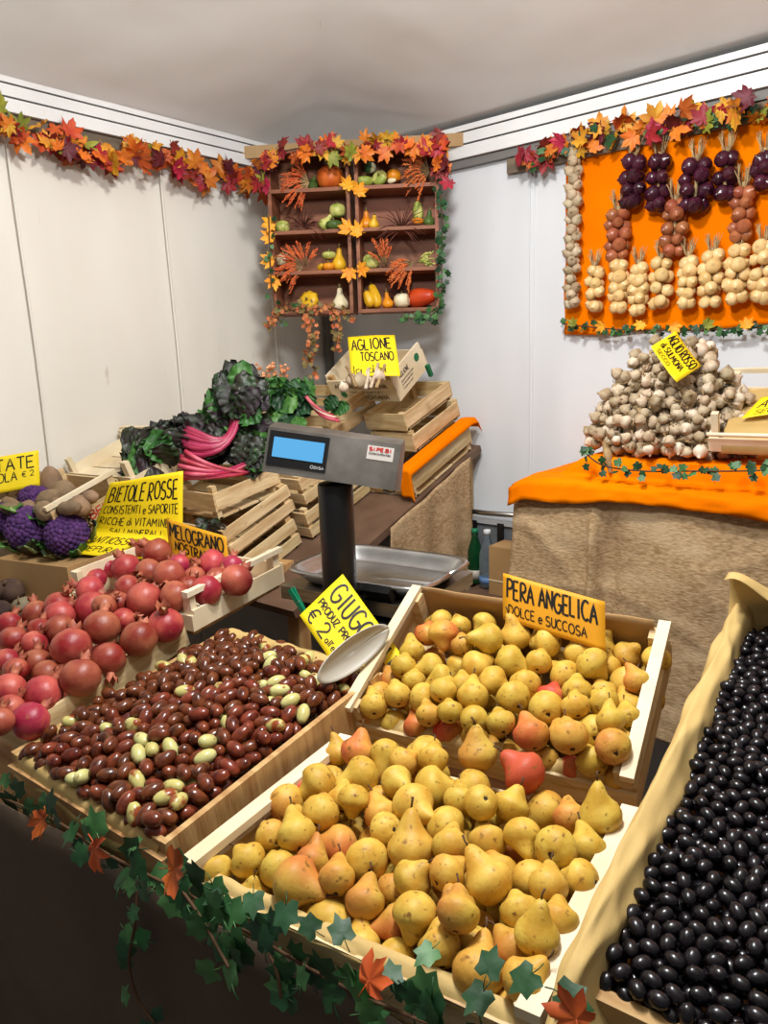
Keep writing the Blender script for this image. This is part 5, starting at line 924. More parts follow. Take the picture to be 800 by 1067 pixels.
1660,6858,101,54,-20,-15,81,208,7339,78,63,65,-2,43,1103,4344,76,69,-26,-60,-30,1278,7422,197,15,-52,50,68,1237,5415,201,59,-71,-15,36,692,943,200,4,85,-1,52,
1184,102,205,30,-2,75,59,2101,5657,76,67,-45,47,-36,2239,7096,151,18,-87,0,46,530,2041,164,55,-36,70,-28,2205,5726,194,77,-26,-50,-30,2126,1524,200,13,8,-74,66,
1150,2958,76,40,-60,-46,-52,2513,516,76,64,56,51,-13,1199,6922,187,53,-55,-64,11,947,926,174,54,45,26,66,521,4475,189,26,-47,-14,-83,465,3836,76,31,14,-74,-58,
1075,2520,76,66,-66,34,-11,78,4737,191,75,-65,0,-11,1573,2372,82,27,0,-54,80,2529,1519,81,11,-56,61,56,2718,1823,183,32,-91,25,-9,1640,7127,191,23,-75,33,53,
1188,2693,210,13,85,25,45,1990,2494,76,3,-20,-73,-66,1803,87,98,89,30,1,-34,1434,5474,77,38,52,45,62,2293,6511,188,77,-47,-27,-34,85,4950,212,41,-87,-1,-29,
229,2107,76,11,-58,-31,75,2455,795,201,44,39,60,54,274,4808,87,6,86,-17,-48,2083,7375,86,49,21,-45,-71,717,5183,76,31,-67,-35,-58,78,2800,91,42,89,-17,3,
454,1885,202,40,65,50,40,1684,6234,76,48,51,-42,58,1050,6159,190,67,8,66,33,962,2736,104,80,-12,7,59,2520,6108,76,62,23,-72,-20,244,4312,76,46,-22,62,-60,
2707,7513,82,84,-31,-44,-3,2636,763,228,30,-24,-84,-39,1959,90,170,58,68,-40,-21,2334,6288,193,5,91,2,-42,1399,2356,83,2,49,-21,-85,1668,2072,76,7,-75,-8,-65,
233,1931,82,84,-52,16,1,794,1651,76,28,-74,14,-59,1663,4166,194,22,30,47,80,572,2782,96,31,22,-92,-12,1359,2045,203,24,0,65,72,2274,806,167,1,-54,-59,60,
1142,2011,76,73,-25,61,-18,318,2903,205,22,30,-89,-28,240,4499,76,76,62,20,0,1579,4996,91,0,-72,-56,-42,1137,5010,76,65,34,67,11,1730,6580,104,12,1,99,-5,
2355,2755,200,3,66,-66,36,570,1755,206,49,19,-64,55,387,6412,83,38,53,66,36,1698,1346,216,57,-45,63,27,2574,1354,202,51,20,44,-71,875,2003,94,26,-79,-49,-25,
2063,1207,212,75,51,-9,42,626,451,78,32,-75,-7,-58,1870,5459,160,70,61,35,-10,1097,5513,93,23,38,2,90,2716,952,83,39,22,81,-38,916,6148,76,68,58,-30,33,
767,6198,145,54,-8,80,25,1636,934,89,17,-44,9,88,2321,4734,94,44,10,35,82,944,5451,76,54,-9,-65,-53,1394,3711,180,47,-57,-9,67,1448,1744,76,46,-66,-2,-60,
524,1436,76,65,7,-75,6,265,7137,101,94,20,-11,-26,940,6533,76,5,-29,70,-65,1297,950,85,12,-69,50,-50,169,1381,76,16,73,19,-64,577,5037,78,61,45,-61,-24,
1164,4633,83,84,20,-48,-19,2695,6191,76,61,-19,73,-24,1545,141,207,72,-11,60,-34,2534,2557,156,20,-66,-47,54,508,761,76,70,51,42,27,1373,6185,76,75,-64,15,6,
232,6051,78,70,55,-31,32,2362,3182,92,88,-22,-34,24,467,7252,192,17,5,-76,62,1407,5351,206,38,-68,-56,-28,2121,6136,102,81,-8,-19,54,2253,4174,76,70,-55,35,28,
2412,4370,204,52,9,-68,51,1268,4571,207,10,-57,25,-78,2611,2965,183,14,-43,-60,-66,1395,4097,77,10,34,-68,-64,2417,6404,101,23,-20,95,-3,2718,2318,197,35,16,-76,52,
1119,916,88,17,87,13,43,2137,2196,206,63,-26,-3,73,406,1632,98,30,-55,-78,-6,1015,3374,204,68,65,-33,-6,1907,3660,98,59,21,20,-75,1434,5066,76,30,34,67,-58,
1890,3183,103,16,34,92,-8,2069,7057,78,73,41,51,22,1251,694,195,67,20,-68,24,323,1354,154,83,25,-48,-12,2404,3512,185,83,-29,30,-36,1932,1839,78,25,-6,77,-58,
1655,4638,181,32,18,-75,-55,782,810,219,36,88,3,-29,819,3871,82,53,41,-74,-7,2102,7214,76,44,65,-38,-49,1048,7340,76,36,63,42,-55,1176,3427,189,6,-19,59,78,
668,6309,76,47,53,54,-46,789,2469,101,1,84,49,24,1415,702,85,34,84,19,39,1040,6503,202,19,4,-81,-55,693,4461,183,94,-25,-16,-15,1970,1543,209,30,-2,72,62,
2397,213,178,30,54,29,-73,296,448,76,45,-14,74,48,365,968,200,1,33,41,85,1699,1749,205,58,31,71,-26,1498,335,200,21,-1,-72,-66,1482,2368,213,70,55,-36,28,
2505,3259,78,49,-57,31,58,1371,5183,194,1,84,23,50,769,3618,212,52,-24,-65,51,1360,5441,321,55,70,-26,-36,1725,6269,221,3,-65,30,69,803,7317,208,30,53,-25,-76,
2697,2102,200,54,-24,-79,16,1789,2266,180,76,-63,-4,-12,1592,4416,189,54,7,-36,-75,254,5691,106,1,-33,94,-2,218,4871,215,33,-16,80,47,274,3495,189,39,-57,27,-67,
2309,654,205,25,59,-16,-75,2315,6684,111,10,-85,50,14,1119,558,201,35,58,10,73,1041,2992,207,56,-14,79,-20,159,2939,207,75,-54,24,29,624,1931,228,87,24,-26,-33,
1812,2087,196,41,64,-51,-41,2375,7272,202,53,72,30,-32,2589,5174,180,44,-40,33,73,527,4139,183,45,28,-73,44,2091,4411,213,45,35,69,-44,488,2710,203,45,-34,-83,-6,
1823,5841,190,32,-58,24,71,80,871,190,71,-66,-4,-23,1950,3762,207,60,-38,-67,-23,1489,5689,200,7,64,74,18,1214,7351,76,75,60,27,8,933,78,94,10,-36,-4,-93,
285,7250,208,31,64,-33,-62,84,5831,189,28,-92,6,26,1403,6487,195,54,49,31,61,1919,2855,257,77,29,56,-1,2546,3303,221,80,-23,-45,32,1023,5723,216,65,75,4,10,
454,223,210,12,-72,7,68,1186,2529,212,22,-10,-93,-29,317,6767,313,58,58,-41,41,2277,3404,209,64,52,12,55,2696,2648,209,67,-38,-47,44,1433,4935,189,23,63,-28,69,
1308,3566,200,21,68,21,67,2367,3668,217,14,69,-44,-55,2696,6276,203,75,-17,-59,26,322,4526,212,18,47,-33,80,320,2046,192,61,34,-54,-46,1404,1553,76,41,-59,48,51,
1955,5748,88,43,41,23,77,1309,4828,190,60,59,48,22,426,2568,191,39,-23,71,-53,2338,5744,272,15,3,-58,-80,1368,2676,191,63,-70,10,-32,876,6048,205,49,67,1,56,
1339,2231,191,37,-79,40,-27,1854,6669,101,1,-19,13,-97,2581,5961,248,78,50,-37,8,2128,5392,226,30,24,5,92,2631,1961,213,68,-9,69,-21,105,5242,326,21,-74,-26,58,
1576,7356,205,33,-12,-61,71,1983,5311,216,18,-43,-76,-45,2573,4547,105,0,-92,-39,-11,1858,4179,195,22,24,-33,-88,862,6849,204,43,-72,-33,43,950,3554,213,19,82,-18,51,
350,1168,197,26,69,-19,-65,1116,7428,203,39,51,-45,62,1322,7042,199,54,44,7,-71,707,2588,204,40,70,2,59,414,1710,241,17,-12,79,58,1753,1184,191,11,-72,-51,-46,
2285,1403,187,53,-57,-56,28,1969,262,211,52,-76,-23,33,326,6997,82,84,-7,54,6,1195,6022,185,32,45,-52,-65,2148,5044,163,36,-38,-8,-85,1122,788,189,14,38,64,66,
2007,3115,225,42,25,-75,-44,324,1804,139,36,82,-27,34,1315,324,201,12,-63,-4,77,1886,6498,82,62,-7,-54,-57,1928,431,194,68,-13,71,13,1817,772,201,35,25,-64,63,
1120,6317,199,65,-53,-55,-3,1596,2692,195,46,72,-12,51,265,5558,211,9,-67,8,-73,84,6942,207,11,49,-82,-27,1550,5868,208,45,-67,-27,-53,2723,3563,213,73,59,-19,29,
1010,4277,200,19,64,20,-72,2538,2774,199,61,17,76,-14,2185,3080,220,86,-30,36,19,2673,4162,208,20,-52,37,-74,849,1463,179,79,-27,-53,17,1381,6863,202,59,68,-24,36,
2367,1782,186,68,55,-19,-45,2113,3467,214,18,-16,94,26,1934,810,100,30,-19,19,-92,2010,1375,209,19,79,-29,-50,1641,3994,234,46,-78,-37,20,238,2386,89,6,60,66,-45,
89,3674,76,10,-34,-67,65,984,256,78,62,-48,44,44,1563,4800,225,44,-34,64,54,1172,2101,204,27,-73,44,-45,2608,84,177,35,9,-91,21,84,1608,219,60,7,31,74,
245,2204,194,52,-44,-73,4,2206,1082,233,49,-45,-67,-32,2139,880,213,8,-46,7,-88,156,1281,205,45,-75,-31,38,812,5240,195,7,-77,53,-34,932,6271,201,37,-56,-34,-66,
639,1428,206,61,70,-36,-1,1365,6330,196,9,28,23,93,969,7520,91,34,28,-86,-25,2564,956,138,19,-75,57,27,2405,6128,189,2,19,62,-76,1559,6960,193,27,70,33,-57,
941,3176,195,43,-66,-14,-60,520,1287,208,5,-29,67,68,1777,3720,192,15,51,10,-84,1252,1178,207,62,66,-41,-3,1947,6168,207,69,-65,6,30,749,1324,162,10,18,36,-91,
837,3451,194,44,5,77,-46,1168,5821,193,36,11,-80,47,1086,1146,205,13,-31,-58,-74,1566,5264,210,75,2,66,5,516,3780,218,74,52,-42,-3,2330,1152,176,9,-79,40,45,
2242,6796,218,68,-57,-17,-43,2345,5551,203,71,-67,-20,-3,502,7508,191,13,-19,-40,89,734,2803,199,77,-49,1,-41,692,4104,207,41,-60,6,-68,78,92,94,86,-30,20,36,
106,7121,208,71,5,70,-7,161,5963,206,61,49,54,29,1174,1715,180,32,-30,68,58,647,3340,202,1,66,1,-75,907,4970,195,64,-45,-51,36,1444,545,100,25,63,74,1,
94,2089,192,67,61,-38,-20,495,4795,200,89,-10,22,-38,1837,6174,98,41,-28,-9,86,1203,3752,206,59,5,65,-48,332,355,200,62,69,-13,-34,2010,1718,176,31,29,-90,9,
1903,7396,161,30,-29,-10,90,2058,2753,205,71,43,21,52,611,3174,200,57,-32,-75,8,441,3394,202,34,-58,39,63,2697,226,212,58,5,80,-11,231,1717,233,36,-5,-86,35,
1377,7329,93,12,2,-93,-35,710,3464,299,71,67,-14,18,1699,3108,208,30,-6,-55,78,76,4300,102,56,18,-13,80,1857,4678,192,34,-5,-65,68,1665,2388,204,56,39,49,-54,
1934,615,201,18,-30,55,-75,990,7245,196,64,-66,-38,11,710,7183,183,71,-42,-17,54,2224,4729,213,9,-21,64,-74,850,2143,206,30,-33,46,77,2543,6921,220,65,-12,75,-10,
185,4405,195,22,-66,-49,52,1458,7516,203,9,-51,-34,78,2224,7519,239,21,-88,42,-3,685,1632,204,31,-38,-64,-59,1892,1262,228,45,38,81,-3,1419,3984,211,12,61,-58,-52,
482,671,211,9,1,-68,73,303,4703,208,46,75,-41,-24,2255,7386,169,59,-7,-76,26,2477,3152,205,21,39,-45,77,385,3039,172,45,33,-59,-58,2723,3774,196,13,-23,-66,-70,
986,4808,199,3,68,-41,-61,2713,908,229,54,64,54,-5,1499,6733,177,25,-46,-61,59,883,2912,206,52,30,-57,-56,366,4213,217,26,-48,12,83,1345,2485,196,7,-57,64,51,
2247,6049,200,61,-53,29,51,2048,3609,175,6,52,8,-85,571,6776,178,84,53,8,-3,621,789,212,87,-35,15,31,2722,6743,225,37,-30,42,77,1956,4318,191,1,-83,-42,-36,
314,4062,205,48,-52,-41,57,308,7419,188,57,-34,-36,-66,428,3183,207,76,4,43,-49,2226,518,180,1,-25,-97,-1,670,6514,203,24,72,-6,-64,1025,1497,197,74,-61,26,8,
1150,5657,119,94,17,-1,-29,1982,3928,225,56,-73,-3,39,2244,4421,179,0,32,-71,-63,616,7343,193,70,55,-36,28,2596,5014,235,78,-31,53,9,514,2263,182,85,8,51,-11,
1843,5664,191,68,21,-68,18,1700,5483,194,53,-5,52,-67,867,5701,199,28,-12,91,-29,1554,2903,207,61,-58,-31,-43,2271,2270,213,66,73,8,15,330,740,210,38,59,-54,47,
1127,4916,199,74,26,-60,-16,710,618,197,25,46,72,-45,507,5920,214,35,65,30,60,1304,477,200,52,-47,-43,58,2147,4215,182,35,87,6,-34,2578,2209,234,73,-1,-20,65,
1779,3350,210,49,34,62,-51,2631,1624,205,13,-56,-39,72,1805,4032,213,46,18,-87,-7,2707,2812,212,58,62,52,9,2425,370,234,53,-54,-65,1,103,6122,208,44,70,34,45,
1539,4274,212,48,-41,33,-70,2422,4897,216,5,-62,-25,-74,1809,938,89,42,-87,-17,17,1807,220,205,27,-32,-64,-64,2590,3452,204,6,-56,8,82,1727,5759,279,33,-79,18,49,
703,5803,205,2,40,-51,-76,1118,3903,138,34,44,-82,-17,1337,6662,205,69,-66,-6,29,1739,4800,207,16,-77,-30,53,1503,5094,214,52,-24,78,26,2538,7072,180,84,5,54,-6,
2459,5100,230,67,-36,37,54,1335,1012,225,21,-24,52,-80,2723,1297,215,28,-25,75,54,1871,6009,201,25,-7,75,-61,2571,4329,210,52,78,-23,25,99,1104,209,39,56,3,73,
599,6214,205,3,43,49,-76,2431,533,217,1,-74,-3,67,1588,1989,251,38,75,23,-49,1065,6805,224,84,40,-29,-23,2445,2638,253,6,70,40,-59,2114,6645,198,74,-33,-58,8,
2223,2472,211,64,-34,-47,-50,657,4290,203,43,-22,-61,-63,2555,5955,90,9,-79,43,-42,968,3622,76,71,18,-63,-26,782,464,205,43,-29,-38,76,152,4568,203,42,68,25,-55,
274,6654,200,39,-69,-4,61,790,6614,104,99,10,8,9,2068,7499,208,32,-67,-44,-51,1391,4402,198,55,-38,-71,-21,2570,6769,174,43,40,80,11,262,5404,222,9,79,-42,-45,
1181,4725,204,46,-37,65,-48,215,6449,106,7,48,87,-5,1388,2847,232,77,37,5,52,77,2273,212,48,41,-42,66,289,6856,181,45,66,3,-60,965,5544,205,21,-54,51,-63,
1694,4952,198,76,-30,57,8,1330,3386,207,74,-61,2,-29,1453,1881,175,72,60,2,-35,2149,6447,204,50,47,-51,52,694,5511,92,32,-87,-29,23,2373,4554,200,71,-60,32,-16,
1625,3252,189,56,71,-40,-15,2100,78,82,4,83,7,-54,1330,5978,78,35,46,60,-55,1869,7140,201,50,71,-21,45,1140,1327,210,57,14,69,-42,2722,1098,193,37,31,53,-69,
666,3929,198,68,-10,65,-32,1362,175,225,5,-77,-41,49,821,1038,228,20,7,-79,-58,1739,2888,220,69,66,-21,-22,2547,647,173,9,-68,32,65,911,1778,191,77,-43,31,36,
1284,77,90,78,-14,42,-44,1256,5699,233,2,-87,41,-28,556,77,206,32,-71,-28,55,248,3020,76,39,-24,72,-53,659,5096,209,39,-66,-22,60,2698,6569,194,31,62,56,46,
1531,6225,104,67,-15,6,-72,1593,1084,198,4,-20,-75,62,2410,1956,221,33,-65,55,42,574,2422,201,53,72,-18,41,2449,1641,197,27,-18,91,-27,2391,4095,101,6,18,-15,-97,
657,4660,216,77,-53,-15,-33,93,1441,195,80,-44,35,-19,1462,6110,179,25,-46,17,83,773,3065,196,71,-35,48,-39,1546,1436,202,80,-7,-58,-13,1308,1795,131,8,-10,-3,-99,
2701,7430,213,59,-51,-19,60,2274,2090,197,24,-56,10,-78,983,4442,185,50,65,27,51,307,6367,228,75,12,46,46,1211,6532,192,21,85,-9,-48,1933,3431,209,31,62,-49,-53,
1359,4244,151,35,16,83,41,103,3422,206,29,-75,-10,59,2543,1811,202,66,-28,-63,-31,1224,2868,197,72,-66,-20,1,2130,6976,207,17,76,10,-62,1720,7261,228,24,-6,65,-72,
1876,4905,197,46,-53,36,62,873,7103,202,16,-7,-65,-74,1001,2057,164,63,-56,-41,-35,252,5081,182,36,-14,-90,-22,2024,5645,212,44,-8,-82,36,1369,1475,214,32,42,66,-53,
553,354,196,67,-37,51,-41,2286,4984,226,52,10,-71,45,2127,2815,76,38,26,60,-65,2699,4740,200,53,54,-22,-62,2217,2869,200,46,-19,65,57,1586,6598,235,84,36,16,-37,
314,5835,199,0,-60,-50,62,1514,1283,202,12,-71,5,69,970,1317,205,54,-7,-62,-57,2559,5795,199,53,58,40,47,1676,5125,189,1,-34,-72,60,1621,2807,90,83,-38,23,-34,
2242,4076,204,49,48,32,65,1071,2821,203,84,47,2,-27,1957,2208,200,39,-26,-70,-54,1179,4355,210,35,-10,74,-57,1032,184,207,19,63,37,65,2703,2492,217,73,-30,34,-52,
174,705,217,49,76,5,42,1810,3555,211,51,52,-64,23,2020,4097,213,38,-37,-79,-30,2099,390,203,26,-19,-59,74,2413,1285,218,87,20,-40,20,351,6030,199,9,-71,-27,65,
1526,3467,186,15,68,-20,69,620,5254,194,13,62,-27,-72,954,6668,181,68,47,-47,-31,2507,6326,213,22,80,-32,46,852,3771,199,51,29,77,-24,2430,5366,210,12,-38,39,83,
940,2466,167,95,-23,14,-17,2514,7410,198,21,58,57,54,535,2619,83,15,-55,-65,51,788,1894,223,47,-81,22,25,2715,7275,169,74,23,-14,-62,828,4381,209,78,-25,-31,-48,
2325,3894,190,5,-13,-73,-67,1763,1572,166,22,-85,31,37,780,6249,288,73,-14,66,-12,2724,4343,229,46,38,41,-69,1518,2122,197,63,-39,-11,66,2096,5186,207,50,27,74,36,
664,1160,189,26,29,-79,-48,2720,5700,164,98,9,-16,0,1136,4172,200,49,76,30,-30,2043,4942,224,77,-34,23,-49,711,5389,213,62,11,-64,-43,2392,2473,201,54,6,69,-48,
246,3781,222,69,-23,31,-61,1720,6721,186,63,47,-10,-62,891,5384,204,69,67,27,3,575,602,96,52,-2,33,79,927,3423,319,64,29,-62,36,2637,3184,144,45,-83,25,-21,
1063,5399,208,22,-38,-3,-90,1892,2426,189,5,25,-75,-61,1025,3730,201,24,68,42,-55,221,3135,200,46,55,42,-56,2456,2128,183,24,-66,36,62,1222,1925,203,66,-9,62,-41,
2302,1560,203,60,31,73,-7,694,6930,186,53,-10,-65,53,848,4730,226,44,-74,27,43,92,5123,225,54,-56,63,0,1071,5240,221,94,23,0,26,2348,1287,76,73,-56,-34,17,
1786,523,199,41,-57,-41,-59,1513,717,201,73,-67,-5,-14,82,4134,236,77,26,42,-41,2115,683,202,41,56,-38,62,698,2101,203,3,-37,63,69,1730,7448,196,5,-6,49,87,
1858,1780,204,5,33,-46,82,2554,3611,183,84,-27,-44,-15,1401,5974,216,72,-51,-40,25,1408,4686,213,80,11,-59,6,1511,2562,209,39,-78,-2,49,1086,2410,207,95,-4,-26,16,
270,6168,201,74,12,-7,-66,737,6720,210,67,-1,69,27,1644,1545,257,66,61,4,44,2055,7140,207,46,50,32,65,1981,6517,201,49,8,73,-46,925,2321,216,20,-62,60,-47,
2719,5279,214,50,50,33,-63,1341,5827,213,85,27,41,-19,481,4320,212,84,-30,-45,8,1484,4125,208,21,60,-15,75,1917,1086,208,70,-52,49,8,2556,6145,225,54,-79,29,-2,
1017,2618,192,9,76,38,51,477,3958,200,84,-50,-17,14,2462,4736,210,79,6,-61,-7,2310,5879,182,37,34,47,73,2012,7292,211,51,28,64,50,1435,7169,210,55,-40,-66,-32,
2719,4912,226,4,20,54,-81,518,3608,217,66,16,-71,19,136,3597,199,37,-73,8,-56,1570,519,196,21,-18,71,-65,357,3664,202,72,64,-27,0,2708,6423,242,30,-55,75,-24,
1654,3574,217,40,37,56,-62,2204,7237,215,3,60,-23,77,1752,4328,201,62,18,70,30,938,552,213,67,39,18,60,1258,3167,206,20,6,77,60,1499,3119,214,32,25,68,-61,
419,5174,195,80,49,11,33,741,2303,198,54,-45,42,56,391,7091,220,37,-68,-24,58,1793,6824,277,47,18,-73,-46,1655,2191,226,31,59,-36,65,1641,833,213,71,39,58,-2,
1243,4049,196,57,71,-20,-38,1568,6371,175,92,-16,-35,-9,525,4953,200,38,-74,4,55,437,5335,224,42,51,-68,-32,2047,4248,294,62,-47,56,28,959,7413,227,61,-13,40,-67,
1468,3304,203,48,11,76,42,1928,2598,200,50,4,73,-47,1177,985,214,72,53,31,-32,198,181,202,74,61,-26,-12,2161,3740,200,43,-58,38,-58,1033,1690,236,49,-5,38,78,
2714,546,219,8,45,-59,66,1281,6180,200,37,-59,37,61,1530,5499,207,12,1,-74,-67,1341,1657,201,44,-38,-31,75,794,80,177,70,-10,10,70,199,4231,198,1,2,40,92,
1734,1007,202,3,57,47,67,1758,4486,216,17,63,33,68,1250,7225,202,44,49,49,-58,460,6547,194,59,-71,-21,33,832,4218,244,11,-52,40,-74,189,477,188,61,-76,-21,7,
582,508,220,65,-46,-54,27,2070,2936,183,32,16,61,-70,1484,4549,194,31,70,-13,-63,2095,6062,266,67,-53,-51,2,233,7005,212,81,-16,32,47,2710,5499,211,18,-48,36,78,
259,5240,227,27,41,64,60,1081,344,196,65,5,71,29,963,3917,194,47,-77,-6,-44,2663,3989,201,52,15,-59,-60,1166,6689,199,64,56,-52,6,1055,1873,210,67,-60,-24,-37,
1482,3604,266,50,33,74,30,1987,5823,238,3,-46,61,-64,1778,2450,291,55,-80,-2,25,2603,6674,299,71,-21,-2,-67,552,5722,192,29,18,39,85,1991,5489,247,26,24,94,-4,
82,7323,168,26,26,-8,93,1920,1960,205,36,58,34,-65,2232,2665,229,55,-64,13,52,612,5570,206,61,-72,30,-12,427,1477,205,41,-5,-68,-61,2051,2347,177,27,0,-59,-76,
2620,1188,300,61,53,56,-18,2457,1470,223,70,-36,48,39,1603,6833,278,4,76,-38,53,669,7512,230,3,51,-37,-78,108,5652,215,28,-57,-44,63,871,1612,213,28,50,-51,-64,
1944,916,220,18,-75,-11,62,2704,4531,208,57,23,77,-19,2040,4785,200,5,59,-10,-80,227,2353,243,47,-36,50,-63,1123,3248,206,30,-23,-80,46,339,559,190,33,-56,44,-61,
2338,3038,226,46,-16,74,45,2162,6269,164,10,-95,25,17,2203,159,213,1,-85,28,44,2593,5374,223,33,-4,55,77,867,6509,215,38,-61,-7,-70,2182,3247,211,35,-58,-2,74,
1082,5074,214,60,-45,65,11,], 7, S7)

# pear: unit body radius .026, centre of the belly at the origin, neck towards +Z
def pear_mesh(neck, lean, seed):
    prof = []
    for i in range(19):
        f = i/18; a = math.pi*f
        z = -math.cos(a); r = math.sin(a)
        if z > 0: z2 = z*neck; r = math.sin(a)**(1.0) * (1-.18*(z**1.2)) + .22*math.sin(math.pi*min(1, z))*0
        else: z2 = z*.93; 
        prof.append((max(r, .02), z2))
    # dimple at the calyx end
    prof[0] = (.03, -.80); prof[1] = (.17, -.87)
    prof[-1] = (.03, prof[-1][1]-.01)
    top = neck
    pts = []
    for r, z in prof:
        if z > .2:
            k = (z-.2)/(top-.2); r = r*(1-.30*k)*(1-.25*math.sin(math.pi*k))+.10*k*(1-k)
        pts.append((r*.026, z*.026))
    def fn(p, g, z):
        k = max(0, z/.026)
        q = p+V((lean*.004*k*k, lean*.002*k*k, 0))
        return q*(1+.035*nz((math.cos(g)*1.2+seed, math.sin(g)*1.2, z*40)))
    body = MB().lathe(pts, 18, fn)
    zt = top*.026; tip = V((lean*.004*top*top, lean*.002*top*top, zt-.0015))
    st = MB().tube([tip, tip+V((.001, .001, .006)), tip+V((.004, .001, .012))], [.0013, .0011, .0016], 6)
    cx = MB().lathe([(.0035, -.0212), (.0042, -.0222), (.0015, -.0218)], 8)
    return body.mesh('pear_body', pear_m), st.mesh('stem', stem_m), cx.mesh('calyx', calyx_m)
PV = [pear_mesh(n, l, i) for i, (n, l) in enumerate(((1.52, .5), (1.38, -.6), (1.22, .8), (1.45, 1.2), (1.12, .3)))]
def put_pear(d, where, i, n_named):
    x, y, z, r, dx, dy, dz, bl = d
    me = PV[i % 5] if abs(dz) < .3 or i % 3 else PV[(i*3) % 5]
    m4 = orient((x, y, z), (dx, dy, dz), random.uniform(0, 6.28) if bl < .25 else random.uniform(-.6, .6), r/.026)
    if bl >= .95: lab, g = 'deep red pear lying in the %s' % where, 'red pears in the '+where
    elif bl >= .3: lab, g = 'yellow pear with a red blushed cheek in the %s' % where, 'blushed pears in the '+where
    else: lab, g = 'plain yellow russet pear in the %s' % where, 'yellow pears in the '+where
    o = obj('pear', me[0]); o.matrix_basis = m4; tag(o, lab, 'pear', g)
    o.color = (min(1, bl*1.3), max(0, bl-.55)*1.6, 0, 1)
    if i < n_named:
        obj('stem', me[1], o); obj('calyx', me[2], o)
    return o
for i, d in enumerate(PEARS1): put_pear(d, 'front pear crate', i, 76)
for i, d in enumerate(PEARS2): put_pear(d, 'rear tilted pear crate', i, 64)

# pomegranates
def pom_mesh(seed):
    body = MB().ball((0, 0, 0), .036, 18, 13, (1, 1, .93), lambda d: 1+.05*nz(d*1.6+V((seed*7, 0, 0)))+.018*math.cos(6*math.atan2(d.y, d.x))*(1-abs(d.z)))
    cr = MB().lathe([(.0100, .029), (.0085, .038), (.0100, .043), (.0140, .051)], 12, lambda p, g, z: p if z < .046 else V((p.x, p.y, z+.007*(math.cos(6*g)))))
    cr.f.pop(); cr.mi.pop()
    inn = MB().lathe([(.006, .040), (.004, .043), (.001, .0445)], 8)
    return body.mesh('pomegranate_body', pom_m), cr.mesh('crown', crown_m), inn.mesh('dried_stamens', straw_m)
PMV = [pom_mesh(i) for i in range(4)]
for i, d in enumerate(POMS):
    x, y, z, r, dx, dy, dz, bl = d
    me = PMV[i % 4]
    where = 'in the small white crate' if V((x, y, 0)).y > -1.47 and x > .5 else 'in the loose heap beside the jujubes'
    o = obj('pomegranate', me[0]); o.matrix_basis = orient((x, y, z), (dx, dy, dz), i*1.3, r/.036)
    tag(o, 'red pomegranate '+where, 'pomegranate', 'pomegranates '+where)
    obj('crown', me[1], o)
    if i < 46: obj('dried_stamens', me[2], o)

# jujubes and olives: the 300 nearest are things, the rest one heap each
def seedlet(a, b, name, mat, pinch=.0):
    mb = MB().ball((0, 0, 0), 1, 12, 9, (b, b, a), lambda d: 1-pinch*abs(d.z)**6)
    mb.ball((0, 0, a*.96*(1-pinch)), b*.14, 6, 4, (1, 1, .4)); return mb.mesh(name, mat)
JM = [seedlet(.0188, .0116, 'jujube_body', m, .08) for m in (juj_m, juj_half, juj_green)]
OM = seedlet(.0108, .0081, 'olive_body', olive_m, .03)
def heap(data, M4, off, dome, size, meshes, pick, labs, name, cat, bulk_label, spx):
    items = []
    for x, y, z, qw, qx, qy, qz in data:
        a, b = x/size[0], y/size[1]
        h = dome*16*a*(1-a)*b*(1-b)
        m4 = M4 @ Matrix.Translation(V((x, y, z))+V(off)+V((0, 0, h))) @ Quaternion((qw, qx, qy, qz)).normalized().to_matrix().to_4x4()
        items.append((m4.translation-CAM, m4))
    items.sort(key=lambda k: k[0].length)
    def inframe(p):
        q = R3.transposed() @ p; return 0 < 400+FOC*q.x/-q.z < 800 and 533.5-FOC*q.y/-q.z < 1067
    vis = [k for k in items if inframe(k[0])]; rest = [k for k in items if not inframe(k[0])]
    for i, (p, m4) in enumerate(vis[:300]):
        k = pick(i); o = obj(name, meshes[k]); o.matrix_basis = m4; tag(o, labs[k][0], cat, labs[k][1])
    mb = MB(); mats = []
    for j, (p, m4) in enumerate(vis[300:]+rest):
        mb.cur = pick(j); me = meshes[mb.cur]; b = len(mb.v)
        mb.v += [m4 @ v.co for v in me.vertices]
        for f in me.polygons: mb.face(*[b+q for q in f.vertices])
    if mb.f:
        tag(mb.build(name+'_heap', [m.materials[0] for m in meshes]), bulk_label, cat, None, 'stuff')
random.seed(5)
def pj(i):
    r = random.random(); return 0 if r < .88 else (1 if r < .945 else 2)
heap([[.012+.955*d[0]]+d[1:] for d in JUJ], PJ, (.004, .010, -.058), .030, (.40, .49), JM, pj,
     [('glossy brown jujube in the heap', 'brown jujubes'), ('half ripe jujube, part brown and part pale green', 'half ripe jujubes'), ('pale green unripe jujube in the heap', 'pale green jujubes')],
     'jujube', 'jujube', 'far side of the heap of brown jujubes', None)
heap(OLV, PO, (.019, .01, -.030), .010, (.30, .76), [OM], lambda i: 0, [('shiny black olive in the crate', 'black olives')], 'olive', 'olive', 'far side of the heap of black olives', None)

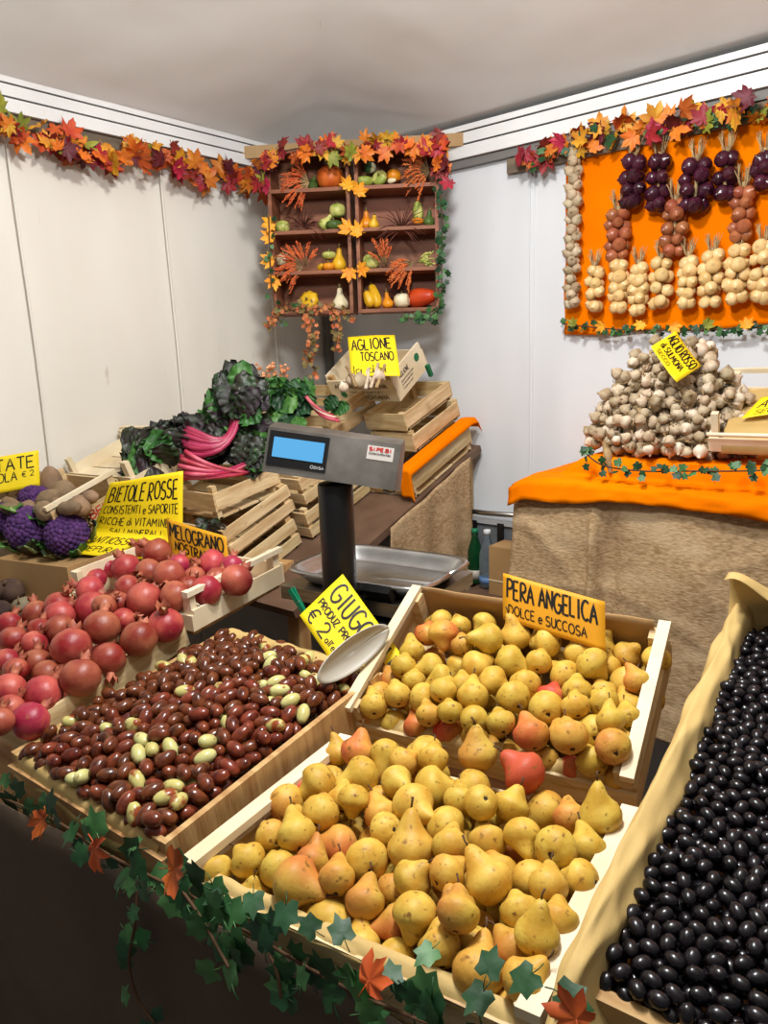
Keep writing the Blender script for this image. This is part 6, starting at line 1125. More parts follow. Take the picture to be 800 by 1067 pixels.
# ------------------------------------------------------------------ the market scale
SK = aztilt((1.13, -1.185, 0), 8, 0)
t = thing('market_scale', 'steel market scale with blue lit display on a black column', 'scale', SK)
MB().lathe([(.034, .985), (.036, .99), (.036, 1.300), (.034, 1.304)], 20).build('column', black_m, t)
MB().abox(-.20, .15, .045, .33, 1.015, 1.045).build('weighing_platform', steel, t, smooth=False)
MB().abox(-.17, .12, .08, .29, .985, 1.014).build('scale_body', black_m, t, smooth=False)
MB().abox(-.06, .11, -.03, .10, .984, 1.0).build('column_bracket', black_m, t, smooth=False)
MB().box((.06, .052, 1.062), (.035, 0, 0), (0, .006, .006), (0, -.010, .014)).build('tray_clip', black_m, t, smooth=False)
def tray(a, b):
    g = 2*math.pi*a; k = b
    hw, hd = .182, .132
    def rr(sx, sy):
        c, s_ = math.cos(g), math.sin(g); e = .35
        return V((math.copysign(abs(c)**e, c)*sx, math.copysign(abs(s_)**e, s_)*sy, 0))
    if k < .55: f = k/.55; p = rr(hw-.035, hd-.03)*f; z = .0012
    elif k < .9: f = (k-.55)/.35; p = rr(hw-.035+.03*f, hd-.03+.026*f); z = .034*f**1.6
    else: f = (k-.9)/.1; p = rr(hw-.005+.010*f, hd-.004+.010*f); z = .034+.004*math.sin(f*math.pi)-.004*f
    return (p.x-.02, p.y+.185, 1.047+z)
MB().grid(tray, 64, 18, thick=.0015).build('tray', tray_m, t)
# display housing: TL, TR, BL of its face as seen in the room
DT, DR_, DB = dep(274, 444, 1.445), dep(412, 463, 1.405), dep(273, 491, 1.445)
DM = frame(DB, DR_-DT, DT-DB); DWd = (DR_-DT).length; DHt = (DT-DB).length
DL = SK.inverted() @ DM
mb = MB(); bk = -.085
prof = [(0, 0), (DHt, 0), (DHt+.014, -.035), (DHt*.95, -.06), (.004, bk)]
for x in (0, DWd): mb.v += [V((x, y, z)) for y, z in prof]
n5 = len(prof)
for k in range(n5): mb.face(k, (k+1) % n5, n5+(k+1) % n5, n5+k)
mb.face(*range(n5)[::-1]); mb.face(*range(n5, 2*n5))
hs = mb.build('display_housing', M('scuffed_steel', (142, 136, 128), .42, (112, 106, 98), 14, metal=.75, bump=.1), t, smooth=False, mw=DL)
MB().abox(.006, DWd*.475, DHt*.17, DHt-.006, .0003, .003).build('display_bezel', black_m, hs, smooth=False)
MB().abox(.016, DWd*.445, DHt*.36, DHt-.018, .0031, .0042).build('screen', screen_m, hs, smooth=False)
MB().abox(DWd*.76, DWd*.955, DHt*.60, DHt*.90, .0003, .001).build('sticker', M('grey_sticker', (186, 178, 170), .5), hs, smooth=False)
fl = lambda a, b: (a, b, .0008)
local_text(hs, 'SI.PE.BI', fl, DWd*.775, DHt*.79, DWd*.16, DHt*.07, red_ink, .0022)
local_text(hs, 'SISTEMI DI PESATVRA'.replace('V', 'U'), fl, DWd*.775, DHt*.71, DWd*.16, DHt*.035, M('grey_print', (90, 84, 80), .7), .0010)
fl2 = lambda a, b: (a, b, .0028)
local_text(hs, 'O', fl2, DWd*.36, DHt*.215, .006, .006, M('pale_print', (190, 190, 190), .6), .0010)
local_text(hs, 'DISA', fl2, DWd*.39, DHt*.215, .019, .005, MATS['pale_print'], .0009)
MB().tube([SK.inverted() @ (DM @ V((DWd-.03, .0, -.05))), SK.inverted() @ (DM @ V((DWd-.016, -.006, -.05))), SK.inverted() @ (DM @ V((DWd-.004, -.002, -.05)))], .004, 8).build('latch', steel, t)
MB().abox(.55, 1.5, .65, 1.15, .962, .974).build('support_board', brown_board, fc, smooth=False, mw=Matrix.Translation(-FO))

# ------------------------------------------------------------------ price signs
sg = {}
Y = lambda y, px, py: on(1, y, px, py)
sign('amber sign PERA ANGELICA DOLCE e SUCCOSA standing at the back of the rear pears', (Y(-1.115, 524, 597), Y(-1.095, 630, 627), Y(-1.14, 524, 645)), .215, .10,
     [('PERA ANGELICA', .010, .050, .190, .040, .0048), ('DOLCE e SUCCOSA', .014, .016, .165, .020, .0026)], amber_paper, curl=.004)
sign('amber sign MELOGRANO NOSTRANO behind the pomegranates', (Y(-1.205, 173, 540), Y(-1.185, 236, 559), Y(-1.222, 177, 584)), .16, .105,
     [('MELOGRANO', .008, .062, .142, .034, .0042), ('NOSTRANO', .02, .032, .105, .022, .0034), ('DOLCE', .045, .006, .06, .018, .0030)], amber_paper, curl=.003)
sign('yellow sign GIUGGIOLE with the price 2 euro, tipped on its corner', (dep(357, 598, 1.46), dep(424, 690, 1.39), dep(312, 641, 1.43)), .205, .125,
     [('GIUGGIOLE', .012, .072, .188, .044, .0046), ('PRODUZ. PROPRIA', .008, .046, .13, .015, .0026), ('\u20ac 2', .010, .010, .052, .030, .0036), ("all'etto", .068, .012, .045, .014, .0018)], yellow_paper, curl=-.004)
sign('yellow sign AGLIONE TOSCANO inside the slanted white box', (dep(362, 351, 2.36), dep(411, 349, 2.33), dep(366, 393, 2.27)), .152, .135,
     [('AGLIONE', .010, .088, .125, .036, .0046), ('TOSCANO', .035, .050, .105, .028, .0038), ('la del', .008, .010, .10, .026, .0030)], yellow_paper, curl=.003)
sign('small yellow sign AGLIO ROSSO di SULMONA on top of the garlic heap', (dep(704, 345, 1.84), dep(731, 381, 1.82), dep(678, 361, 1.80)), .115, .085,
     [('AGLIO ROSSO', .006, .052, .102, .026, .0034), ('di SULMONA', .010, .026, .085, .018, .0026), ('SECCO', .016, .008, .05, .010, .0014)], yellow_paper, curl=-.003)
sign('yellow sign PATATE VIOLA standing in the potatoes by the left wall', (on(0, .03, -34, 482), on(0, .12, 40, 469), on(0, .04, -32, 520)), .20, .105,
     [('PATATE', .02, .060, .165, .034, .0042), ('VIOLA', .05, .028, .085, .026, .0032), ('\u20ac 2', .15, .034, .035, .016, .002)], yellow_paper, curl=.003)
# the chard sign curls forward at the bottom
BT, BR_, BB = Y(-1.255, 115, 503), Y(-1.14, 191, 491), Y(-1.275, 96, 553)
bw, bh = .205, .235
bu, bv = (BR_-BT)/bw, None
def bsurf(a, b):
    a_, b_ = a/bw, b/bh
    top, bot = BT.lerp(BR_, a_), Y(-1.275, 97, 553).lerp(Y(-1.165, 190, 560), a_)
    if b_ > .36: p = bot.lerp(top, (b_-.36)/.64)
    else:
        f = (b_-.36)/.36; p = bot+V((.01*f, .085*f, -.052*abs(f)+.010*f*f))
    return p+V((0, -.004*math.sin(a_*3)-.002*nz((a*20, b*20, 1)), .003*nz((a*18, b*14, 2))))
sign('large yellow sign BIETOLE ROSSE curling forward over the cauliflower box', (BT, BR_, BB), bw, bh,
     [('BIETOLE ROSSE', .012, .175, .180, .044, .0040), ('CONSISTENTI e SAPORITE', .010, .140, .185, .022, .0022), ('RICCHE di VITAMINE', .010, .108, .165, .020, .0022), ('SALI MINERALI', .04, .084, .12, .014, .0018), ('ANTIOSSIDANTI', .02, .045, .16, .024, .0026), ('DEPURATIVE', .03, .014, .13, .018, .002)],
     yellow_paper, surf=bsurf, nu=14, nv=24)

# clothes pegs
def peg(label, p, d, mat, ln=.062):
    t = thing('clothes_peg', label, 'clothes peg', orient(p, d))
    for s, a in ((-1, .0), (1, .0)):
        MB().box((s*.0035, 0, ln/2), (.0028, 0, 0), (0, .0045, 0), (s*.0022, 0, ln/2)).build('jaw', mat, t, smooth=False)
    MB().tube([(-.007, .001, ln*.45), (0, .006, ln*.45), (.007, .001, ln*.45)], .0012, 6).build('spring', steel, t)
    return t
peg('green clothes peg clipped to the jujube paper beside the scale', dep(317, 638, 1.47), ray(304, 615)-ray(317, 638), green_pl, .055)
peg('yellow clothes peg behind the rear pears left of the amber sign', dep(522, 650, 1.42), ray(506, 624)-ray(522, 650), yellow_p, .052)
# white oval dish leaning between the jujube crate and the pear rail
dm = frame(dep(336, 716, 1.27), (dep(424, 650, 1.39)-dep(336, 716, 1.27)), V((-.15, .35, 1)))
def dish(a, b):
    g = 2*math.pi*a
    return dm @ V((.085+.088*b*math.cos(g), .016+.030*b*math.sin(g), -.012*(1-b**3)))
tag(MB().grid(dish, 40, 10, thick=.002).build('oval_dish', white_p), 'white oval plastic dish tucked behind the rail of the pear crate', 'dish')

# ------------------------------------------------------------------ the giant garlic box
AM = aztilt((.64, -.345, 1.405), 2, 33); AW, AD, AH = .285, .20, .10
ab = Matrix.Translation(-V((AM[0][0], AM[1][0], AM[2][0]))*AW) @ AM
gbox = t = thing('garlic_box', 'white wooden box of giant garlic tilted on top of the crate stack', 'box', ab)
MB().abox(0, AW, 0, .006, 0, AH*.82).build('front_board', wood_white, t, smooth=False)
MB().abox(0, AW, AD-.006, AD, 0, AH*.7).build('back_board', wood_white, t, smooth=False)
MB().abox(0, .006, .006, AD-.006, 0, AH).build('side_board', wood_white, t, smooth=False)
MB().abox(AW-.008, AW, .006, AD-.006, 0, AH).build('side_board', wood_white, t, smooth=False)
MB().abox(.006, AW-.008, .006, AD-.006, 0, .006).build('bottom_board', wood_white, t, smooth=False)
for x in (.008, AW-.028): MB().abox(x, x+.02, .007, .022, .007, AH*.95).build('corner_post', wood_end, t, smooth=False)
ff = lambda a, b: (a, -.0002, b)
brown_ink = M('brown_print', (74, 58, 46), .7)
local_text(t, 'AGLIONE DI CORTONA', ff, .03, AH*.52, AW*.78, AH*.17, brown_ink, .0026)
local_text(t, 'Ilaeodiaelteli'.replace('I', 'l'), ff, .085, AH*.34, AW*.5, AH*.09, brown_ink, .0014)
local_text(t, 'VALDICHIANA', ff, .085, AH*.08, AW*.56, AH*.17, brown_ink, .0026)
MB().lathe([(.013, -.0004), (.013, .0004)], 20).build('round_mark', green_ink, t, smooth=False, mw=Matrix.Translation((.055, -.0006, AH*.28)) @ Euler((rad(90), 0, 0)).to_matrix().to_4x4())
fr = lambda a, b: (AW+.0002, a, b)
for k, (q, wd) in enumerate(((.62, .06), (.46, .08), (.34, .07), (.20, .06))):
    local_text(t, ['AGLIONE', 'daelteloatieo', 'oteadeileo', 'lioeatad'][k], fr, .04, AH*q, wd, AH*(.16 if k == 0 else .07), brown_ink, .0024 if k == 0 else .0014)
MB().lathe([(.014, -.0004), (.014, .0004)], 20).build('round_mark', green_ink, t, smooth=False, mw=Matrix.Translation((AW+.0006, AD*.78, AH*.66)) @ Euler((0, rad(90), 0)).to_matrix().to_4x4())
# garlic
def bulb_mesh(r, mat, seed):
    def fn(p, g, z): return V((p.x, p.y, p.z))*(1+.07*math.cos(g*6+seed))*(1+.05*nz((p.x*40+seed, p.y*40, p.z*40)))
    b = MB().lathe([(r*.25, -r*.72), (r*.7, -r*.66), (r*.98, -r*.25), (r, .05*r), (r*.85, r*.45), (r*.5, r*.78), (r*.26, r*.95), (r*.2, r*1.1), (r*.16, r*1.25)], 14, fn)
    return b.mesh('garlic_bulb', mat)
GB = [bulb_mesh(.021, garlic_m, 1), bulb_mesh(.021, garlic_d, 2), bulb_mesh(.021, garlic_m, 5)]
def root_tuft(r, n, seed):
    rr_ = random.Random(seed); mb = MB()
    for k in range(n):
        d = V((rr_.gauss(0, .6), rr_.gauss(0, .6), -1)).normalized(); q = V((rr_.gauss(0, .2), rr_.gauss(0, .2), -.7))*r
        mb.tube([q, q+d*r*.45, q+(d+V((rr_.gauss(0, .6), rr_.gauss(0, .6), rr_.gauss(0, .5))))*r*.7], [.0011, .0009, .0005], 3, cap=False)
    return mb.mesh('roots', root_m)
RT = [root_tuft(.021, 34, 3), root_tuft(.021, 34, 4)]
for i, (px, py, tt, s) in enumerate(((358, 404, 2.24, .8), (375, 398, 2.25, 1.25), (384, 394, 2.28, 1.1), (367, 396, 2.27, 1.0), (395, 392, 2.24, .9))):
    o = obj('giant_garlic', GB[i % 2]); o.matrix_basis = orient(dep(px, py, tt), (random.uniform(-.4, .4), -.3, 1), i, s); tag(o, ('big pale head of giant garlic in the tilted white box', 'giant garlic heads')[0], 'garlic', 'giant garlic heads')
for i, (px, py, qx, qy) in enumerate(((386, 404, 394, 379), (392, 404, 401, 380), (381, 405, 384, 384), (371, 403, 361, 382))):
    a, b = dep(px, py, 2.21), dep(qx, qy, 2.27)
    tag(MB().tube([a, a.lerp(b, .5)+V((.003, 0, .003)), b], [.006, .0045, .005], 8).build('garlic_stalk', straw_m if i % 2 else garlic_m), 'cut dry garlic stalk sticking up in the tilted white box', 'garlic stalk', 'garlic stalks')
MB().box(ab.inverted() @ dep(447, 386, 2.28), (.006, 0, 0), (0, .006, 0), (0, 0, .02)).build('green_tag', green_ink, gbox, smooth=False)

# ------------------------------------------------------------------ garlic heap: bunches leaning on each other
HC = V((1.475, -.195, 1.268))
rg = random.Random(21)
bm_proto = []
for v in range(4):
    pts = []
    for k in range(13):
        a = k*2.4; q = V((.032*math.cos(a)*(.3+.3*(k % 3)), .032*math.sin(a)*(.3+.3*(k % 3)), -.045+.0078*k+rg.uniform(-.006, .006)))
        pts.append(q)
    bm_proto.append(pts)
def bunch(p, d, s, v, first):
    t = thing('garlic_bunch', 'bunch of dusty white garlic in the big heap on the orange cloth', 'garlic', orient(p, d, rg.uniform(0, 6), s), 'garlic bunches in the heap')
    for k, q in enumerate(bm_proto[v]):
        dd = V((q.x*30+rg.uniform(-.5, .5), q.y*30+rg.uniform(-.5, .5), rg.uniform(-.6, .9)))
        m4 = orient(q, dd, rg.uniform(0, 6), rg.uniform(.62, .86))
        o = obj('garlic_bulb', GB[(k+v) % 3] if k % 4 else GB[1], t, m4)
        if k % 3: obj('roots', RT[k % 2], t, m4)
    ST = MB()
    for k in range(7):
        a = rg.uniform(0, 6.3); ST.tube([(0, 0, .02), (.012*math.cos(a), .012*math.sin(a), .035), (.026*math.cos(a), .026*math.sin(a), .042+rg.uniform(0, .01))], [.003, .002, .0015], 5)
    ST.build('dry_stalks', straw_m, t)
ring = [(0.035, .185, 11), (.085, .170, 10), (.135, .145, 9), (.185, .112, 7), (.235, .070, 5), (.272, .025, 2)]
nb = 0
for h, r, n in ring:
    for k in range(n):
        a = math.pi*(1.04+(.92)*(k+.5+rg.uniform(-.2, .2))/n)
        p = HC+V((math.cos(a)*r, math.sin(a)*r*.78, h))
        bunch(p, V((math.cos(a)*.8, math.sin(a)*.8, .35)), rg.uniform(.88, 1.08), nb % 4, nb == 0); nb += 1
mb = MB()
for a in range(1):
    mb.lathe([(.155, .0), (.15, .05), (.12, .13), (.085, .20), (.04, .25)], 20, lambda p, g, z: V((p.x, p.y*.75, p.z))*(1+.05*nz((math.cos(g)*2, math.sin(g)*2, z*9))))
tag(mb.build('garlic_sack', M('jute_sack', (120, 100, 78), .95), mw=Matrix.Translation(HC+V((0, .03, .0)))), 'jute sack core under the garlic heap', 'sack')
tag(MB().tube([HC+V((-.15, -.12, .06)), HC+V((-.12, -.16, -.0)), HC+V((-.10, -.19, -.04))], [.01, .012, .004], 8).build('garlic_stem_bundle', straw_m), 'bundle of dry garlic stems hanging over the cloth edge', 'garlic stalk')

# crate at the right end of the garlic table
GR = frame(Y(-.365, 738, 470), V((1, .06, .0)), V((0, .94, .36)))
c = crate('small crate lined with kraft paper at the right end of the garlic table', GR, .34, .27, .10, front=[(0, .035)], back=[(0, .05)], left=[(0, .045)], right=[(0, .045)], bars='b', ph=.098, bar_w=.010, wm=wood_white)
tag(MB().tube([GR @ V((.0, -.012, .052)), GR @ V((.36, -.012, .055))], .005, 8).build('wooden_stick', wood_white), 'pale wooden stick across the front of the small right crate', 'stick')
tag(MB().grid(lambda a, b: GR @ V((.03+.30*a, -.006+.28*b-(.002 if b < .1 else 0), .012+.034*min(1, b*8)+.004*nz((a*9, b*9, 1))-(.012 if b < .01 else 0))), 40, 30, thick=.001).build('kraft_liner', kraft), 'kraft paper lining the small crate on the garlic table', 'paper')
sign('small yellow sign lying in the right crate on the garlic table', (GR @ V((.09, .15, .075)), GR @ V((.22, .17, .085)), GR @ V((.06, .07, .056))), .13, .09, [('NOCI', .02, .04, .08, .03, .003)] if 0 else [('AGLIO', .015, .040, .095, .032, .0034), ('SECCO', .02, .012, .07, .018, .002)], yellow_paper, curl=.004)

# ------------------------------------------------------------------ hanging braids on the orange cloth
def onion_mesh(r, mat, flat):
    return MB().lathe([(r*.10, -r*flat*1.05), (r*.5, -r*flat*.92), (r*.9, -r*flat*.45), (r, 0), (r*.9, r*flat*.45), (r*.5, r*flat*.86), (r*.2, r*flat*1.02), (r*.1, r*flat*1.25)], 14).mesh('onion', mat)
ONP, ONR, ONW = onion_mesh(.0215, onion_p, .9), onion_mesh(.0185, onion_r, .95), onion_mesh(.0195, onion_w, .72)
SM = MB()
for k in range(26):
    a = rg.uniform(0, 6.3); l = rg.uniform(.02, .045)
    SM.tube([(0, 0, -.012), (.010*math.cos(a), .010*math.sin(a), .008), (.022*math.cos(a)*rg.uniform(.3, 1.3), .022*math.sin(a)*rg.uniform(.3, 1.2), l)], [.0018, .0014, .0007], 4)
TUFT = SM.mesh('straw_tuft', straw_m)
def braid(name, label, cx, y0, y1, w, me, rad_, per, tuft=1, string=30, yw=-.055, group=None):
    top, bot = on(1, yw, 540+.325*cx, 80+.325*y0), on(1, yw, 540+.325*cx, 80+.325*y1)
    half = (on(1, yw, 540+.325*(cx+w/2), 80+.325*y0)-top).length
    H = (top-bot).length; R = max(.004, half-rad_*.8)
    t = thing(name, label, 'onion braid' if 'onion' in name else 'garlic braid', top, group)
    rows_ = max(2, int(H/(rad_*1.42)))
    for k in range(rows_):
        for j in range(per):
            a = 2*math.pi*(j+.5*(k % 2))/per+rg.uniform(-.3, .3)
            z = -rad_*.8-k*(H-rad_*1.6)/(rows_-1)+rg.uniform(-.3, .3)*rad_
            tp = 1 if 0 < k < rows_-1 else .75
            p = V((R*tp*math.cos(a), min(.03, R*.8*tp*math.sin(a)), z))
            o = obj(name.split('_')[0]+'_bulb' if 'garlic' in name else 'onion', me, t, orient(p, V((math.cos(a)+rg.uniform(-.5, .5), -1+math.sin(a)*.3+rg.uniform(-.4, .4), rg.uniform(-.5, .7))), rg.uniform(0, 6), rg.uniform(.85, 1.12)))
    MB().tube([(0, 0, .01), (.002, 0, -H*.5), (0, 0, -H+rad_)], .005, 6).build('braided_core', straw_m, t)
    if tuft: obj('straw_tuft', TUFT, t, Matrix.Scale(tuft, 4))
    if string: MB().tube([(0, .01, .01), (.001, .02, string*.325*.0029*1.0)], .0022, 6).build('hanging_string', straw_m, t)
pos = ['first', 'second', 'third', 'fourth', 'fifth', 'sixth', 'seventh', 'eighth']
for i, (cx, y0, y1, w) in enumerate(((370, 255, 420, 84), (452, 255, 435, 80), (572, 262, 428, 110), (668, 238, 390, 90), (790, 240, 362, 80))):
    braid('purple_onion_braid', 'braid of dark purple onions in the upper tier, %s from the left' % pos[i], cx, y0, y1, w, ONP, .0215, 3, 1.2, 60)
for i, (cx, y0, y1, w) in enumerate(((320, 425, 592, 80), (504, 392, 572, 84), (722, 350, 530, 84))):
    braid('copper_onion_braid', 'braid of copper brown onions, %s from the left' % pos[i], cx, y0, y1, w, ONR, .0185, 3, 1.3, 50)
for i, (cx, y0, y1, w) in enumerate(((245, 605, 748, 66), (322, 592, 752, 68), (385, 598, 765, 66), (458, 578, 738, 84), (545, 572, 740, 72), (622, 560, 735, 88), (706, 542, 728, 92), (786, 530, 722, 90))):
    braid('pale_onion_braid', 'braid of pale straw coloured onions in the lower tier, %s from the left' % pos[i], cx, y0, y1, w, ONW, .0195, 3, 1.1, 45)
braid('garlic_braid', 'long braid of white garlic at the left edge of the orange wall cloth', 180, 225, 738, 52, bulb_mesh(.0165, garlic_d, 3), .0165, 2, 1.1, 0)

# ------------------------------------------------------------------ roots and vegetables on the left
def lump_mesh(r, sq, mat, seed, name, amp=.12):
    return MB().ball((0, 0, 0), r, 16, 11, sq, lambda d: 1+amp*nz(d*1.7+V((seed*5, 0, 0)))+amp*.3*nz(d*5+V((seed, 0, 0)))).mesh(name, mat)
PO_ = [lump_mesh(.026, (1, 1, 1.5), potato_m, 1, 'potato_body'), lump_mesh(.026, (1, 1.1, 1.25), potato_m, 2, 'potato_body'), lump_mesh(.026, (1, .95, 1.9), potato_m, 3, 'potato_body')]
pn = PP.to_3x3() @ V((0, 0, 1))
for i, (px, py, r) in enumerate(((20, 511, 10), (33, 509, 13), (55, 508, 13), (8, 514, 9), (4, 522, 8), (13, 527, 8), (42, 502, 9), (66, 512, 12), (76, 519, 8), (94, 518, 8), (84, 527, 11), (72, 529, 8), (2, 507, 8), (16, 518, 6), (28, 519, 9), (50, 520, 10), (61, 526, 8), (36, 500, 7), (24, 503, 7), (-8, 516, 9), (88, 512, 7), (46, 532, 10), (30, 531, 9), (5, 533, 9))):
    p = onp(PP @ V((0, 0, -.028+(.012 if i % 2 else 0))), pn, px, py)
    o = obj('potato', PO_[i % 3]); sc_ = r*(p-CAM).length/FOC/.030
    o.matrix_basis = orient(p, (random.uniform(-1, 1), random.uniform(-.6, .6), random.uniform(-.3, .3)), i, sc_)
    tag(o, 'muddy greyish potato in the shallow crate by the left wall', 'potato', 'potatoes')
BM_ = [lump_mesh(.030, (1, 1, .95), beet_m, 4, 'beet_body', .15), lump_mesh(.030, (1, 1, .9), M('grey_beet', (128, 118, 92), .8, (96, 84, 66), 20, bump=.5), 6, 'beet_body', .15)]
for i, (px, py, r, tt) in enumerate(((11, 616, 14, 1.83), (25, 634, 12.5, 1.76), (1, 636, 11, 1.78), (4, 657, 10, 1.72), (-8, 615, 13, 1.8))):
    o = obj('beetroot', BM_[i % 2 if i < 2 else 0]); o.matrix_basis = orient(dep(px, py, tt), (.3, -.4, .5), i, r*tt/FOC/.030)
    tag(o, ['large dark earthy beetroot under the cardboard box corner', 'grey green root beside the top of the pomegranate heap', 'dark earthy beetroot at the left edge behind the pomegranates', 'dark earthy beetroot at the left edge behind the pomegranates', 'dark earthy beetroot at the left edge behind the pomegranates'][i], 'beetroot', 'beetroots' if i > 1 else None)
    RTm = MB().tube([(0, 0, .028), (.004, 0, .038), (.012, .002, .046)], [.004, .002, .0008], 6).build('root_tip', root_m, o)

def blade(mb, pts, width, ruf, seed, nu=16, nv=7, tip=.25, base=.35, cup=.25, up=V((0, 0, 1))):
    """a leaf blade along the curve pts with ruffled edges"""
    P = [V(p) for p in pts]
    def at(f):
        k = f*(len(P)-1); i = min(int(k), len(P)-2); g = k-i
        a = P[max(i-1, 0)]; b = P[i]; c = P[i+1]; d = P[min(i+2, len(P)-1)]
        return .5*((2*b)+(c-a)*g+(2*a-5*b+4*c-d)*g*g+(3*b-a-3*c+d)*g**3)
    def fn(a, b):
        f = b; p = at(f); d = (at(min(1, f+.02))-at(max(0, f-.02))).normalized()
        s = d.cross(up); s = s.normalized() if s.length > .05 else d.orthogonal().normalized(); n = s.cross(d)
        ww = width*min(1, (f/base)**.7 if f < base else 1)*min(1, ((1-f)/tip)**.5 if f > 1-tip else 1)
        q = (a-.5)*2
        e = abs(q)**1.5
        return p+s*q*ww*(1+.12*nz((f*9, seed, q)))+n*(cup*ww*q*q+ruf*e*math.sin(f*34+seed*2+q*2)*.6+ruf*e*1.4*nz((f*14, q*2.5, seed)))+d*(ruf*.7*e*nz((f*11, q, seed+4)))
    mb.grid(fn, nu, int(nu*1.6), thick=0)
def bez(p, n=8):
    P = [V(q) for q in p]
    out = []
    for k in range(n+1):
        f = k/n; Q = P[:]
        while len(Q) > 1: Q = [Q[i].lerp(Q[i+1], f) for i in range(len(Q)-1)]
        out.append(Q[0])
    return out
def D(px, py, t): return dep(px, py, t)
rl = random.Random(8)
# purple cauliflowers
def cauli(label, p, r, d, seed):
    t = thing('purple_cauliflower', label, 'cauliflower', orient(p, d, seed))
    rr_ = random.Random(seed); mb = MB()
    mb.ball((0, 0, 0), r*.86, 16, 10)
    for k in range(150):
        z = 1-1.35*(k+.5)/150; a = k*2.39996; s = math.sqrt(max(0, 1-z*z)); q = V((s*math.cos(a), s*math.sin(a), z))
        rr2 = r*rr_.uniform(.13, .19)
        mb.ball(q*r*(.87+.05*nz(q*3+V((seed, 0, 0)))), rr2, 8, 6, (1, 1, .95), lambda d_: 1+.2*nz(d_*4+q*7))
    mb.build('curd', curd_m, t)
    for k in range(6):
        a = k*1.05+.3; c, s = math.cos(a), math.sin(a); m2 = MB()
        pts = [(c*r*.5, s*r*.5, -r*.9), (c*r*1.05, s*r*1.05, -r*.5), (c*r*1.25, s*r*1.25, r*.05), (c*r*1.45, s*r*1.45, r*.35)]
        blade(m2, pts, r*.45, r*.10, seed+k, 8, 5, up=V((c, s, .1)).cross(V((-s, c, 0))))
        lf = m2.build('leaf', leaf_gl if k % 2 else leaf_dk, t)
        MB().tube([(q[0]*1.02, q[1]*1.02, q[2]) for q in pts], [r*.1, r*.09, r*.06, r*.02], 6).build('midrib', rib_g, lf)
cauli('purple cauliflower at the front right of the cardboard box', D(70, 557, 1.93), .058, V((.35, -.5, .75)), 2)
cauli('purple cauliflower in the middle front of the cardboard box', D(30, 551, 1.95), .060, V((.2, -.5, .75)), 5)
cauli('purple cauliflower cut by the left edge of the photo', D(-2, 543, 1.97), .050, V((.2, -.4, .8)), 9)
cauli('purple cauliflower at the back under the potato sign, mostly behind leaves', D(36, 520, 2.03), .042, V((.1, -.2, 1)), 12)
for i, (a, b) in enumerate((((62, 548), (47, 525)), ((55, 552), (40, 530)), ((25, 538), (14, 527)))):
    m2 = MB(); p, q = D(*a, 1.93), D(*b, 1.96)
    blade(m2, [p, p.lerp(q, .5)+V((.01, -.02, .01)), q], .028, .006, i+3, 8, 5); 
    t = tag(m2.build('cauliflower_leaf', leaf_gl), ['loose cauliflower leaf with a pale rib between the two front heads', 'second loose cauliflower leaf left of the pale ribbed one', 'loose cauliflower leaf at the left of the middle head'][i], 'leaf')
    MB().tube([p+V((.003, -.006, 0)), p.lerp(q, .5)+V((.013, -.025, .01)), q+V((0, -.004, 0))], [.006, .005, .002], 6).build('midrib', rib_g, t)

# chard with magenta stems
def leafy(name, label, cat, stems, blades, smat, lmats, sr=.0065):
    base = V(blades[0][0][0]); t = thing(name, label, cat, base)
    for k, s in enumerate(stems):
        B = bez(s, 9); n = len(B)
        MB().tube([p-base for p in B], [sr*(1.1-.45*i/n) for i in range(n)], 8).build('stem', smat if not isinstance(smat, list) else smat[k % len(smat)], t)
    for k, (pts, wd, ruf) in enumerate(blades):
        m2 = MB(); dv = (V(pts[-1])-V(pts[0])).normalized()
        blade(m2, [V(p)-base for p in bez(pts, 5)], wd, ruf, k*1.7, 12, 6, up=(CAM-V(pts[0])).normalized().cross(dv).cross(dv)*-1+V((0, 0, .2)))
        m2.build('leaf', lmats[k % len(lmats)], t)
    return t
T = 2.12
st = []
for k in range(8):
    y = 446+k*3.6; st.append([D(190+abs(k-3)*1.2, y, T-.03-.004*(k % 3)), D(212, y+5+k*.6, T-.06), D(236+k*.6, 474-k*.5, T-.05), D(244+k*.8, 452, T-.01), D(241+k*1.2, 428-k, T+.02)])
bl = []
for k, (x, y, tt) in enumerate(((228, 392, 0), (240, 380, .02), (252, 379, -.01), (263, 383, .02), (276, 398, 0), (280, 416, .01), (272, 432, -.02), (232, 404, -.03), (258, 392, -.03), (268, 408, -.04))):
    bl.append(([D(243+k*.7, 436, T), D((243+x)/2+2, (428+y)/2, T-.02+tt), D(x, y-4, T+tt)], .034, .018))
for k in range(16):
    a = rl.uniform(-2.75, -.1); l = rl.uniform(30, 56)
    bl.append(([D(244+rl.uniform(-4, 8), 452+rl.uniform(-8, 12), T+.03), D(246+.5*l*math.cos(a), 448+.5*l*math.sin(a), T+.02+rl.uniform(-.03, .03)), D(248+l*.9*math.cos(a), 450+l*math.sin(a), T+.04+rl.uniform(-.04, .04))], .036, .020))
for k in range(7):
    a = rl.uniform(-.9, .9); l = rl.uniform(22, 38)
    bl.append(([D(250, 462+k*3, T+.03), D(250+.5*l*math.cos(a), 460+k*3+.5*l*math.sin(a), T-.01), D(250+l*math.cos(a), 462+k*3+l*math.sin(a), T+.02)], .032, .016))
leafy('chard_bunch', 'chard bunch with thick magenta stems curving left and dark leaves upright', 'chard', st, bl, stem_pk, [leaf_dk, leaf_pu, leaf_gl, leaf_pu], .0085)
st = []
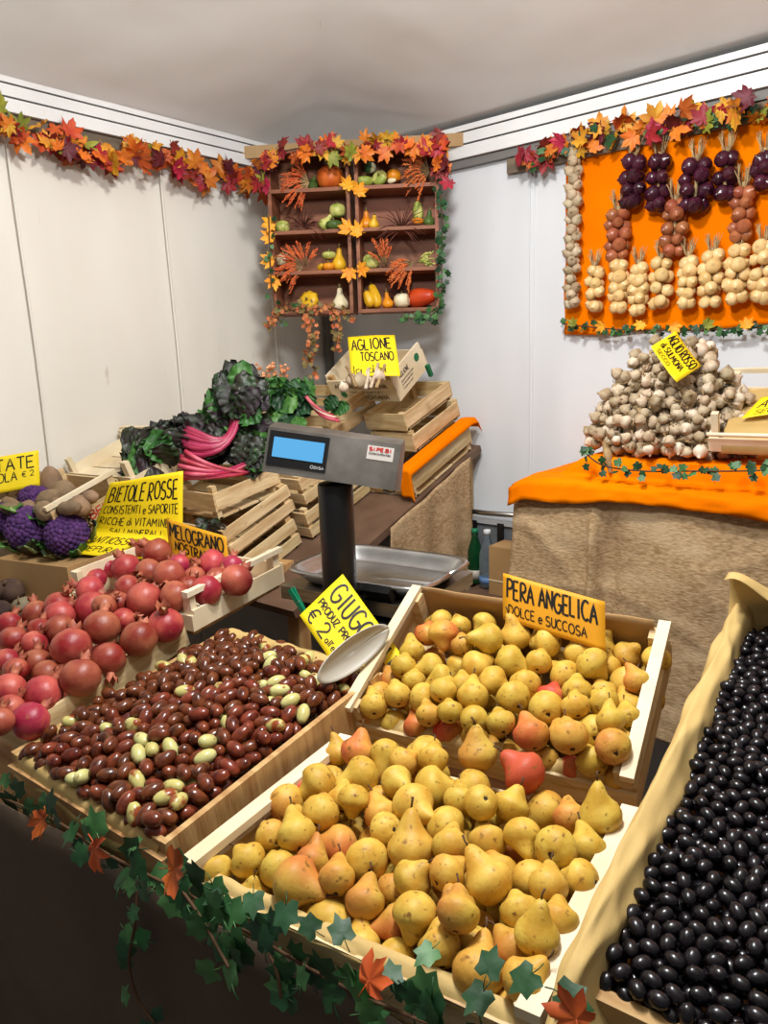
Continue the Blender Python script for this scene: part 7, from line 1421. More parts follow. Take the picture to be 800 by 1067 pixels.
for k in range(12):
    y = 472+k*2.4; st.append([D(186+rl.uniform(-2, 8), y+rl.uniform(-2, 2), T-.08+.01*(k % 3)), D(212, 484+k*1.2, T-.10), D(232, 490+k*.8, T-.06), D(252+rl.uniform(-6, 8), 486+rl.uniform(-4, 10), T+.0)])
bl = [([D(250, 488, T), D(264, 470, T-.01), D(272, 455, T)], .028, .010), ([D(250, 490, T), D(262, 482, T), D(274, 478, T)], .025, .010), ([D(246, 484, T), D(250, 470, T-.02), D(256, 452, T-.01)], .024, .01)]
leafy('chard_bunch', 'chard bunch with a fan of cut red stem ends lying at the crate front', 'chard', st, bl, [stem_rd, stem_pk, stem_rd], [leaf_dk, leaf_pu], .0062)
bl = []
for k in range(26):
    x0, y0 = 190+rl.uniform(-20, 20), 462+rl.uniform(-10, 10); a = rl.uniform(-2.9, -.5)
    bl.append(([D(x0, y0, T+.02), D(x0+14*math.cos(a), y0+11*math.sin(a), T-.04+rl.uniform(-.03, .03)), D(x0+30*math.cos(a), y0+27*math.sin(a)+4, T+rl.uniform(-.03, .05))], .036, .020))
for k in range(12):
    x0, y0 = 226+rl.uniform(-12, 16), 474+rl.uniform(-8, 10); a = rl.uniform(-3.1, 0)
    bl.append(([D(x0, y0, T+.06), D(x0+10*math.cos(a), y0+9*math.sin(a), T+.04), D(x0+20*math.cos(a), y0+17*math.sin(a), T+.06)], .034, .016))
leafy('kale_bunch', 'very dark curly kale bunch between the green leaves and the magenta stems', 'kale', [], bl, rib_g, [leaf_pu, leaf_dk, leaf_pu])
bl = []
for k in range(24):
    x0, y0 = 166+rl.uniform(-14, 14), 478+rl.uniform(-12, 12); a = rl.uniform(2.2, 4.9)
    bl.append(([D(x0, y0, T-.0), D(x0+13*math.cos(a), y0+11*math.sin(a)-4, T-.06+rl.uniform(-.03, .02)), D(x0+30*math.cos(a), y0+27*math.sin(a), T-.04+rl.uniform(-.05, .04))], .042, .014))
leafy('chard_bunch', 'bunch of broad dark green leaves at the left end of the chard crate', 'chard', [], bl, rib_g, [leaf_dk, leaf_gl, leaf_dk])
bl = []
for k in range(28):
    x0, y0 = 292+rl.uniform(-18, 22), 420+rl.uniform(-10, 12); a = rl.uniform(-3.0, -.2)
    bl.append(([D(x0, y0, 2.30), D(x0+12*math.cos(a), y0+9*math.sin(a), 2.24+rl.uniform(-.03, .03)), D(x0+26*math.cos(a), y0+24*math.sin(a)+4, 2.27+rl.uniform(-.05, .04))], .038, .014))
leafy('spinach_bunch', 'bright green bunch of leaves behind the top of the scale display', 'spinach', [], bl, rib_g, [leaf_gl, leaf_g, leaf_gl])
st = [[D(318+k*3, 412+k*4, 2.24), D(326+k*2, 424+k*3, 2.22), D(338+k, 431+k*2, 2.21), D(348+k*2, 433+k*2, 2.22)] for k in range(4)]
bl = [([D(300, 430, 2.25), D(292, 436, 2.22), D(282, 440, 2.22)], .022, .008), ([D(306, 432, 2.25), D(300, 440, 2.21), D(290, 446, 2.2)], .022, .008), ([D(316, 436, 2.25), D(312, 441, 2.21), D(305, 446, 2.2)], .02, .008), ([D(340, 428, 2.27), D(344, 420, 2.25), D(352, 414, 2.25)], .022, .01), ([D(346, 432, 2.27), D(356, 424, 2.25), D(364, 422, 2.25)], .02, .01)]
leafy('radish_bunch', 'bunch of pink and white stalks with leaves beside the slat of the greens crate', 'radish', st, bl, [stem_rd, garlic_m, stem_rd], [leaf_gl, leaf_g], .0055)
# curly lettuce under the chard crate slats
bl = [([D(220, 560, 2.06), D(212+k*6, 548, 2.03), D(206+k*8, 540+(k % 2)*5, 2.04)], .018, .008) for k in range(4)]
leafy('lettuce_leaf_bunch', 'small dark leaves showing between the lower chard crates', 'lettuce', [], bl, rib_g, [leaf_dk])
# dry orange and straw flowers behind the greens
dry_o = M('dry_orange_flower', (214, 120, 72), .8, (236, 180, 130), 40)
t = thing('dried_flower_bunch', 'dried orange and straw coloured flowers behind the bright green leaves', 'dried flowers', D(285, 400, 2.34))
o0 = D(285, 400, 2.34); mb = MB(); heads_ = []; FH = MB().ball((0, 0, 0), .0058, 8, 6, (1, 1, .7), lambda d: 1+.25*math.cos(5*math.atan2(d.y, d.x))).mesh('flower_head', dry_o)
for k in range(46):
    p = D(258+rl.uniform(0, 42), 398-rl.uniform(0, 20), 2.36+rl.uniform(-.03, .03))-o0
    mb.tube([V((rl.uniform(-.02, .02), .02, -.03)), p*.6+V((0, .01, 0)), p], .0008, 4)
    heads_.append((p, rl.uniform(.7, 1.4)))
mb.build('stems', straw_m, t); [obj('flower_head', FH, t, orient(p, p+V((.1, -.1, .1)), 0, s_)) for p, s_ in heads_]

# ------------------------------------------------------------------ leaves
def maple_mesh(name, mat, size, curl, seed):
    pts = []
    tips = [(0, 1.0), (8, .80), (17, .74), (25, .54), (35, .72), (47, .97), (57, .76), (67, .68), (77, .50), (92, .74), (104, .62), (117, .42), (140, .46), (160, .34), (180, .14)]
    full = [(-a, r) for a, r in tips[::-1][1:]] if 0 else None
    ol = [(a, r) for a, r in tips]+[(360-a, r) for a, r in tips[::-1] if 0 < a < 180]
    mb = MB(); c = V((0, 0, 0)); mb.v.append(c)
    rs = random.Random(seed)
    for a, r in ol:
        x, y = math.sin(rad(a))*r*size, math.cos(rad(a))*r*size
        z = curl*size*((x*x+y*y)/(size*size))+.10*size*math.sin(a*.11+seed)+(.12*size*abs(x)/size)
        mb.v.append(V((x, y, z)))
    n = len(ol)
    for k in range(n): mb.face(0, 1+(k+1) % n, 1+k)
    b = len(mb.v)
    mb.tube([(0, 0, 0), (0, -size*.3, .02*size), (.05*size, -size*.6, .12*size)], size*.025, 4)
    return mb.mesh(name, mat)
def ivy_mesh(name, mat, size, seed):
    tips = [(0, 1.0), (24, .62), (50, .82), (85, .55), (115, .7), (150, .5), (180, .22)]
    ol = tips+[(360-a, r) for a, r in tips[::-1] if 0 < a < 180]
    mb = MB(); mb.v.append(V((0, 0, 0)))
    for a, r in ol:
        x, y = math.sin(rad(a))*r*size*.9, math.cos(rad(a))*r*size
        mb.v.append(V((x, y, -.12*size*(r*r)+.06*size*math.sin(a*.13+seed))))
    n = len(ol)
    for k in range(n): mb.face(0, 1+(k+1) % n, 1+k)
    mb.tube([(0, -size*.2, 0), (0, -size*.5, -.02*size), (.05*size, -size*.8, -.1*size)], size*.03, 4)
    return mb.mesh(name, mat)
MPL = [[maple_mesh('maple_leaf', m, .040, c, i*3+k) for k, c in enumerate((.35, -.3))] for i, m in enumerate(MAPLE)]
FLW = maple_mesh('silk_flower', flower_m, .030, .45, 4)
IVY = [ivy_mesh('ivy_leaf', leaf_g, .024, 1), ivy_mesh('ivy_leaf', leaf_g, .024, 3), ivy_mesh('ivy_leaf', M('ivy_light', (76, 122, 66), .5, (50, 92, 48), 30, objvar=.15), .024, 5)]
lr = random.Random(17)
def leaf_m(p, nrm, spin, s, jit=.5):
    d = (V(nrm).normalized()+V((lr.uniform(-jit, jit), lr.uniform(-jit, jit), lr.uniform(-jit, jit)))).normalized()
    return orient(p, d, spin, s)
def garland(label, path, nrm, meshes, n, smin, smax, spread, out=.03, cat='garland', jit=.6, name='leaf_garland', down_=.3, part='leaf', vine=None):
    """path of room points; leaves are parts scattered along it facing nrm"""
    P = [V(p) for p in path]; o = P[0]; t = thing(name, label, cat, o)
    MB().tube([p-o+V(nrm).normalized()*.012 for p in bez_path(P, 60)], .0022, 5).build('vine', vine or stem_m, t)
    Q = bez_path(P, 200)
    for k in range(n):
        f = (k+lr.uniform(.1, .9))/n; p = Q[min(199, int(f*199))]
        off = V((lr.uniform(-1, 1), lr.uniform(-1, 1), lr.uniform(-1, 1)))*spread; off -= V(nrm)*off.dot(V(nrm).normalized())*.5
        q = p-o+off+V(nrm).normalized()*out*lr.uniform(.35, 1.1)
        me = meshes(k) if callable(meshes) else lr.choice(meshes)
        obj(part, me, t, leaf_m(q, nrm, lr.uniform(0, 6.28), lr.uniform(smin, smax), jit))
    return t
def bez_path(P, n):
    out = []
    for k in range(n):
        f = k/(n-1)*(len(P)-1); i = min(int(f), len(P)-2); g = f-i
        a = P[max(i-1, 0)]; b = P[i]; c = P[i+1]; d = P[min(i+2, len(P)-1)]
        out.append(.5*((2*b)+(c-a)*g+(2*a-5*b+4*c-d)*g*g+(3*b-a-3*c+d)*g**3))
    return out
def pick_m(ws):
    def f(k):
        i = lr.choices(range(7), ws)[0]; return lr.choice(MPL[i])
    return f
X0 = lambda px, py, x=.03: on(0, x, px, py)
garland('autumn maple leaf garland along the rail of the left wall', [X0(-10, 128), X0(40, 143), X0(80, 158), X0(120, 165), X0(160, 163), X0(200, 180), X0(240, 190), X0(272, 196)], (1, -.35, 0), pick_m((5, 2.5, 3.5, 5, 1.5, .6, .6)), 92, .75, 1.25, .035, .05, jit=.8)
garland('maple leaf garland with green leaves along the top of the orange wall cloth', [Y(-.045, 552, 170), Y(-.045, 590, 152), Y(-.045, 640, 138), Y(-.045, 690, 132), Y(-.045, 740, 122), Y(-.045, 780, 116), Y(-.045, 830, 105)], (-.1, -1, -.1), lambda k: (lr.choice(IVY) if k % 3 == 0 else pick_m((2, 2.2, 5, 3, 1.5, 1, 1.5))(k)), 80, .75, 1.25, .028, .045, jit=.8)
garland('ivy garland with yellow leaves along the bottom edge of the orange wall cloth', [Y(-.035, 588, 338), Y(-.035, 650, 344), Y(-.035, 720, 344), Y(-.035, 790, 342), Y(-.035, 830, 340)], (0, -1, .1), IVY, 80, .45, .75, .014, .02, jit=.7, part='ivy_leaf')
for i, px in enumerate((597, 628, 668, 702, 736, 778)):
    o = obj('silk_leaf', FLW if i not in (0, 4) else MPL[6][0]); o.matrix_basis = leaf_m(Y(-.060, px, 338+(i % 2)*2), (0, -1, .1), i*1.3, .85 if i not in (0, 4) else .6, .3)
    tag(o, 'yellow silk leaf on the ivy below the onion braids, %s from the left' % pos[i], 'artificial leaf')
garland('ivy garland pinned across the front of the orange cloth under the garlic heap', [Y(-.425, 608, 470), Y(-.432, 630, 486), Y(-.432, 672, 492), Y(-.432, 720, 492), Y(-.432, 770, 492), Y(-.432, 830, 490)], (0, -1, .4), IVY, 46, .5, .85, .020, .022, jit=.6, part='ivy_leaf')

# ------------------------------------------------------------------ gourd shelves: two stained crates on end across the corner
HL, HR = V((.247, -.519, 1.699)), V((.703, -.206, 1.694))
HU = (HR-HL).normalized(); HV = V((-HU.y, HU.x, 0)).normalized(); HH = .515; HDp = .135; HWd = (HR-HL).length
UW = HWd*.485
HZ = [0, .128, .255, .383]
def shelf_unit(label, x0):
    m4 = frame(HL+HU*x0, HU, HV); t = thing('display_shelf', label, 'shelf', m4)
    th = .011
    for x in (0, UW-th): MB().abox(x, x+th, 0, HDp, 0, HH).build('side_panel', brown_wood, t, smooth=False)
    MB().abox(th, UW-th, .012, HDp, HH-th, HH).build('top_panel', brown_wood, t, smooth=False)
    for k in range(5): MB().abox(th, UW-th, HDp-.008, HDp, .004+k*.102, .004+k*.102+.1018).build('back_board', brown_wood, t, smooth=False)
    for z in HZ: MB().abox(th, UW-th, .002, HDp-.009, z, z+th).build('shelf_board', brown_wood, t, smooth=False)
    return t
shelf_unit('left dark stained four tier shelf of gourds in the corner', 0)
shelf_unit('right dark stained four tier shelf of gourds in the corner', HWd-UW)
HN = -HV                                                          # towards the room
def hp(px, py, dpt, lift=None):
    """room point on the shelf plane, dpt behind the front edge, under a photo pixel"""
    return onp(HL+HV*dpt, HV, px, py)
def hx(px): return (hp(px, 250, .0)-HL).dot(HU)
def on_shelf(cx, tier, r, dpt=.055):
    px = 260+.275*cx; p = hp(px, 250, dpt); q = HL+HU*(p-HL).dot(HU)+HV*dpt
    return V((q.x, q.y, HL.z+HZ[tier]+.0115+r))
def gourd(label, name, cx, tier, prof, r, mat, ribs=8, rib=.06, tilt=(0, 0, 1), dpt=.055, cat='gourd', stem=True, lift=None, mat2=None):
    """lathe body; prof in units of r; bottom rests on the shelf"""
    zmin = min(z for q, z in prof)*r
    p = on_shelf(cx, tier, -zmin if lift is None else lift, dpt)
    t = obj(name, MB().lathe([(a*r, z*r) for a, z in prof], 24, lambda v, g, z: V((v.x*(1-rib*(.5+.5*math.cos(ribs*g))), v.y*(1-rib*(.5+.5*math.cos(ribs*g))), v.z))).mesh('gourd_body', mat))
    t.matrix_basis = orient(p, tilt, cx*.7); tag(t, label, cat)
    zt = prof[-1][1]*r
    if stem: MB().tube([(0, 0, zt-.001), (.001, 0, zt+r*.2), (r*.12, 0, zt+r*.45)], [r*.12, r*.09, r*.10], 6).build('stem', M('gourd_stem', (120, 112, 60), .8), t)
    return t
ROUND = [(.05, -.72), (.5, -.78), (.88, -.5), (1, 0), (.9, .45), (.55, .72), (.2, .70), (.05, .62)]
FLAT = [(.05, -.5), (.6, -.58), (.95, -.3), (1.05, 0), (.95, .3), (.55, .48), (.2, .42), (.05, .36)]
PEARG = [(.05, -.85), (.6, -.85), (.95, -.45), (1, 0), (.8, .5), (.5, .95), (.36, 1.4), (.34, 1.8), (.25, 2.05), (.08, 2.1)]
LONG = [(.05, -2.0), (.5, -1.9), (.85, -1.4), (1, -.6), (.9, .2), (.75, 1), (.6, 1.6), (.4, 1.95), (.08, 2.0)]
g_or = M('gourd_orange', (214, 110, 40), .45, (190, 86, 28), 30, objvar=.05); g_yl = M('gourd_yellow', (234, 186, 40), .4, (216, 160, 30), 24)
g_pg = M('gourd_pale_green', (206, 204, 116), .45, (150, 164, 70), 26, lo=.45, hi=.55); g_gr = M('gourd_green', (92, 116, 50), .45, (62, 88, 40), 24)
g_wh = M('gourd_cream', (236, 224, 190), .45, (222, 206, 160), 20); g_am = M('gourd_amber', (238, 156, 30), .4, (220, 130, 24), 24); g_rd = M('gourd_red_orange', (206, 76, 28), .4, (188, 56, 22), 16)
g_st = M('gourd_striped', (226, 224, 186), .45, (54, 92, 48), 36, lo=.5, hi=.53, stretch=(1, 1, .15))
gourd('round orange pumpkin on the top tier of the left shelf', 'pumpkin', 318, 3, ROUND, .046, g_or, 10, .10, cat='pumpkin')
gourd('dark green crooked gourd beside the orange pumpkin', 'gourd', 252, 3, [(a, z*.7) for a, z in PEARG], .020, g_gr, 8, .1, (.8, -.5, .6), lift=.020)
gourd('yellow green bottle gourd leaning on the second tier of the left shelf', 'gourd', 288, 2, PEARG, .021, g_pg, 6, .02, (.55, .4, .8), lift=.021)
gourd('yellow green round gourd stacked on another on the second tier', 'gourd', 340, 2, ROUND, .028, g_pg, 8, .06, lift=.064, dpt=.06)
gourd('squat green striped gourd at the right end of the second tier, left shelf', 'gourd', 325, 2, FLAT, .028, g_gr, 8, .10, dpt=.04)
gourd('small yellow patterned gourd behind the yellow flowers on the second tier', 'gourd', 130, 2, ROUND, .026, g_pg, 8, .06)
gourd('cream pink round gourd at the left end of the third tier', 'gourd', 128, 1, ROUND, .027, g_wh, 8, .04, lift=.042)
gourd('pale ribbed mini pumpkin on top of the small orange one', 'gourd', 300, 1, FLAT, .024, g_pg, 9, .10, lift=.052, dpt=.06)
gourd('small bright orange pumpkin on the third tier of the left shelf', 'pumpkin', 298, 1, FLAT, .023, g_am, 9, .08, dpt=.04, cat='pumpkin')
gourd('bright yellow bottle gourd on the third tier of the left shelf', 'gourd', 338, 1, PEARG, .025, g_yl, 6, .03, (.05, 0, 1))
gourd('small yellow gourd lying at the left of the orange mini pumpkin', 'gourd', 268, 1, [(a, z*.6) for a, z in LONG], .013, g_yl, 6, .05, (.8, -.3, .3), lift=.014)
gourd('yellow scalloped squash facing out on the bottom tier of the left shelf', 'squash', 215, 0, FLAT, .036, g_yl, 9, .16, (.25, -.9, .35), lift=.034, cat='squash')
gourd('striped green and yellow small gourd at the left of the scalloped squash', 'gourd', 165, 0, [(a, z*.6) for a, z in PEARG], .016, g_st, 8, .06, (-.7, -.4, .5), lift=.017)
gourd('cream bottle gourd with a dark stem on the bottom tier of the left shelf', 'gourd', 335, 0, [(a, z*.85) for a, z in PEARG], .029, g_wh, 6, .05)
gourd('green and white striped mini gourd on top of two yellow ones', 'gourd', 468, 3, ROUND, .021, g_st, 8, .04, lift=.062, dpt=.06)
gourd('yellow and green striped round gourd on the top tier, right shelf', 'gourd', 445, 3, FLAT, .030, g_pg, 10, .08, dpt=.045)
gourd('greenish yellow round gourd facing out on the top tier, right shelf', 'gourd', 503, 3, FLAT, .026, g_pg, 10, .08, (.2, -.8, .4), lift=.026, dpt=.045)
gourd('small orange pumpkin on the top tier of the right shelf', 'pumpkin', 555, 3, ROUND, .025, g_am, 9, .10, lift=.032, cat='pumpkin')
gourd('thin pale gourd lying before the small orange pumpkin', 'gourd', 548, 3, [(a, z*.8) for a, z in LONG], .009, g_wh, 6, .03, (.9, .2, .05), lift=.010, dpt=.02)
gourd('warty amber bottle gourd on the second tier of the right shelf', 'gourd', 447, 2, [(a, z*.85) for a, z in PEARG], .023, g_am, 7, .14)
gourd('yellow bottle gourd leaning right beside the warty amber one', 'gourd', 474, 2, [(a, z*.7) for a, z in PEARG], .020, g_yl, 7, .10, (.35, -.2, .9), dpt=.04)
gourd('cream and green long gourd standing on the second tier, right shelf', 'gourd', 642, 2, [(a, z*.8) for a, z in LONG], .019, g_pg, 8, .05, lift=.048)
gourd('small amber pumpkin in front of the cream and green gourd', 'pumpkin', 640, 2, FLAT, .020, g_am, 8, .05, dpt=.025, cat='pumpkin')
gourd('dark green bottle gourd at the right end of the second tier', 'gourd', 682, 2, [(a, z*.8) for a, z in PEARG], .021, g_gr, 7, .05, (.15, 0, 1))
gourd('pale green ribbed pumpkin on the third tier of the right shelf', 'pumpkin', 460, 1, ROUND, .031, g_pg, 10, .10, cat='pumpkin')
gourd('long warty yellow squash leaning on the bottom tier, right shelf', 'squash', 468, 0, LONG, .022, g_yl, 8, .14, (-.45, .2, .85), lift=.042, cat='squash')
gourd('shorter warty yellow squash left of the long one', 'squash', 446, 0, [(a, z*.7) for a, z in LONG], .020, g_yl, 8, .14, (-.35, -.1, .9), lift=.030, dpt=.03, cat='squash')
gourd('slim amber bottle gourd on the bottom tier of the right shelf', 'gourd', 518, 0, [(a, z*.9) for a, z in PEARG], .020, g_am, 6, .05, (-.1, 0, 1))
gourd('round white pumpkin on the bottom tier of the right shelf', 'pumpkin', 574, 0, ROUND, .030, g_wh, 9, .06, cat='pumpkin')
gourd('large red orange squash at the right end of the bottom tier', 'squash', 648, 0, [(a*1.0, z*.75) for a, z in LONG], .034, g_rd, 9, .08, (1, .15, .05), lift=.030, cat='squash')
# seed head sprays
def spray(label, x, y, dirs, n, ln, mat, heads, name='dried_spray', dpt=.02):
    p0 = hp(260+.275*x, 120+.275*y, dpt); t = thing(name, label, 'dried spray', p0); mb = MB(); m2 = MB()
    for k in range(n):
        a = rad(lr.uniform(*dirs)); l = ln*lr.uniform(.6, 1.1); dd = HU*math.cos(a)+V((0, 0, math.sin(a)))+HN*lr.uniform(.0, .5)
        q1 = dd*l*.55+V((0, 0, .004)); q2 = dd*l+V((0, 0, -.18*l*abs(math.cos(a))))
        mb.tube([(0, 0, 0), q1, q2], [.0011, .0009, .0006] if heads else [.0018, .0015, .0008], 4)
        if heads:
            for j in range(14):
                f = .35+.65*j/13; c = (q1*(1-f)*2+q2*(f*2-1)) if f > .5 else q1*f*2
                m2.tube([c+V((lr.uniform(-1, 1), lr.uniform(-1, 1), lr.uniform(-1, 1)))*.003, c+dd*.005+V((lr.uniform(-1, 1), lr.uniform(-1, 1), lr.uniform(-1, 1)))*.003, c+dd*.010+V((lr.uniform(-1, 1), lr.uniform(-1, 1), lr.uniform(-1, 1)))*.004], [.0006, .0019, .0003], 5)
    mb.build('stems', wheat_b if not heads else straw_m, t)
    if heads: m2.build('seed_heads', mat, t)
    return t
spray('orange seed head spray fanning left on the top tier, left shelf', 225, 255, (110, 250), 36, .085, wheat_o, 1)
spray('orange seed head spray fanning down at the right end of the top tier', 680, 215, (100, 255), 36, .085, wheat_o, 1)
spray('brown grass tuft spilling over the second tier of the left shelf', 205, 425, (-60, 170), 40, .070, wheat_b, 0)
spray('brown grass tuft spilling over the second tier of the right shelf', 575, 430, (-50, 230), 46, .085, wheat_b, 0)
spray('orange seed head spray at the left end of the third tier', 200, 575, (120, 250), 34, .075, wheat_o, 1)
spray('small red twig spray standing on the third tier of the left shelf', 210, 575, (45, 130), 12, .070, wheat_o, 1)
spray('orange seed head spray standing in a straw base, right shelf third tier', 512, 575, (60, 140), 14, .080, wheat_o, 1)
spray('orange red seed head spray hanging over the third tier, right shelf', 620, 555, (165, 260), 32, .085, wheat_o, 1)
spray('pale green seed head spray at the right end of the third tier', 625, 560, (-15, 35), 12, .060, g_pg, 1)
spray('straw bed behind the gourds on the bottom tier of the right shelf', 570, 690, (0, 180), 40, .06, straw_m, 0, dpt=.09)
# garlands around the shelf
hq = lambda px, py, d=-.02: hp(px, py, d)
garland('maple leaf garland over the top of the two gourd shelves', [hq(272, 196), hq(277, 172), hq(300, 158), hq(330, 155), hq(360, 158), hq(392, 152), hq(420, 152), hq(448, 150), hq(462, 162), hq(466, 188)], HN, pick_m((3, 4, 3, 3, 2, 1.2, 1.6)), 66, .65, 1.05, .024, .03, jit=.7)
garland('ivy garland down the right side of the right gourd shelf', [hq(460, 170), hq(459, 200), hq(461, 240), hq(460, 270), hq(460, 300), hq(456, 322), hq(440, 332), hq(418, 330)], HN, IVY, 80, .5, .85, .018, .02, jit=.7, part='ivy_leaf')
fl_px = ((362, 194), (373, 200), (363, 238), (374, 241), (364, 283), (376, 280), (282, 233), (282, 247), (282, 271), (286, 292))
fl_lab = ['left yellow silk leaf between the shelves at the top tier', 'right yellow silk leaf between the shelves at the top tier', 'left yellow silk leaf between the shelves at the second tier', 'right yellow silk leaf between the shelves at the second tier', 'left yellow silk leaf between the shelves at the third tier', 'right yellow silk leaf between the shelves at the third tier',
          'topmost yellow silk leaf on the outer edge of the left shelf', 'second yellow silk leaf down the outer edge of the left shelf', 'third yellow silk leaf down the outer edge of the left shelf', 'lowest yellow silk leaf on the outer edge of the left shelf']
for (px, py), lab in zip(fl_px, fl_lab):
    o = obj('silk_leaf', FLW); o.matrix_basis = leaf_m(hp(px, py, -.014), HN, px*1.7, 1.2, .25); tag(o, lab, 'artificial leaf')
garland('sparse ivy sprig down the outer edge of the left gourd shelf', [hq(281, 225), hq(282, 262), hq(284, 300), hq(290, 330), hq(297, 338)], HN, IVY, 14, .45, .7, .014, .012, part='ivy_leaf')
LT = [maple_mesh('tiny_leaf', M('tiny_orange_leaf', (206, 128, 74), .6, (184, 98, 56), 40, objvar=.2), .014, .3, 2), maple_mesh('tiny_leaf', M('tiny_olive_leaf', (140, 120, 62), .6, (112, 96, 50), 40, objvar=.2), .013, .3, 3)]
garland('trailing vine of tiny orange leaves hanging below the left gourd shelf', [hq(318, 318), hq(322, 335), hq(326, 352), hq(322, 372), hq(330, 388)], HN, LT, 70, .7, 1.1, .020, .02, part='tiny_leaf')
garland('second trailing vine of tiny orange leaves beside the longer one', [hq(346, 322), hq(351, 335), hq(352, 350), hq(350, 362)], HN, LT, 36, .7, 1.1, .014, .015, part='tiny_leaf')
garland('sprig of tiny orange leaves along the bottom of the left gourd shelf', [hq(280, 342), hq(285, 330), hq(300, 324), hq(330, 322), hq(352, 322), hq(372, 334)], HN, LT, 60, .7, 1.1, .015, .02, part='tiny_leaf')

# ------------------------------------------------------------------ garland along the front of the counter
pjn, pan = -(PJ.to_3x3() @ V((0, 1, 0))), -(PA.to_3x3() @ V((0, 1, 0)))
JF = lambda px, py, o=.012: onp(PJ.translation+pjn*o, pjn, px, py)
AF = lambda px, py, o=.012: onp(PA.translation+pan*o, pan, px, py)
fn_ = (pan+V((0, 0, .35))).normalized()
garland('ivy garland hanging along the front edge of the fruit counter', [JF(-10, 822), JF(30, 838), JF(70, 856), JF(115, 885), JF(160, 908), AF(205, 930), AF(250, 958), AF(300, 988), AF(350, 1016), AF(400, 1040), AF(450, 1060), AF(500, 1078)], fn_, IVY, 62, .75, 1.45, .026, .022, jit=.5, part='ivy_leaf')
def hang(label, pts, n, smin=.7, smax=1.1):
    garland(label, pts, fn_, IVY, n, smin, smax, .020, .012, jit=.5, part='ivy_leaf')
CF = lambda px, py: onp(FO-FV*.004, -FV, px, py)
hang('thin ivy tendril hanging down the dark front cloth', [JF(150, 925, .02), CF(148, 960), CF(142, 1000), CF(150, 1035), CF(168, 1062)], 9)
hang('ivy sprig hanging below the corner of the jujube crate', [AF(190, 915, .02), AF(215, 950, .03), AF(235, 985, .035), AF(246, 1004, .04)], 12, .9, 1.4)
hang('ivy sprig hanging below the middle of the pear crate front', [AF(286, 985, .02), AF(296, 1010, .03), AF(300, 1035, .035)], 6, .9, 1.4)
for i, ((px, py), f, k, s, lab) in enumerate((((46, 853), JF, 0, .8, 'orange maple leaf on the counter garland below the jujubes, first from the left'), ((98, 884), JF, 0, .9, 'orange maple leaf on the counter garland below the jujubes, second from the left'), ((181, 906), AF, 0, 1.0, 'bright orange maple leaf at the corner between jujubes and pears'), ((384, 1022), AF, 0, .75, 'orange maple leaf on the counter garland below the front pears'), ((600, 1062), AF, 0, .7, 'orange maple leaf at the right end of the counter garland'))):
    o = obj('maple_leaf', MPL[k][i % 2]); o.matrix_basis = leaf_m(f(px, py, .045), fn_, 3+i, s, .3); tag(o, lab, 'artificial leaf')
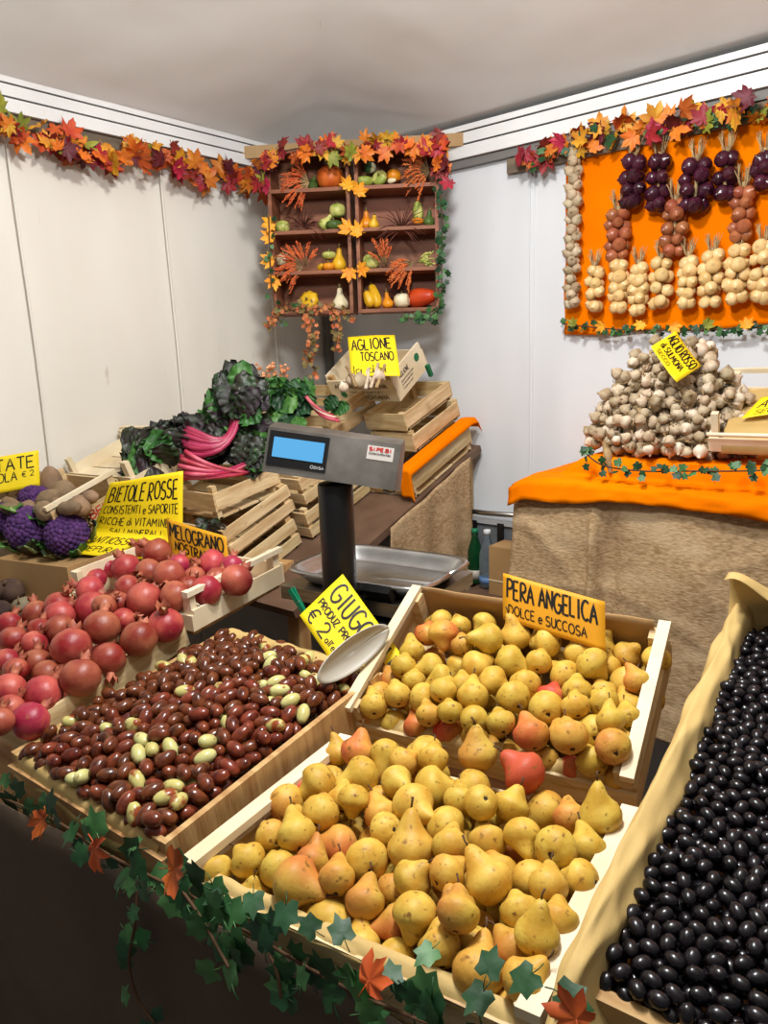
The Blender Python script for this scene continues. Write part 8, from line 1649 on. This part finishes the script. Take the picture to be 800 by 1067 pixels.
# ivy leaves lying over the rim onto the pears
for i, (px, py, s) in enumerate(((226, 938, .8), (264, 940, 1.0), (298, 952, 1.1), (325, 970, .9), (357, 976, 1.0), (447, 995, .85), (509, 1012, .9), (550, 1022, .95), (590, 1042, 1.05), (408, 1020, .9), (500, 1040, 1.0))):
    o = obj('ivy_leaf', IVY[2 if i in (5,) else i % 2]); p = dep(px, py, (AF(px, py, .02)-CAM).dot(-R3.col[2]) - (.0 if py > 1000 and i not in (5, 6, 7) else .0))
    o.matrix_basis = leaf_m(p+V((0, 0, .004)), (CAM-p).normalized()+V((0, 0, .6)), px*.37, s, .25)
    tag(o, ['ivy leaf lying over the rim at the left front pears', 'ivy leaf over the rim beside the first one', 'shiny ivy leaf before the stemmed pear at the front rim', 'small ivy leaf on the front rim of the pear crate', 'ivy leaf on the front rim left of the middle', 'pale veined ivy leaf lying on the front pears', 'dark ivy leaf lying on a large front pear', 'ivy leaf lying on the pear beside the right rail', 'large ivy leaf at the right front corner of the pear crate', 'ivy leaf beside the small orange maple leaf', 'ivy leaf on the rim below the large front pear'][i], 'ivy leaf')

# ------------------------------------------------------------------ bottles and things behind the counter
BB_ = V((.79, -.13, .749))
def bottle(label, p, mat, prof, lab, cap, h0, h1, liquid=None):
    t = thing('bottle', label, 'bottle', p)
    MB().lathe(prof, 20).build('bottle_body', mat, t)
    r = max(q for q, z in prof)
    MB().lathe([(r*1.015, h0), (r*1.015, h1)], 20).build('paper_label', lab, t)
    zt = prof[-1][1]; MB().lathe([(.0125, zt-.004), (.0125, zt+.012), (.010, zt+.013)], 14).build('cap', cap, t)
    return t
BPR = [(.005, .003), (.026, .002), (.028, .008), (.028, .10), (.027, .12), (.015, .155), (.010, .170), (.0105, .185)]
bottle('green bottle with a white label standing on the low bench', BB_+V((-.012, .01, 0)), green_p, BPR, white_p, green_pl, .018, .052)
bottle('clear plastic water bottle on the bench right of the green bottle', BB_+V((.052, -.012, 0)), clear_p, [(q*1.0, z*1.05) for q, z in BPR], M('blue_label', (92, 130, 176), .5), M('clear_cap', (220, 224, 228), .4), .018, .040)
t = thing('cardboard_box', 'small cardboard box on the bench against the burlap', 'box', V((.93, -.16, .749)))
MB().abox(-.045, .07, -.04, .06, 0, .168).build('front_panel', cardboard, t, smooth=False)
MB().abox(-.046, .071, -.042, -.04, .048, .052).build('flap', wood_white, t, smooth=False)
t = thing('equipment_case', 'grey plastic case with dark clasps leaning on the right wall', 'case', V((.80, -.05, .749)))
MB().abox(-.10, .12, -.02, .03, .0, .21).build('case_body', grey_p, t, smooth=False); MB().abox(-.11, .13, -.03, .035, .21, .225).build('lid_rim', M('pale_grey_plastic', (170, 172, 174), .4), t, smooth=False)
for x in (-.05, .06): MB().abox(x-.012, x+.012, -.036, -.030, .15, .218).build('clasp', black_m, t, smooth=False)
tag(MB().tube([(.60, -.085, 1.0), (.80, -.088, 1.0), (1.02, -.09, 1.01)], .009, 10).build('steel_bar', steel), 'horizontal steel bar in front of the grey case at the right wall', 'bar')
